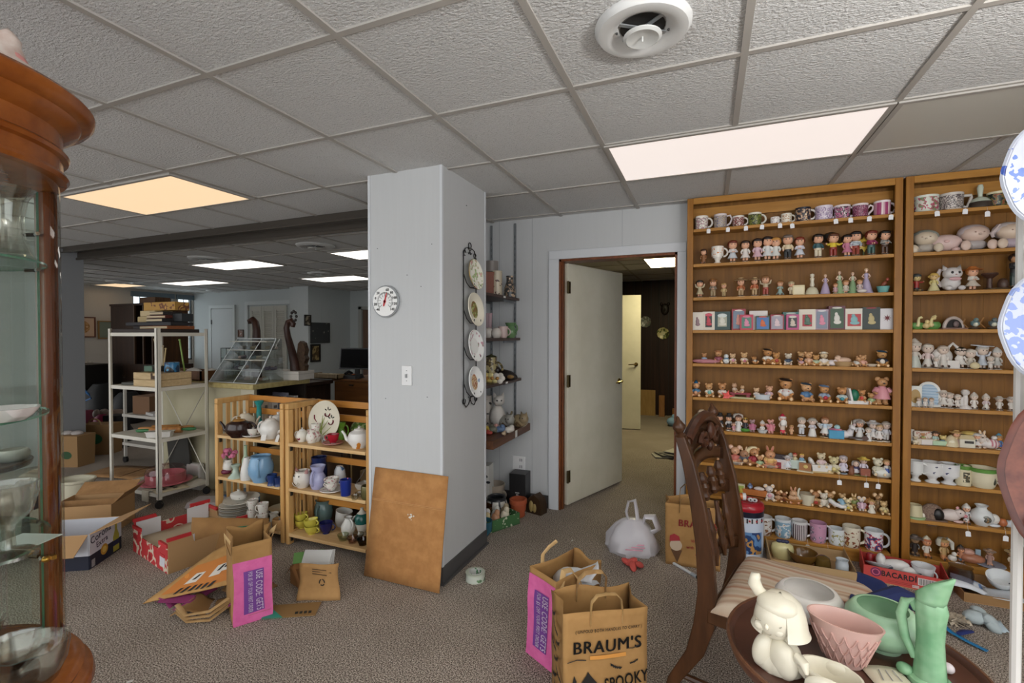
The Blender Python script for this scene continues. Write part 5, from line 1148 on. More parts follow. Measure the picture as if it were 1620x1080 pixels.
def bigbaby(f,c,hood,c2):
    f.p('body',c2).ell((0,0,.22),(.42,.3,.22));b=f.p('head',c,'8a6a5a');b.ell((0,-.05,.65),(.46,.36,.33));b.ell((0,-.42,.6),(.05,.05,.04))
    for s in (-1,1):b.ell((s*.14,-.4,.68),(.035,.02,.02),mi=1)
    f.p('hood',hood).ell((0,.06,.72),(.52,.38,.34));f.p('legs',c2).tube([(-.2,-.1,.15),(-.4,-.35,.14)],.14,8)
    for s,nm in ((-1,'l'),(1,'r')):f.p('foot',c).ell((s*.42,-.36,.17),(.17,.1,.2))
F(1,1463,31,'baby doll head figure in a grey green bonnet',lambda f:bigbaby(f,'c8b8a2','8c918a','a89f94'),name='baby_figurine')
F(1,1495,24,'round pink pig shaped bank',lambda f:(f.p('body','ceb4ae').ell((0,0,.52),(.78,.55,.5)),f.p('snout','c9a49e').ell((-.05,-.55,.55),(.13,.06,.09)),f.p('ears','ceb0aa').ell((-.6,-.1,.75),(.14,.1,.16)),f.p('feet','c9aaa4').ell((.4,-.3,.1),(.2,.2,.12))),name='pig_bank',cat='bank')
F(1,1518,15,'tiny mushroom shaped figure by the pig bank',lambda f:(f.p('stalk','bfb2a2').lathe([(0,0),(.4,0),(.3,.3),(.25,.6),(0,.6)],n=12),f.p('cap','c9bba4').ell((0,0,.72),(.55,.5,.28))),name='mushroom_figurine')
F(1,1540,35,'large sleeping baby in a mauve night cap',lambda f:bigbaby(f,'cdb4a6','b3a6a6','a8a09e'),name='baby_figurine')
F(1,1596,36,'large baby in a pointed lilac cap at the plates',lambda f:(bigbaby(f,'cdb8a4','b9b0ae','a99aa4'),f.p('tassel','c0b2b0').tube([(-.3,0,.9),(-.62,-.1,.6),(-.6,-.15,.45)],[.12,.07,.05])),name='baby_figurine')
F(2,1450,26,'kneeling boy in a black hat and red shirt',C(hair='3a3a38',top='9a2c24',bot='1e2428',skin='cfb880',hat='cap',hatc='4a4c4c',pose='sit',base=None,arms='out'))
F(2,1477,26,'girl in a full yellow ruffled frock',C(hair='c2a050',top='cbbd7c',bot='cfc694',dress=2,skin='d3b27c',base='6f4a20',long=3))
F(2,1504.6,37,'big white kitten with black eyes and a pink bow',lambda f:(f.p('body','c9c4c2').ell((-.02,0,.3),(.3,.26,.3)),f.p('head','cfcac8','14100f','c08a8a').ell((0,-.06,.66),(.3,.26,.24)),[f.L[-1][1].ell((s*.11,-.29,.68),(.045,.03,.05),mi=1) for s in (-1,1)],f.L[-1][1].ell((0,-.32,.6),(.03,.03,.02),mi=2),[f.L[-1][1].lathe([(.11,0),(0,.22)],(s*.2,-.02,.8),8,(0,s*22,0)) for s in (-1,1)],f.p('bow','c9a0a2').ell((0,-.26,.44),(.2,.06,.07)),[f.p('paw','cfcac8').ell((s*.2,-.26,.1),(.11,.12,.09)) for s in (-1,1)],f.p('tail','c4b8b6').tube([(-.25,.1,.2),(-.42,.1,.4),(-.36,.1,.7),(-.3,.1,.85)],[.09,.08,.07,.05])),name='cat_figurine')
F(2,1538,34,'girl in a wide orange mushroom hat and white dress',C(hair='b9763c',top='cfcac0',bot='c9bfb0',dress=2,hat='brim',hatc='b3652c',arms='front',base=None))
F(2,1572,29,'dark brown bird bath ornament with a squirrel',lambda f:(f.p('pedestal','4a3228').lathe([(0,0),(.25,0),(.12,.1),(.1,.55),(.32,.75),(.3,.82),(0,.78)],n=14,c=(-.15,0,0)),f.p('animal','4f3a30').ell((.3,-.05,.25),(.2,.25,.3)),f.p('base','6a5a44').ell((.1,-.05,.04),(.5,.3,.06))),name='bird_bath_figurine')
F(2,1606,50,'tall seated man in dark clothes with a red scarf',C(hair='2a1d18',top='2c2a2c',bot='2f3a38',skin='b98a64',base='2a2420',arms='front',hr=.12),name='man_figurine')
F(3,1450,19,'green swan shaped vase at the left end',swanvase,name='swan_vase',cat='vase')
F(3,1474,21,'green vase with two cream cherubs',lambda f:(swanvase(f,'5a8a44','d0c08a'),[f.p('cherub','cfba84').ell((x,-.3,z),r) for x,z,r in ((-.35,.25,.2),(-.3,.52,.13),(.05,.75,.12),(-.1,.3,.16))]),name='cherub_vase',cat='vase')
F(3,1508,18,'pale arched grotto with a dark inside',lambda f:(f.p('arch','b3a49c').tube(arc(0,.15,.62,-10,190,12,0,.75),.13,8),f.p('hollow','1d1714').ext([(.55*math.cos(R_(a)),.68*math.sin(R_(a))) for a in range(0,181,15)],.3,Matrix.Translation((0,.2,.1))@rot((90,0,0))),f.p('base','8a6a5a').box((0,0,.06),(1.7,.5,.12)),f.p('statue','6a5a58').ell((.1,-.15,.4),(.2,.1,.25))),name='grotto_figurine')
F(3,1542,17,'grey bird ornament on a branch, left of two',lambda f:(bird(f,'6f8a8c','cfcdba','4a3a2a'),f.p('twig','8a6030').tube([(-.4,0,.1),(-.75,0,.5),(-.6,0,.9)],.05)),name='bird_figurine')
F(3,1571,17,'grey bird ornament on a branch, right of two',lambda f:(bird(f,'667478','c9c8b4','4a3a2a'),f.p('twig','9a6a34').tube([(-.5,0,.1),(-.85,0,.5),(-.6,0,1.0)],.05)),name='bird_figurine')
F(3,1597,17,'pale petal shaped dish behind the blue plate',lambda f:(f.p('petal','bdb6a0').ell((-.15,0,.5),(.5,.14,.4),(0,30,0)),f.p('petal','b3ae98').ell((.35,0,.5),(.45,.14,.42),(0,-30,0)),f.p('base','4a5230').ell((0,0,.12),(.4,.25,.14))),name='flower_figurine')
PW='cfc8c0';PS='d3bfb0'
def pm(**k):d=dict(hair='bdb4a8',top=PW,bot='c9c4bc',skin=PS,base='cfc8be',eyes='4a3a34');d.update(k);return C(**d)
F(4,1447,38,'white figure wearing a crown, left end of the fifth shelf',pm(dress=1,long=1,hat='cone',hatc='cac2b6',top='c4bcb2',bot='b8bcb2'))
F(4,1467.5,34,'white kneeling boy with a dark strap',lambda f:(pm(dress=1,pose='sit',top='cdb8b2')(f),f.p('strap','2c2e34').tube([(.2,-.1,.4),(.3,-.05,.2)],.04)))
F(4,1481,16,'small white child with tiny cups by the arch',pm(pose='sit'),y=FY_-.03)
F(4,1492,32,'seated white mother with a bow in front of a cushion',lambda f:(f.p('cushion','c6c0ba').ell((0,.12,.5),(.38,.14,.42)),pm(pose='sit',hair='c0b2a4',dress=2)(f)))
F(4,1507,37,'white pointed church arch with an open doorway',lambda f:(f.p('arch','cfcac4').tube([(-.17,0,0),(-.17,0,.6),(-.12,0,.82),(0,0,.96),(.12,0,.82),(.17,0,.6),(.17,0,0)],.05,6),f.p('step','c9c4be').box((0,0,.15),(.36,.2,.3))),name='arch_figurine',cat='ornament')
F(4,1519.5,31,'white child in a black cap',pm(hair='b0a294',hat='cap',hatc='26241f',dress=1))
F(4,1535,28,'stout white child hugging a yellow chick',lambda f:(pm(dress=2,hr=.22,top='bdb4a4',bot='b3aca0')(f),f.p('chick','cfc29a').ell((.1,-.25,.18),(.2,.14,.18))))
F(4,1554,34,'white graduate in a flat square cap',pm(hat='grad',hatc='c9ccd0',dress=1,top='c0c3cb',bot='b4bac2',arms='up',base=None))
F(4,1567,19,'small white child holding a lamb',pm(pose='sit',hold=None) if False else pm(pose='sit',arms='front'),y=FY_-.03)
F(4,1577,29,'white elf in a curled pointed hood',pm(hair=None,hat='cone',hatc='b9b8b4',dress=1,top='b9b6ae',bot='aaa9a4'))
F(5,1446,29,'white oval picture frame with a tan centre',lambda f:(f.p('frame','d0d0c8').box((0,0,.5),(.56,.16,1)),f.p('picture','a8874a').lathe([(.2,0),(.2,.02),(0,.02)],c=(.03,-.07,.5),n=20,R=(90,0,0),sy=1.7)),name='oval_frame',cat='frame')
F(5,1469,36,'white arched plaque with blue writing',lambda f:(f.p('plaque','d3d2cc').ext([(-.36,0),(.36,0),(.36,.55)]+[(.36*math.cos(R_(a)),.55+.43*math.sin(R_(a))) for a in range(15,180,15)]+[(-.36,.55)],.08,Matrix.Translation((0,.04,0))@rot((90,0,0))),f.p('panel',stripes(['9fb4c6','8aa4bb','aebfce'],9,2,.5)).ext([(-.28,.08),(.28,.08),(.28,.55)]+[(.28*math.cos(R_(a)),.55+.34*math.sin(R_(a))) for a in range(15,180,15)]+[(-.28,.55)],.02,Matrix.Translation((0,-.035,0))@rot((90,0,0)))),name='arched_plaque',cat='plaque',y=FY_+.02)
for px,lb in ((1453.6,'small white child under the oval frame'),(1464,'small white child in front of the blue plaque, left'),(1474,'small white child in front of the blue plaque, right')):
    F(5,px,14,lb,pm(pose='sit' if px<1470 else 'stand',hair='a88a6a'),y=FY_-.035)
F(5,1492.5,25,'white girl under a mushroom shaped bonnet',pm(hat='brim',hatc='cbbfb4',dress=2))
F(5,1503,22,'white girl with an open book',pm(dress=2,hair='b8aa9c'),y=FY_-.01)
F(5,1515,20,'white child beside a small door with a dark gap',lambda f:(pm(dress=1,hat='cap',hatc='cfc3b6')(f),f.p('door','c6c2be').box((.3,0,.4),(.3,.2,.8))))
F(5,1527,27,'tall thin white candle like figure',lambda f:f.p('body','cfc9c4').lathe([(0,0),(.28,0),(.25,.1),(.1,.2),(.12,.5),(.09,.7),(.17,.78),(.18,.9),(.1,1),(0,1)],n=12),name='candle_figurine')
F(5,1541,22,'white girl with a blue ribbon, pointed cap',pm(dress=1,hat='cone',hatc='c9c2bb',pose='sit'))
F(5,1560,21,'white girl with a pink ribbon, pointed cap',pm(dress=1,hat='cone',hatc='cfc6bf',pose='sit',top='c9b8b8'))
F(5,1581,20,'white child in a grey cap lying on cushions',pm(pose='sit',hat='brim',hatc='c4bfba',top='bfb8ae'))
F(5,1599.5,20,'white child in a flat cap beside the copper plate',pm(pose='sit',hat='brim',hatc='c9c3bd',top='c4bdb4'))
F(5,1612,16,'small round white child half behind the copper plate',pm(pose='sit',hr=.22))
F(6,1441.5,21,'thin grey goose figure at the left end of the seventh shelf',lambda f:(f.p('body','bdb8b0').ell((0,0,.25),(.25,.2,.25)),f.p('neck','bdb8b0').tube([(0,0,.3),(-.02,0,.7),(.05,0,.92),(.15,-.03,.9)],[.13,.08,.09,.05])),name='goose_figurine')
F(6,1448.5,12,'tiny cream squirrel by the goose',B(fur='c6b496',cloth='cfc6b0'),name='squirrel_figurine',y=FY_-.03)
F(6,1460,19,'flowered sofa with a sleeping pair',many((Matrix.Identity(4),lambda f:(f.p('s',pat('c9bfb2',['b07a6a','8a9a78'],8,.55)).box((0,.1,.5),(1.15,.3,.9)),f.p('s','c6b9a8').box((0,-.05,.22),(1.2,.6,.42))),'sofa'),(rndT(-.05,-.1,.35,.5),B(fur='c08a60',cloth='8a9a5a'),'bear'),(Matrix.Identity(4),lambda f:f.p('b','d0cac6').box((.05,-.35,.2),(.7,.1,.35)),'blanket')),name='sofa_figurine',cat='ornament')
F(6,1480,20,'child with a dark hat on a green lattice bench',lambda f:(kid(f,hair='6a4a30',top='9ab0a8',bot='c9b48a',hat='brim',hatc='3a3430',base=None),f.p('bench','a8c0a0').box((.25,-.1,.18),(1.1,.4,.3))))
F(6,1492,15,'yellow chick in a blue hat at the bench end',B(fur='cfb87a',cloth='6a8aa4',ear='round'),name='chick_figurine')
F(6,1504.7,17,'cream clock shaped house with dark hands',lambda f:(f.p('house','c9bb9a').lathe([(0,0),(.5,0),(.42,.5),(.2,.8),(0,.95)],n=14),f.p('dial','d6cdb4').ell((0,-.38,.38),(.2,.06,.2))),name='house_figurine',cat='ornament')
F(6,1513,23,'woman in a straw hat and pink skirt',C(hair='7a5230',top='bda27a',bot='c0a09a',dress=1,long=1,hat='brim',hatc='c2a26a'))
F(6,1528,17,'white cottage with dark windows',lambda f:(f.p('house','c9c4b4').box((0,0,.35),(1.0,.6,.7)),f.p('roof','c0b08a').box((0,0,.85),(1.1,.7,.3),top=(.7,.3)),f.p('window','2a241e').box((.1,-.3,.45),(.6,.04,.2))),name='cottage_figurine',cat='ornament')
F(6,1534,22,'dark round tray shaped figure with cream top',lambda f:(f.p('pot','2c221c').lathe([(0,0),(.3,0),(.36,.5),(.25,.75),(0,.75)],n=14),f.p('lid','c6ac64').ell((0,0,.85),(.45,.35,.14))),name='pot_figurine',cat='ornament',y=FY_+.03)
F(6,1546,21,'girl in blue and white with a black dog',C(hair='c6c2bd',top='3a4a6a',bot='c9c6c4',dress=2,hat='bonnet',hatc='d0cbc6'))
F(6,1554,25,'white rabbit with upright brown ears',B(fur='c9b8a8',cloth='c6bcb4',ear='long',pose='stand'),name='rabbit_figurine')
F(6,1567,19,'white goose under a pink striped blanket',lambda f:(f.p('body','cfc8c4').ell((0,0,.35),(.6,.35,.35)),f.p('blanket',stripes(['cfc4c2','b0707a'],5,0,.6)).ell((.1,-.03,.38),(.45,.36,.36)),f.p('head','d0cac6').ell((.15,-.15,.85),(.18,.18,.16))),name='goose_figurine')
F(6,1580.5,21,'blue hooded child beside the copper plate',C(hair='8a6a44',top='4a6f9a',bot='3f5f96',dress=2,hat='cone',hatc='4f86a0',skin='c98a4a'))
MUG(7,1448,20,32,'white footed mug with a grey bird, first of three','d3d3d0',pat('d3d3d0',['6a6f5a','4a4a44'],22,.68),foot=1,rz=-30)
MUG(7,1475,26,32,'white footed mug with a blue flower sprig, second of three','d3d2d0',pat('d3d2d0',['4a4a64','6a6a60'],22,.68),foot=1,rz=60)
MUG(7,1501,27,32,'white footed mug with a dark blue figure, third of three','d3d2d2',pat('d3d2d2',['3a3f6a','5a4a5a'],22,.68),foot=1,rz=40)
F(7,1524,28,'cream jar with a green rim and dark picture',lambda f:(f.p('jar','cfc6a8','5a8438').lathe([(0,0),(.3,0),(.31,.05),(.31,.82),(.33,.88),(.33,1),(.28,1),(.26,.6),(0,.2)],n=20,mf=lambda a,z,j:1 if j in (4,5,6) or z>.84 else 0),f.p('picture',pat('cfc6a8',['3a3a2c','6a5a3a'],9,.4)).lathe([(.312,.2),(.312,.7)],n=6,a0=-110,a1=-60)),name='jar',cat='jar',rz=0)
F(7,1554,28,'cream pitcher with a green rim and curled handle',lambda f:(f.p('body','cfc6aa','5a8a3c').lathe([(0,0),(.42,0),(.5,.12),(.56,.5),(.54,.78),(.58,.98),(.53,.98),(.48,.6),(0,.2)],n=22,mf=lambda a,z,j:1 if j in (4,5) and z>.6 else 0),f.p('handle','cdc6b0').tube([(.5,0,.85),(.8,0,.9),(.9,0,.65),(.6,0,.35)],.06),f.p('spout','cfc6aa').tube([(-.45,0,.85),(-.66,0,.95),(-.72,0,1.02)],[.16,.1,.05]),f.p('picture','3a3a2a').ell((.3,-.44,.4),(.06,.05,.18))),name='pitcher',cat='pitcher',rz=0)
F(7,1580,9,'broken cream handle lying by the copper plate',lambda f:f.p('piece','cfc6b4').tube([(-.5,0,.3),(-.2,0,.9),(.2,0,.4),(.5,0,.9)],.2),name='handle_piece',cat='fragment')
F(8,1447,19,'cream cottage cup with a green foot',lambda f:(f.p('cup','c2b894').lathe([(0,0),(.5,0),(.48,.4),(.42,.95),(.36,.95),(0,.5)],n=16),f.p('base','7f9a6a').lathe([(0,0),(.7,0),(.66,.12),(0,.14)],n=16),f.p('path','cfcabc').ell((.5,-.25,.25),(.25,.15,.22))),name='cottage_cup',cat='ornament')
F(8,1475,22,'rough brown stone cave ornament with a dark mouth',lambda f:(f.p('rock',speck('5f4a40','8a7464',14,.9)).ell((0,.05,.25),(.68,.4,.75)),f.p('mouth','15110f').ell((.22,-.22,.35),(.32,.22,.42)),f.p('floor','6a564a').box((0,0,.03),(1.3,.8,.06))),name='cave_figurine',cat='ornament')
F(8,1505,21,'white pig figurine with a pink snout',lambda f:(f.p('body','cfc2bc').ell((-.05,0,.42),(.6,.38,.4)),f.p('head','cfc2bc','221a18').ell((.38,-.15,.62),(.3,.28,.28)),f.L[-1][1].ell((.3,-.42,.7),.04,mi=1),f.p('snout','b9747a').ell((.62,-.3,.5),(.14,.12,.12)),f.p('ear','bd8a8a').ell((.35,-.02,.92),(.1,.06,.12)),f.p('feet','c4a8a4').ell((.3,-.25,.08),(.3,.15,.09))),name='pig_figurine')
F(8,1529,26,'white clown figure with dark trim, tagged',lambda f:kid(f,hair='c9c4c0',top=pat('c9c6c4',['3a3a3a'],12,.6),bot=pat('c9c6c4',['4a4a4a'],12,.58),pose='sit',hat='cone',hatc='bdb8b0',base=None),tagpx=1532)
F(8,1553,29,'round white vase with a dark flower spray',lambda f:(f.p('vase','cdcfce').lathe([(0,0),(.24,0),(.26,.04),(.44,.25),(.47,.42),(.36,.66),(.2,.8),(.18,.88),(.26,.98),(.22,.98),(.14,.85),(0,.5)],n=24),f.p('spray',pat('8a8a80',['3a3a34','a07a4a'],14,.45)).ell((.12,-.43,.4),(.16,.04,.17))),name='vase',cat='vase')
F(8,1584,18,'white gnome lying down with an orange beard, tagged',lambda f:(f.p('hat','cfcbc4').ell((-.45,0,.6),(.35,.3,.4)),f.p('face','a8623c').ell((.05,-.1,.4),(.28,.28,.32)),f.p('body','b9c0c6').ell((.6,0,.3),(.45,.3,.28)),f.p('foot','c9cbd0').ell((-.5,-.1,.12),(.4,.25,.13))),name='gnome_figurine',tagpx=1592)
F(9,1447,29,'dark toned seated figure with grey wings, left end',C(hair='5a4a44',top='2c2420',bot='3a302c',skin='9a7a5a',hat='brim',hatc='6a6058',base='8a8078',pose='sit'))
F(9,1466,27,'gnome in a cream pointed hood with bare feet',C(hair='a8623c',top='c4bcae',bot='bf8a62',hat='cone',hatc='bdb6a2',pose='sit',base=None,skin='c98a60',hr=.2),name='gnome_figurine')
F(9,1493,30,'gnome in a drooping white cap with a brown tunic',lambda f:(kid(f,hair='9a7a4a',top='a88a5c',bot='b07a50',hat='bonnet',hatc='bfbcae',pose='sit',base=None,skin='c98e62',hr=.2),f.p('cap_tail','bdbab0').tube([(.1,.0,.95),(.3,-.05,.8),(.32,-.08,.5)],[.12,.1,.06])),name='gnome_figurine')
F(9,1507,15,'small white duck with orange feet',lambda f:(f.p('body','cfcac0').ell((0,0,.35),(.35,.3,.3)),f.p('head','d0cbc2').ell((.1,-.15,.8),(.2,.2,.2)),f.p('bill','c98a3a').ell((.3,-.25,.75),(.12,.1,.05)),f.p('feet','c08a44').ell((0,-.2,.06),(.4,.25,.08))),name='duck_figurine',y=FY_-.025)
F(9,1520,22,'boy in a black pointed hat and blue trousers',C(hair='5a3a28',top='b07a5c',bot='3f6a80',hat='cone',hatc='2a2826',pose='sit',base=None,skin='c48a64'))
F(9,1536,19,'pink brown ornament shaped like an open basket',lambda f:(f.p('basket','a06a50').ell((.1,-.05,.35),(.75,.4,.35)),f.p('lid','b58a7a').ell((-.1,.1,.75),(.4,.3,.25)),f.p('back','8a9aa4').box((.5,.2,.6),(.3,.1,.8))),name='basket_figurine',cat='ornament')
F(9,1566,24,'child in a grey bonnet sitting on a blue saucer',lambda f:(f.p('saucer','8a90a0').lathe([(0,0),(.5,0),(.72,.08),(.68,.12),(0,.06)],n=20),kid(f,hair='8a6a54',top='9a7a70',bot='b08a78',hat='brim',hatc='9a8474',pose='sit',base=None,skin='c49a80')))
F(9,1603,28,'country child in a broad straw hat at the white post',C(hair='7a5a3a',top='b8aa94',bot='8a7a6a',hat='brim',hatc='b5a076',pose='sit',base=None,skin='c49a74'))

pat=_pat

# ================================================================ CHINA ON THE PINE SHELF UNITS, NOOK AND RACK THINGS
UZ=(.70,.392,.082)
def U(i,px,py):return at(px,py,Z=UZ[i])
WH=glaze('dcdad4');IV=glaze('d9d0bd');CHI=pat('d9d5cb',['b87a80','7a8a6a'],60,.62);CHB=pat('d6d8d8',['5a7a94','3a5a7a'],60,.58)
LG,RG='china on the left pine unit','china on the right pine unit'
# left unit, top shelf
teapot('ivory teapot with a domed lid at the back of the left pine unit',U(0,388,683),.072,.15,IV,200,group=LG)
teapot('glossy dark brown teapot with a tan collar',U(0,390,688)+Vector((.0,-.06,0)),.088,.135,[glaze('2c1712')],20,lm=glaze('9a7038'),group=LG,hm=glaze('24120e'))
for d,n in (((0,0),'blue striped demitasse cup on a saucer, left of the brown teapot'),):cup(n,U(0,361,683),.03,.04,CHB,30,CHB,LG)
cup('second blue striped demitasse cup beside its twin',U(0,354,680),.028,.038,CHB,160,None,LG)
cup('white footed teacup on a saucer in front of the brown teapot',U(0,400,691),.038,.052,CHI,20,WH,LG)
vessel('bud_vase','slim teal glass bud vase rising behind the teapots','vase',U(0,410,681),cm((0,0),(2.5,0),(2.2,.6),(3.4,4),(3.2,6),(1.7,9),(1.9,14),(1.6,19),(3.2,22),(3.6,23)),glaze('2a8a86'),group=LG)
teapot('white ribbed teapot with a small red rose lid, tagged',U(0,428,693),.072,.15,[WH],190,lm=CHI,group=LG)
vessel('sugar_bowl','white covered jar behind the rose lid teapot','jar',U(0,441,687),cm((0,0),(4,0),(5.5,3),(6,7),(5,11),(4.6,12)),WH,group=LG,lid=(cm((5,12),(4,14),(1,15),(1.4,16.5),(0,17)),),inner=False)
for px,py,rz,l in ((416,697,20,'white paper price tag leaning on the rose lid teapot'),(437,699,-12,'white paper price tag by the middle post of the pine units')):
    t=thing('paper_tag',l,'price tag',U(0,px,py),rz);part(t,'tag',mat('d9d6d0',.7),lambda q:q.ext([(-.018,0),(.018,0),(.018,.04),(.006,.052),(-.006,.052),(-.018,.04)],.0015,rot((68,0,0))))
# left unit, middle shelf
t=thing('bird_planter','white bird shaped planter with a plum base and pink flowers','planter',U(1,358,749),10,LG)
part(t,'body',WH,lambda q:(q.ell((.01,0,.055),(.045,.035,.05)),q.ell((-.035,-.01,.07),(.025,.022,.028)),q.lathe([(.02,.09),(.03,.11),(.026,.11),(0,.1)],(.02,0,0),12)))
part(t,'base',glaze('6a2440'),lambda q:q.ell((-.0,-.01,.022),(.05,.035,.022)))
fl=part(t,'flowers',mat('c9708e',.7),lambda q:[q.ell((.02+random.uniform(-.06,.06),random.uniform(-.03,.03),.15+random.uniform(-.025,.03)),random.uniform(.012,.02),u=7,v=5) for _ in range(22)])
part(t,'foliage',mat('5c6248',.8),lambda q:[q.tube([(.02,0,.1),(.02+random.uniform(-.06,.06),random.uniform(-.03,.03),.17)],.002,4) for _ in range(12)])
vessel('candle_holder','pale mint flared candlestick','candlestick',U(1,373,755),cm((0,0),(5,0),(4.6,1),(2.4,3.5),(1.8,6),(2.2,7.5),(3.4,9),(3,9.6)),glaze('aebfb0'),group=LG,wob=lambda a,z:1+(.06*math.cos(6*a) if z<.03 else 0))
vessel('bottle','thin pale green bottle standing behind the white jug','bottle',U(1,389,748),cm((0,0),(2.6,0),(2.8,1),(2.8,10),(1.2,14),(1,20),(1.3,21)),glaze('a8c0a0'),group=LG)
vessel('pitcher','slim white slant topped jug with a red rose','pitcher',U(1,391,758),cm((0,0),(4.2,0),(4.4,.6),(4.6,4),(4,9),(2.6,14),(2,16)),pat('dcd9d2',['b8404a'],22,.70),0,LG,handle=ring_handle(.028,.06,.145,.03,.006),sx=.9)
vessel('pitcher','round sky blue swirl pitcher with a square handle','pitcher',U(1,413,761),cm((0,0),(5,0),(5.4,1),(8,6),(8.4,10),(7.4,15),(6.4,17.5),(6.8,18.5)),glaze('7fa8c9'),-50,LG,handle=([(.06,0,.17),(.115,0,.175),(.12,0,.15),(.1,0,.07),(.078,0,.05)],.01),wob=lambda a,z:1+.015*math.sin(a*5+z*40))
cup('dark blue straight mug with a white rim',U(1,430.5,767),.033,.075,[glaze('22386a')],200,None,LG,foot=.95,name='mug',hm=glaze('22386a'))
cup('second dark blue mug half behind the middle post',U(1,441,768),.03,.06,[glaze('1f2f5c')],20,None,LG,foot=.95,name='mug')
# left unit, bottom shelf
def plate(lab,loc,r,m,group,name='dinner_plate',h=.018,R=None):
    t=thing(name,lab,'plate',loc,0,group,1,R)
    part(t,'body',m,lambda q:q.lathe([(0,0),(r*.6,0),(r*.66,.003),(r,h*.9),(r*.99,h),(r*.64,h*.45),(0,h*.35)],n=32));return t
PLW=glaze('cfccc2');PLE=glaze('b9ae9c')
p0=U(2,374,818)
for i in range(8):plate('white dinner plate %s'%('at the bottom of the left stack' if i==0 else 'at the top of the left stack' if i==7 else 'within the left stack on the bottom shelf'),p0+Vector((.003*(i%2),0,i*.0125)),.115,PLW if i%2 else PLE,'plates in the left stack')
t=plate('wide oval platter tilted on the left stack of plates',p0+Vector((.02,.03,.118)),.15,pat('c6c2b6',['8a7a5a'],30,.7),LG,'platter',.02,R=(10,-4,0));t.scale=(1,.7,1)
vessel('covered_dish','white oval covered dish sitting in the tilted platter','dish',p0+Vector((.0,.02,.137)),cm((0,0),(6,0),(7,2),(6.6,3.5),(3,5),(1,5.5),(1.6,6.6),(0,7)),pat('cfcdc4',['4a4a4a'],30,.72),0,LG,inner=False,sy=.7)
p0=U(2,429,829)
p0.y=2.56
for i in range(7):plate('dark rimmed plate %s'%('at the bottom of the right stack' if i==0 else 'at the top of the right stack' if i==6 else 'within the right stack on the bottom shelf'),p0+Vector((0,.004*(i%2),i*.0125)),.09,glaze('57503f') if i<6 else glaze('b9b49a'),'plates in the right stack')
for k,(px,py,l) in enumerate(((400,823,'left'),(416,829,'right'))):
    b_=U(2,px,py)
    for j in range(2):cup('tall white floral mug, %s one of the %s pair of stacked mugs'%(('lower','upper')[j],l),b_+Vector((.002*j,0,j*.068)),.038,.085,CHI,190+20*k,None,LG,foot=.75,name='mug')
vessel('creamer','small silver and cream jug by the middle post','jug',U(2,434,833),cm((0,0),(2.4,0),(2,2),(3,5),(2.6,8),(3.2,10)),glaze('a9a497'),group=LG,handle=ring_handle(.026,.02,.085,.025,.004))
vessel('bowl','tan curved bowl half hidden behind the kraft bag handle','bowl',U(2,441,838),cm((0,0),(2.5,0),(4,2.5),(4.4,6),(4,8)),glaze('b08a5a'),group=LG)
# right unit, top shelf
teapot('small white pedestal teapot with a plum eggplant picture',U(0,478,698),.04,.09,pat('dcd8cc',['7a1c34','2a1a1a'],22,.66),190,lm=WH,group=RG)
for i,l in enumerate(('small floral white jug, lower of two','small floral white jug, upper one leaning')):vessel('creamer',l,'jug',U(0,493,700)+Vector((0,.0+.035*i,0)),cm((0,0),(2.4,0),(3.6,2.5),(3.4,5),(2.4,7),(3,9+3.5*i)),CHI,160,RG,handle=ring_handle(.03,.02,.075,.018,.004))
t=thing('platter','large oval cream platter with plum vegetables and green stalks, propped upright','platter',Vector((at(512,689,Y=2.56).x,2.56,.703)),0,RG,1.06,(-9,0,0))
PR=[(0,0),(.09,.002),(.125,.014),(.13,.018),(.125,.021),(.09,.01),(0,.008)]
part(t,'body',glaze('d9d3c0'),lambda q:q.lathe(PR,(0,0,.128),40,(90,0,0),sx=1.02,sy=1.0))
part(t,'rim',glaze('cfc7ae'),lambda q:q.tube([(.128*1.02*math.cos(R_(a)),-.0185,.128+.128*math.sin(R_(a))) for a in range(0,360,12)],.0022,5,True))
VP=lambda x,z:(x,-.0125,.128+z)
for x,z,a in ((.02,.045,0),(.055,-.005,30)):
    part(t,'painted_vegetable',glaze('6a1c30'),lambda q:q.tube([VP(x+.02*math.cos(R_(b_+a)),z+.02*math.sin(R_(b_+a))) for b_ in range(170,380,20)],[.003,.007,.009,.01,.011,.011,.01,.009,.008,.006,.003],6,flat=.3))
    part(t,'painted_leaf',glaze('2c2a20'),lambda q:[q.ell(VP(x+dx,z+dz),(.011,.002,.004),(0,da,0),u=8,v=4) for dx,dz,da in ((-.018,.024,30),(.016,.027,-30),(0,.034,80))])
part(t,'painted_vegetable',glaze('7a1c34'),lambda q:q.tube([VP(-.09,.03),VP(-.085,.005),VP(-.065,-.015)],[.006,.007,.003],6,flat=.3))
part(t,'painted_stalk',glaze('9aa85c'),lambda q:[q.tube([VP(x0,-.095),VP(x1,z1)],[.007,.002],6,flat=.25) for x0,x1,z1 in ((-.04,-.0,.02),(-.035,.03,-.0),(-.015,-.02,.03),(.0,.06,-.04),(-.05,-.03,-.02))])
vessel('salt_shaker','small dark speckled shaker by the red cup','shaker',U(0,514,700),cm((0,0),(2,0),(2.4,2),(1.6,4),(.8,5),(0,5.2)),pat('9a948a',['3a3430'],60,.5),group=RG,inner=False)
cup('crimson tomato shaped cup with a white rim on a red leaf saucer',U(0,527,703),.04,.06,[glaze('a01c2c')],200,glaze('a8665a'),RG,hm=glaze('a01c2c'))
vessel('frog_pitcher','bright green frog shaped jug','jug',U(0,540,695),cm((0,0),(2.8,0),(3.4,2),(3,5),(1.8,8),(2.6,10),(3,12)),glaze('6a9a34'),30,RG,handle=ring_handle(.028,.03,.1,.02,.005),spout=([(-.02,0,.1),(-.045,0,.115)],[.012,.006]))
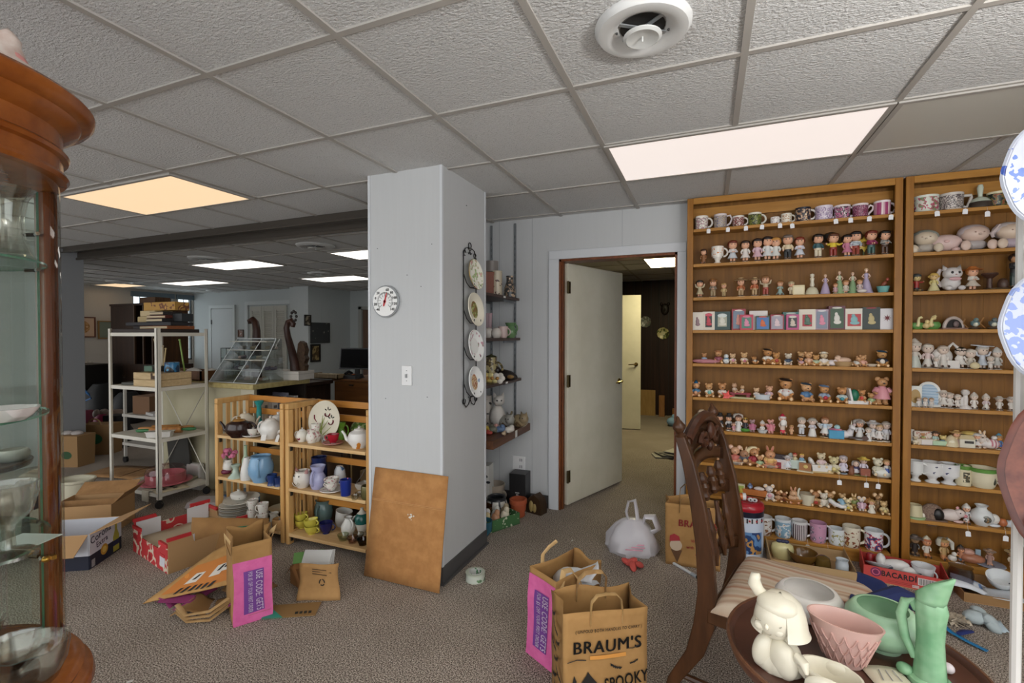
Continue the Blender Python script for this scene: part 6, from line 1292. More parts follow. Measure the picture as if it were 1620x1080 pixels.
vessel('cabbage_tureen','green cabbage leaf covered dish at the back right','dish',U(0,562,690)+Vector((0,.06,.002)),cm((0,0),(5,0),(7,1),(7.4,5),(6,8),(3.4,10),(1,11),(1.5,12.5),(0,13)),pat('b9c98a',['5d8a3a','8fb06a'],26,.48),0,RG,inner=False,wob=lambda a,z:1+.03*math.cos(7*a),handle=ring_handle(.06,.0,.06,.03,.007))
teapot('round white teapot with a bold orange flower',U(0,560,709)+Vector((.01,.04,0)),.075,.13,pat('dcdad6',['c07a2a','3a2a18'],9,.66),15,lm=WH,group=RG)
# right unit, middle shelf
vessel('pitcher','tall navy pitcher at the back of the middle shelf','pitcher',U(1,505,762),cm((0,0),(5,0),(5.6,2),(5.6,8),(5,15),(5.4,18)),glaze('1c2752'),170,RG,handle=ring_handle(.052,.05,.15,.035,.007))
t=vessel('cat_creamer','white pig faced jug with painted eyes','jug',U(1,479,770),cm((0,0),(3.4,0),(4,1),(6,4.5),(6,7.5),(4.6,10.5),(5,11.5)),glaze('d6cfc4'),0,RG)
part(t,'eyes',mat('2a2420'),lambda q:[q.ell((s*.022,-.055,.088),(.005,.004,.006),u=6,v=4) for s in (-1,1)]);part(t,'collar',glaze('c9bfb0'),lambda q:[q.tube(arc(0,.055,r,200,340,10,-.058),.0025,5) for r in (.02,.035)])
part(t,'ears',glaze('b98a84'),lambda q:[q.lathe([(.016,0),(0,.035)],(s*.04,-.01,.105),8,(0,s*25,0)) for s in (-1,1)])
vessel('pitcher','lavender pitcher with a bow shaped handle','pitcher',U(1,503,772),cm((0,0),(4,0),(4.4,1),(5.4,4),(5,8),(3.4,11),(4.8,15),(5,15.6)),glaze('a3a4c6'),-85,RG,handle=ring_handle(.04,.03,.125,.025,.009))
vessel('bell','white bell shaped jug with blue flowers','bell',U(1,531,766)+Vector((0,.04,0)),cm((0,0),(4.4,0),(4.2,4),(3.6,9),(2.2,12),(0,12.6)),pat('d6d8da',['3f6a9a','6a90b4'],24,.6),group=RG,inner=False)
vessel('pepper_mill','thin dark turned handle standing up behind the bell','handle',U(1,533,757)+Vector((0,.05,0)),cm((0,0),(1,0),(.9,6),(.8,14),(1.1,17),(1.2,22),(.8,24),(.9,25),(0,25.6)),mat('2a1c16',.4),group=RG,inner=False)
for i,l in enumerate(('lower of the two nested rose teacups, on a saucer','upper of the two nested rose teacups')):cup('gilt white %s'%l,U(1,525,777)+Vector((.004*i,0,.014*i+.03*i)),.044,.05,CHI,190,CHI if i==0 else None,RG)
vessel('tumbler','cobalt blue tumbler with red and white dots','tumbler',U(1,547,783),cm((0,0),(3,0),(3.1,.5),(3.7,10),(3.7,10.4)),pat('182c7c',['182c7c','c9404a','c9c6d0'],34,.68),group=RG)
t=vessel('tiered_dish','white square tidbit dish with a wire handle','dish',U(1,573,777)+Vector((-.02,.05,0)),cm((0,0),(5,0),(6.4,2.6),(6.6,4)),glaze('cfcbc2'),45,RG,n=4)
part(t,'wire_handle',mat('5a5450',.4,.7),lambda q:q.tube([(-.06,0,.04),(-.02,0,.09),(0,0,.13),(.02,0,.09),(.06,0,.04)],.0018,5))
vessel('mug','olive silver small barrel mug at the right end','mug',U(1,577,790)+Vector((0,.02,0)),cm((0,0),(3,0),(3.6,1),(3.7,4),(3.6,7.6),(3.4,8.4)),mat('6a6440',.25,.35),group=RG,handle=ring_handle(.035,.02,.07,.02,.004))
for k,(px,py) in enumerate(((561,790),(567,786))):vessel('glass_cup','tiny clear glass trinket, %s one by the barrel mug'%('front','rear')[k],'glass',U(1,px,py),cm((0,0),(1.6,0),(2,1.5),(2.4,3)),glass('e6e6e0',.03,.2),group=RG)
# right unit, bottom shelf
YE=glaze('cbbf4e')
for k,(px,py,d) in enumerate(((477,834,'back'),(493,844,'front'))):
    for j in range(2):cup('yellow pottery cup, %s one of the %s pair of nested cups'%(('lower','upper')[j],d),U(2,px,py)+Vector((0,0,j*.042)),.048,.058,YE,170+150*k if j else 0,None,RG,R=(0,0 if not j else -9,0))
cup('deep navy footed cup beside the yellow cups',U(2,516,843),.046,.075,glaze('181a52'),20,None,RG)
vessel('pitcher','grey green squat pitcher with a leaf handle','pitcher',U(2,512,822),cm((0,0),(4.6,0),(6,2),(6.6,7),(6,11),(5,13),(5.8,15)),glaze('5f7674'),-80,RG,handle=ring_handle(.06,.03,.12,.025,.008))
vessel('gravy_boat','white open gravy jug tipped behind the creamer','jug',U(2,540,831),cm((0,0),(3.4,0),(5,3),(5.4,7),(5.8,11)),glaze('c9c8c2'),30,RG,R=(0,12,20))
vessel('creamer','round white creamer with a loop handle','jug',U(2,551,845),cm((0,0),(3,0),(4.6,3),(4.8,6),(3,9),(2.2,11),(2.8,12)),glaze('d3d2cc'),-20,RG,handle=ring_handle(.03,.045,.11,.03,.006))
vessel('teapot','tall cream and teal banded teapot at the right end','teapot',U(2,573,846)+Vector((-.01,.01,0)),cm((0,0),(3.4,0),(2.4,1.6),(3,3),(4.8,8),(4.8,12),(3.2,14.5),(2.2,15.2),(1,17),(1.2,18),(0,18.4)),[glaze('d0ccc0'),glaze('1f5a54')],190,RG,inner=False,mf=lambda a,z,j:1 if .085<z<.14 or z<.008 else 0,handle=ring_handle(.045,.05,.12,.025,.005),spout=([(-.04,0,.07),(-.065,0,.1),(-.08,0,.135)],[.012,.009,.006]))
for k,(px,py,l) in enumerate(((543,854,'clear pressed glass candle cup with a handle, left'),(558,858,'clear round glass dish with pink rim, middle'),(567,853,'clear small glass dish, behind the middle one'),(578,862,'brown glass dish at the right end of the bottom shelf'))):
    vessel('glass_dish',l,'glass dish',U(2,px,py)+(Vector((-.02,0,0)) if k==3 else Vector((0,0,0))),cm((0,0),(2.4,0),(2.6,1),(3.6,3),(3.8,4)),glass(('dfe4d8','e2d3d0','dcdcd8','9a7a5a')[k],.03,.22),group=RG,handle=ring_handle(.033,.01,.035,.02,.002) if k==0 else None)

# things seen through and behind the pine units
t=thing('sign_card','small tan card sign leaning behind the right pine unit','card',(-2.42,2.76,.52),0);part(t,'card',CARD,lambda q:q.box((0,0,.04),(.16,.006,.08),(-12,0,0)))
t.location.z=0;t.children[0].location.z=.57
part(t,'stick',mat('9a8050'),lambda q:q.tube([(0,.01,0),(0,.01,.6)],.006))
for k,(x,y,w_,d,h,c,l) in enumerate(((-2.75,2.95,.5,.25,.55,'5b4632','dark brown carton on the floor behind the pine units'),(-2.2,3.0,.42,.3,.42,'8a744e','tan carton on the floor behind the right pine unit'),(-3.2,2.88,.34,.2,.5,'7a6a48','olive tan carton on the floor behind the left pine unit'))):
    t=thing('carton',l,'box',(x,y,0),0);part(t,'carton',mat(c,.8),lambda q:q.box((0,0,h/2),(w_,d,h)),bev=.004);part(t,'tape',mat('b09a70',.4),lambda q:q.box((0,0,h+.0005),(w_*.98,.05,.001)))

# ---------------- nook shelves (upper three, the thick one, and the floor below)
def N(i,px,py):return at(px,py,Z=NOOK[i])
NG=['ornaments on the top nook shelf','cups on the second nook shelf','pottery on the third nook shelf','animals on the thick nook shelf']
def NV(i,px,y,name,lab,cat,prof,m,**k):
    p=at(px,528-(NOOK[i]-1.44)*752/3.7,Y=y);return vessel(name,lab,cat,Vector((p.x,p.y,NOOK[i])),prof,m,group=NG[i],**k)
NV(0,777,3.52,'tall_canister','tall round canister with a grey lid on the top nook shelf','canister',cm((0,0),(5,0),(5.2,1),(5.2,20),(6,20.3),(6,29),(0,29.4)),[pat('b9aa94',['6a5a4a'],30,.66),mat('7d7671',.4)],mf=lambda a,z,j:1 if z>.201 else 0,inner=False)
NV(0,786,3.5,'cylinder_vase','cream cylinder vase with a painted branch','vase',cm((0,0),(4.2,0),(4.4,1),(4.4,20),(4.6,20.6)),pat('c9bda6',['4a3a30','9a5a54'],26,.62))
NV(0,772,3.42,'terracotta_vase','brown square vase at the column edge on the top nook shelf','vase',cm((0,0),(5,0),(5,16),(5.6,18),(5.4,19)),mat('7a3f28',.5),n=4)
NV(0,806.5,3.56,'bottle_vase','mottled bottle shaped vase near the shelf standard','vase',cm((0,0),(4.4,0),(4.8,3),(4.6,7),(2.8,12),(2.7,15.5),(3.2,17)),pat('8f7a66',['3a3a3a','b8a088'],34,.45))
NV(1,773,3.5,'pink_bud_vase','pair of joined tall pink bud vases','vase',cm((0,0),(3,0),(2.8,4),(2,10),(2.4,18),(2.8,20)),glaze('a88a90'),wob=lambda a,z:1+.25*math.cos(2*a))
for k,(px,l) in enumerate(((773,'round white pot at the column edge on the second nook shelf'),(785,'round white pot in the middle of the second nook shelf'))):NV(1,px,3.35,'white_pot',l,'pot',cm((0,0),(2.6,0),(4,2),(4.2,4.5),(3,7),(2.6,7.4),(1,8),(0,8.2)),glaze('c9c2ba'),inner=False)
NV(1,796,3.4,'pink_cup','pale pink ribbed cup with a white handle','cup',cm((0,0),(2.6,0),(3.8,2.5),(3.6,6),(4,9)),glaze('bda8a4'),handle=ring_handle(.036,.02,.075,.03,.005),rz=-10)
NV(1,808,3.5,'green_pitcher','sage green jug at the right end of the second nook shelf','jug',cm((0,0),(3,0),(5,3),(4.8,6),(3.2,9),(4.6,12)),glaze('5f7f56'),handle=ring_handle(.035,.04,.11,.035,.006),rz=-20)
NV(2,777,3.5,'ale_jug','tan and dark green decorated jug with a big handle','jug',cm((0,0),(6,0),(7,3),(6.6,10),(4.6,15),(4.8,18)),pat('a3966a',['4a3a24','6a5a34','2f3a24'],26,.5),handle=ring_handle(.06,.03,.14,.05,.009),lid=(cm((5,18),(4,19),(.8,20),(0,21)),glaze('4a4a34')),rz=-10)
def nookfig(i,px,y,h,lab,fn,name,cat='figurine',rz=0,R=None):
    p=at(px,528-(NOOK[i]-1.44)*752/3.7,Y=y)
    t=thing(name,lab,cat,(p.x,p.y,NOOK[i]),rz,NG[i],h,R);f=Fig(t);fn(f);f.end();return t
nookfig(2,801,3.5,.1,'dark lying animal ornament on the third nook shelf',lambda f:(f.p('body','241d1a').ell((0,0,.4),(1.0,.45,.42),(0,12,0)),f.p('head','2b2320').ell((-.75,-.1,.75),(.3,.3,.3)),f.p('markings','8a6a3a').ell((.5,-.35,.3),(.3,.15,.15))),'animal_figurine')
for k,(px,c,l) in enumerate(((773,'c8b46a','yellow flower ornament at the column edge'),(781,'cfc38a','pale yellow flower ornament in the middle'),(789,'d0cbc2','white flower ornament at the right'))):
    nookfig(2,px,3.28,.075,l+' of the third nook shelf',lambda f:([f.p('petal',c).ell((.4*math.cos(a),-.1+.1*math.sin(a*2),.45+.3*math.sin(a)),(.34,.2,.3)) for a in [j*1.05 for j in range(6)]],f.p('centre','a87a3a').ell((0,-.35,.45),.18)),'flower_ornament','ornament')
NV(3,772,3.45,'grey_vase','grey vase with dark crossing lines on the thick nook shelf','vase',cm((0,0),(4,0),(4.4,4),(4,16),(3,22),(3.6,25)),pat('b3aca2',['3a3838'],30,.64))
nookfig(3,787,3.42,.28,'tall white porcelain cat sitting upright',lambda f:(f.p('body','bdb9b3').ell((0,0,.32),(.22,.2,.34)),f.p('head','bdb9b3','2a2624').ell((.03,-.05,.78),(.17,.16,.15)),[f.L[-1][1].lathe([(.07,0),(0,.15)],(.03+s*.1,-.03,.88),8,(0,s*15,0)) for s in (-1,1)],[f.L[-1][1].ell((.03+s*.06,-.2,.8),.025,mi=1,u=6,v=4) for s in (-1,1)]),'cat_figurine',rz=30)
for px,y,c,l in ((800,3.42,'8f8d86','grey round teapot shaped animal on the thick nook shelf'),(822,3.5,'8a7a5e','brown and grey cat shaped pot at the right of the thick nook shelf')):
    nookfig(3,px,y,.135,l,lambda f:(f.p('body',pat(c,['5f4a34','a8a094'],3,.6)).ell((0,0,.4),(.55,.42,.4)),f.p('head',c,'1d1815').ell((.42,-.12,.6),(.3,.28,.3)),[f.L[-1][1].lathe([(.1,0),(0,.2)],(.42+s*.16,-.1,.82),8,(0,s*15,0)) for s in (-1,1)],[f.L[-1][1].ell((.45+s*.1,-.38,.66),.04,mi=1,u=6,v=4) for s in (-1,1)],f.p('tail',c).tube([(-.5,0,.4),(-.7,0,.6),(-.62,0,.9)],[.1,.09,.05])),'cat_pot','pot',rz=-20)
for k,(px,y,c,h,l) in enumerate(((792,3.28,'5a708f',.06,'blue and white bird ornament on the thick nook shelf'),(806,3.3,'c9c4bc',.055,'white ruffled ornament near the front of the thick nook shelf'),(797,3.2,'b9a58a',.03,'flat cream shell dish at the front of the thick nook shelf'),(779,3.25,'6a6a5c',.06,'grey green frog ornament by the column on the thick nook shelf'),(774,3.17,'a8443a',.035,'orange red dish at the column edge of the thick nook shelf'),(773,3.24,'b8a23e',.05,'yellow ornament at the column edge of the thick nook shelf'),(786,3.3,'b88a80',.06,'pale pink ornament between the frog and the blue bird'))):
    nookfig(3,px,y,h,l,lambda f:(f.p('body',c).ell((0,0,.42),(.75,.6,.42)),f.p('top',c).ell((.3,-.1,.75),(.35,.32,.3)),f.p('foot',c).ell((-.3,-.3,.2),(.35,.3,.2))),'ornament','ornament',rz=k*50)
# floor below the nook
t=thing('square_vase','tall white square vase with black flowers on the floor','vase',at(776,801,Y=3.5).xy.to_3d(),8)
t.location=(-1.69,3.5,0)
part(t,'body',glaze('cfcfca'),lambda q:q.box((0,0,.19),(.13,.13,.38),None,top=(.92,.92)))
part(t,'spray',mat('22252c',.4),lambda q:(q.tube([(.02,-.066,.06),(.035,-.066,.18),(.02,-.065,.3)],.003),[q.ell((.02+random.uniform(-.03,.035),-.064,.1+.025*i),(.02,.003,.011),(0,random.uniform(-60,60),0),u=8,v=4) for i in range(9)]))
FG='pots on the floor under the nook shelf'
vessel('stoneware_crock','pale stoneware crock at the back of the floor pots','crock',(-1.655,3.62,0),cm((0,0),(8.4,0),(9,2),(9,17),(9.4,18),(9.2,19)),pat('a39788',['6a5f54'],18,.7),group=FG,handle=ring_handle(.088,.08,.13,.02,.008),inner=True)
vessel('patterned_pot','round pot with black and white zigzag pattern','pot',(-1.545,3.43,0),cm((0,0),(6,0),(8.4,4),(9,8),(7.6,13),(6.6,14.4),(7.2,15.4)),[glaze('c9c6bd'),mat('23262b',.4)],group=FG,n=32,th=.008,mf=lambda a,z,j:1 if (j>=4 or ((a/11.25+(z*50))%4<1.3) and .02<z<.13) else 0)
vessel('terracotta_pot','small terracotta flower pot on a ring foot','flower pot',(-1.385,3.49,0),cm((0,0),(5,0),(5.6,1.2),(5.2,3),(6,5),(6.4,10),(7,10.4),(7,13.4),(6.6,13.8)),mat('a34e2c',.7),group=FG,th=.008)
t=thing('black_box','tall black box with a small white crest on its front','box',(-1.435,3.655,0),3)
part(t,'box',mat('1b1a1b',.4),lambda q:q.bx(-.07,.07,-.07,.07,0,.3),bev=.003)
part(t,'crest',mat('a8a7a4',.5),lambda q:(q.box((0,-.0712,.11),(.03,.001,.008)),q.box((0,-.0712,.127),(.02,.001,.02)),[q.ell((x,-.071,.147),.006,u=6,v=4) for x in (-.012,0,.012)]))
t=thing('wooden_ornament','dark arched wooden nativity block on the floor by the door casing','ornament',(-1.275,3.61,0),-15)
part(t,'block',wood('2a1e16','43311f'),lambda q:q.ext([(-.07,0),(.07,0),(.07,.06),(.05,.12),(0,.155),(-.05,.12),(-.07,.06)],.09,Matrix.Translation((0,.05,0))@rot((90,0,0))))
part(t,'figure',mat('9a8450',.6),lambda q:(q.ell((-.02,-.045,.06),(.022,.01,.045)),q.ell((.012,-.045,.05),(.018,.01,.036))))
t=thing('green_carton','long low green printed carton packed with white ornaments','box',(-1.475,3.24,0),62)
GRN=pat('3f6a3e',['3f6a3e','c3c6b0','23402a'],26,.55,.6)
part(t,'carton',GRN,lambda q:(q.bx(-.2,.17,-.09,.09,0,.008),q.bx(-.2,.17,-.09,-.084,0,.085),q.bx(-.2,.17,.084,.09,0,.085),q.bx(-.2,-.194,-.084,.084,0,.085),q.bx(.164,.17,-.084,.084,0,.085)),smooth=False)
for k in range(7):
    o=thing('ornament','white and tan china ornament packed in the green carton','ornament',(0,0,.0),0,'ornaments packed in the green carton')
    q0=Matrix.Translation((-1.475,3.24,0))@rot((0,0,62))@Vector((-.15+.045*k,.03*(-1)**k,.012));o.location=q0
    part(o,'body',glaze(('cfc9bc','c6b48a','d3d2d0','b98a6a','d0d0c8','cfc6b0','9a8a70')[k]),lambda q:(q.ell((0,0,.05),(.036,.034,.05)),q.ell((.012,0,.1),(.022,.02,.026))))
for k,(x,y,c,r,l) in enumerate(((-1.475,3.05,'2f5f70',.06,'teal blue bowl on the floor at the foot of the column'),(-1.50,2.98,'3a5a78',.05,'second blue dish on the floor tucked behind the column'))):
    vessel('floor_bowl',l,'bowl',(x,y,0),[(0,0),(r*.5,0),(r,.04),(r*1.05,.08+.03*(1-k))],glaze(c),group=FG)
vessel('amber_dish','scalloped dark amber glass dish beside the square vase','dish',(-1.60,3.28,0),cm((0,0),(4,0),(7,6),(8,12)),mat('4a2e12',.2),group=FG,wob=lambda a,z:1+.06*math.cos(8*a))

# ---------------- things on the white metal rack
def RK_(i,px,py):return at(px,py,Z=RZ[i])
RGp='things stacked on top of the white rack'
def slab(name,lab,cat,c,d,col,rz=0,group=None,edge=None,z=None):
    t=thing(name,lab,cat,c,rz,group);
    part(t,'body',col if not isinstance(col,str) else mat(col,.6),lambda q:q.box((0,0,d[2]/2),d),bev=.003)
    if edge:part(t,'edge',mat(edge,.7),lambda q:q.box((0,-.001,d[2]/2),(d[0]*.985,d[1],d[2]*.6)))
    return t
zt=RZ[0];cx,cy=-4.5,2.70
items=[((.0,-.02,0),(.62,.34,.03),'2b211d','flat dark tray lying along the top of the white rack','tray',2),((.12,.0,.03),(.42,.22,.028),'7a4520','orange brown album second from the bottom of the rack stack','album',-4),((-.08,.02,.03),(.24,.2,.03),'241a18','black folder at the left of the rack stack','folder',9),((.05,-.02,.06),(.56,.2,.03),'1f1d20','long black case across the rack stack','case',3),((.27,.04,.095),(.12,.1,.07),'24282b','small black box at the right end of the rack stack','box',0),((.1,.0,.092),(.26,.18,.03),'1a1719','black book in the middle of the rack stack','book',-6),((.1,.0,.124),(.22,.17,.025),'5a2a20','dark red book in the rack stack','book',5),((.1,.005,.151),(.2,.16,.03),'221c1c','topmost black book of the rack stack','book',-3),((-.1,.04,.092),(.24,.16,.05),'a8946a','yellowed carton lower one left of the books','carton',2),((-.09,.04,.144),(.22,.15,.05),'b5a27c','pale carton upper one left of the books','carton',-2)]
for d,s_,c,l,ct,rz in items:slab(ct.replace(' ','_'),l,ct,(cx+d[0],cy+d[1],zt+d[2]),s_,c,rz,RGp,'b8a88a' if ct in ('book','album') else None)
slab('printed_carton','mustard yellow printed carton topmost on the white rack','carton',(cx+.0,cy+.07,zt+.196),(.42,.13,.075),pat('a8803a',['a8803a','6a3f2a','c79a4a'],16,.5,.6),1,RGp)
z2=RZ[1]
for k in range(2):
    t=slab('wooden_box','pale flat wooden box, %s of the two on the white rack'%('lower','upper')[k],'box',(-4.38,2.66,z2+.058*k),(.36,.26,.056),wood('b39a72','c8b088',(.15,1,1)),0,'wooden boxes on the rack')
    if k:part(t,'latch',mat('4a3524',.4,.5),lambda q:(q.box((.09,-.131,.02),(.06,.004,.03)),q.box((.07,-.132,.045),(.02,.004,.02))))
z3=z2+.115
vessel('blue_tin','round blue and black printed tin on the wooden boxes','tin',(-4.29,2.68,z3),cm((0,0),(5.4,0),(5.5,.4),(5.5,8),(5.3,8.4),(0,8.4)),pat('1d3554',['2f6f9a','16181c','3a8ab0'],12,.45),inner=False)
t=vessel('tool_bowl','dark wire bowl holding wooden sticks','bowl',(-4.44,2.68,z3),cm((0,0),(3,0),(6,2.5),(6.4,5)),mat('26201c',.5))
for k,(a,b_,c) in enumerate((((0,0,.02),(-.12,.02,.28),'b9a786'),((.01,0,.02),(-.07,.03,.24),'c4b597'),((.02,.01,.02),(.07,.0,.2),'b8a070'),((.0,.02,.02),(-.05,.05,.22),'a8977a'))):
    s=thing('stick','thin wooden stick in the dark bowl, %s'%('longest leaning left','middle one leaning left','short one leaning right','back one')[k],'stick',Vector((-4.44,2.68,z3)),0,'sticks in the wire bowl');part(s,'shaft',mat(c,.6),lambda q:q.tube([a,b_],.006,6));part(s,'tip',mat(c,.6),lambda q:q.ell(b_,.009,u=6,v=4))
t=thing('green_stick','lime green thin stick standing behind the blue tin','stick',(-4.28,2.78,z3));part(t,'shaft',mat('7f9a4a',.5),lambda q:q.tube([(0,0,0),(-.06,.0,.27)],.007,6));part(t,'tip',mat('8fae58',.5),lambda q:q.ell((-.062,0,.275),.009))
slab('green_box','flat grey green box on the left of the wooden boxes','box',(-4.52,2.68,z3),(.1,.12,.05),'4f6a58',4)
slab('green_case','dark grey flat folder on the left of the second rack shelf','case',(-4.68,2.66,z2),(.14,.24,.022),'43443e',8)
t=thing('tape_measure','hanging yellow and black striped strap on the rear rack post','strap',(-4.8,2.89,1.2));part(t,'strap',stripes(['a89a3a','2a2820'],22,2,.6),lambda q:q.tube([(.01,-.02,.24),(.012,-.025,.1),(.0,-.02,-.04)],[.012,.014,.018],6,flat=.4));part(t,'hook',mat('4a4a48',.4,.6),lambda q:q.tube([(.01,-.02,.24),(.01,.01,.255)],.003))
z4=RZ[2]
def rolling_pin(lab,a,b_,c,hc,r=.026):
    t=thing('rolling_pin',lab,'rolling pin',a,0,'rolling pins on the rack');v=b_-a;d=v.normalized()
    part(t,'barrel',wood(c,'c08a4e',(1,1,1),20),lambda q:q.tube([d*.11,v-d*.11],r,14))
    for s,e in ((d*.0,d*.11),(v-d*.11,v)):
        part(t,'handle',mat(hc,.4),lambda q:q.tube([s,s.lerp(e,.15),s.lerp(e,.5),s.lerp(e,.85),e],[.008,.014,.016,.012,.01] if s.length<.05 else [.01,.012,.016,.014,.008],10))
rolling_pin('tan wooden rolling pin with wooden handles lying across the rack',Vector((-4.66,2.62,z4+.03)),Vector((-4.30,2.87,z4+.03)),'a06a34','b07a42')
rolling_pin('wooden rolling pin with green handles beside the white loaf tin',Vector((-4.56,2.545,z4+.032)),Vector((-4.18,2.81,z4+.032)),'8f5c30','2f6a3c',.03)
t=thing('loaf_pan','white enamel loaf pan on the third rack shelf','pan',(-4.27,2.565,z4+.001),34);part(t,'pan',mat('cfccc6',.3),lambda q:(q.box((0,0,.022),(.17,.06,.044),None,top=(1.1,1.2)),));part(t,'rim',mat('c4c1ba',.3),lambda q:q.box((0,0,.046),(.2,.08,.005)))
z5=RZ[3]
t=thing('cake_carrier','pink cake carrier with a clear dome on the lowest rack shelf','cake carrier',(-4.42,2.70,z5+.012),0)
part(t,'tray',mat('b9606a',.35),lambda q:q.lathe([(0,0),(.15,0),(.2,.012),(.195,.018),(.15,.01),(0,.01)],n=36))
part(t,'band',mat('bd6a74',.35),lambda q:q.lathe([(.152,.012),(.148,.08),(.14,.085),(.14,.012)],n=36))
part(t,'dome',glass('f0e6e4',.04,.16),lambda q:q.lathe([(.156,.015),(.152,.1),(.135,.135),(.05,.148),(0,.15)],n=36));part(t,'knob',glass('f0e6e4',.04,.2),lambda q:q.lathe([(.015,.148),(.03,.165),(0,.172)],n=16))
for k,(x,y,rz,c,l) in enumerate(((-4.55,2.66,12,'c0b79c','pale paper sheet under the cake carrier, left'),(-4.3,2.64,-18,'b8ac90','buff paper sheet with dark print under the cake carrier, right'),(-4.45,2.8,30,'a9a48c','greenish paper sheet at the back of the lowest rack shelf'))):
    t=thing('paper_sheet',l,'paper',(x,y,z5+.001+.003*k),rz,'papers on the lowest rack shelf');part(t,'sheet',mat(c,.8),lambda q:q.grid(6,6,lambda u,v:(-.17+.34*u,-.12+.24*v,.002+.001*math.sin(u*9+k)*math.cos(v*7))),solid=.001)
    if k==1:part(t,'print',mat('22201e',.7),lambda q:[q.box((x_,y_,.006),(.03,.04,.001),(0,0,20)) for x_,y_ in ((.05,.02),(.1,.03),(.08,-.05),(.01,-.07))])
t=thing('cloth','pale knitted cloth hanging over the front edge of the lowest rack shelf','cloth',(-4.33,2.478,z5+.006),0)
part(t,'cloth',mat('bdb6a4',.9),lambda q:q.grid(8,8,lambda u,v:((u-.5)*(.11-.03*v),.06-v*.075 if v<.8 else 0.0+.004*math.sin(u*20),.006 if v<.8 else .006-(v-.8)*.45)),solid=.003)

# ---------------- clutter on the back floor by the partition and behind the rack
def sack(lab,p,r,h,c,name='bag',cat='bag',rz=0,c2=None):
    t=thing(name,lab,cat,p,rz)
    def f(q):
        q.lathe([(0,0),(r*.9,0),(r,h*.15),(r*.95,h*.5),(r*.7,h*.85),(r*.45,h),(0,h*.96)],n=18,wob=lambda a,z:1+.16*noise.noise(Vector((math.cos(a)*2,math.sin(a)*2,z*9+r*20))))
    part(t,'body',mat(c,.6),f)
    if c2:part(t,'top',mat(c2,.6),lambda q:[q.ell((random.uniform(-r,r)*.5,random.uniform(-r,r)*.5,h),(r*.4,r*.35,h*.2)) for _ in range(4)])
    return t
BGp='bags piled behind the white rack'
def FL(px,py):return at(px,py,Z=0)
b=FL(158,690)
t=thing('paper_bag','brown paper bag with a round green emblem by the partition','paper bag',FL(160,716),28)
part(t,'bag',mat('8a6a44',.85),lambda q:(q.box((0,0,.18),(.34,.2,.36),None,top=(1.04,1.1)),));part(t,'emblem',mat('1f5a38',.7),lambda q:q.lathe([(0,.001),(.09,.001),(.09,.0)],(0,-.106,.19),24,(93,0,0),sy=.7));part(t,'handle',mat('9a7a52',.8),lambda q:q.tube(arc(0,.36,.07,0,180,10,-.1),.008))
t=thing('paper_bag','second brown paper bag with a green mark, cut by the cabinet edge','paper bag',FL(116,735),20)
part(t,'bag',mat('8f6f48',.85),lambda q:q.box((0,0,.17),(.3,.2,.34),None,top=(1.04,1.1)));part(t,'emblem',mat('2a4a2a',.7),lambda q:q.lathe([(0,.001),(.06,.001)],(.03,-.104,.13),20,(93,0,0),sy=.7));part(t,'tissue',mat('a39c98',.8),lambda q:[q.ell((x,0,.35),(.06,.05,.03)) for x in (-.06,.05)])
for lab,px,py,r,h,c,c2 in (('large shiny black bin bag with a blue strap under the far wall',165,665,.34,.62,'131314',None),('black bin bag in front of the dark chest',203,668,.28,.5,'17171a',None),('magenta bag low beside the partition edge',140,680,.16,.3,'6a1632',None),('bright pink bag beside the magenta one',164,690,.16,.32,'8f1f4a','8a7a70'),('beige cloth bundle lying on the bags',183,688,.2,.36,'8f7a6c',None),('dark round bundle on the floor in front of the bags',190,702,.18,.3,'1c1a1e',None),('white and orange bundle topmost on the heap by the wall',140,650,.2,.78,'a89a88','b9b2a8')):
    sack(lab,FL(px,py),r*.85,h,c,c2=c2).__setitem__('group',BGp)
t=thing('blue_strap','bright blue strap loop hanging on the black bin bag','strap',FL(165,665)+Vector((.15,-.32,.45)));part(t,'strap',mat('1f5f9a',.5),lambda q:(q.tube([(-.22,0,-.08),(-.2,0,.12),(-.1,-.02,.15),(.1,-.02,.05),(.16,-.01,-.02),(-.02,-.03,-.08),(-.06,-.02,.12)],.018,6,flat=.5),));part(t,'buckle',mat('16406c',.4),lambda q:q.box((-.1,-.02,.15),(.05,.03,.04)))
t=thing('wooden_carton','dark bottle carton standing on the floor beside the paper bag','box',FL(185,708),15);part(t,'box',mat('19191d',.5),lambda q:q.bx(-.1,.1,-.09,.09,0,.42));part(t,'label',mat('9a9a98',.6),lambda q:q.bx(-.05,.02,-.0915,-.09,.06,.14))
t=thing('second_rack','low white wheeled trolley standing behind the cream rack','trolley',(-5.65,3.45,0),0)
for z in (.2,.52):part(t,'shelf',mat('b3afa6',.5),lambda q:q.bx(-.42,.2,-.2,.2,z,z+.03))
for x in (-.4,.18):
    for y in (-.18,.18):part(t,'leg',mat('b3afa6',.5),lambda q:q.bx(x-.012,x+.012,y-.012,y+.012,.06,.9));part(t,'caster',mat('1b1a1a',.5),lambda q:q.lathe([(0,-.012),(.035,-.012),(.035,.012),(0,.012)],(x,y,.036),14,(90,0,0)))
slab('carton','brown carton on the low white trolley','carton',(-5.85,3.45,.551),(.26,.28,.2),'6f4f34',5);slab('white_pad','white pad of paper on the low white trolley','paper',(-5.62,3.4,.551),(.2,.24,.03),'b5b2ae',-12)
vessel('glass_punch_bowl','wide clear glass punch bowl behind the third rack shelf','bowl',(-5.6,3.44,.231),cm((0,0),(7,0),(9,2),(15,9),(16,16)),glass('e6e2da',.03,.2))
t=thing('plastic_tub','translucent white plastic tub tipped on the floor behind the rack','tub',(-4.2,3.06-.01,0),0);t.location=(-4.42,2.962,0)
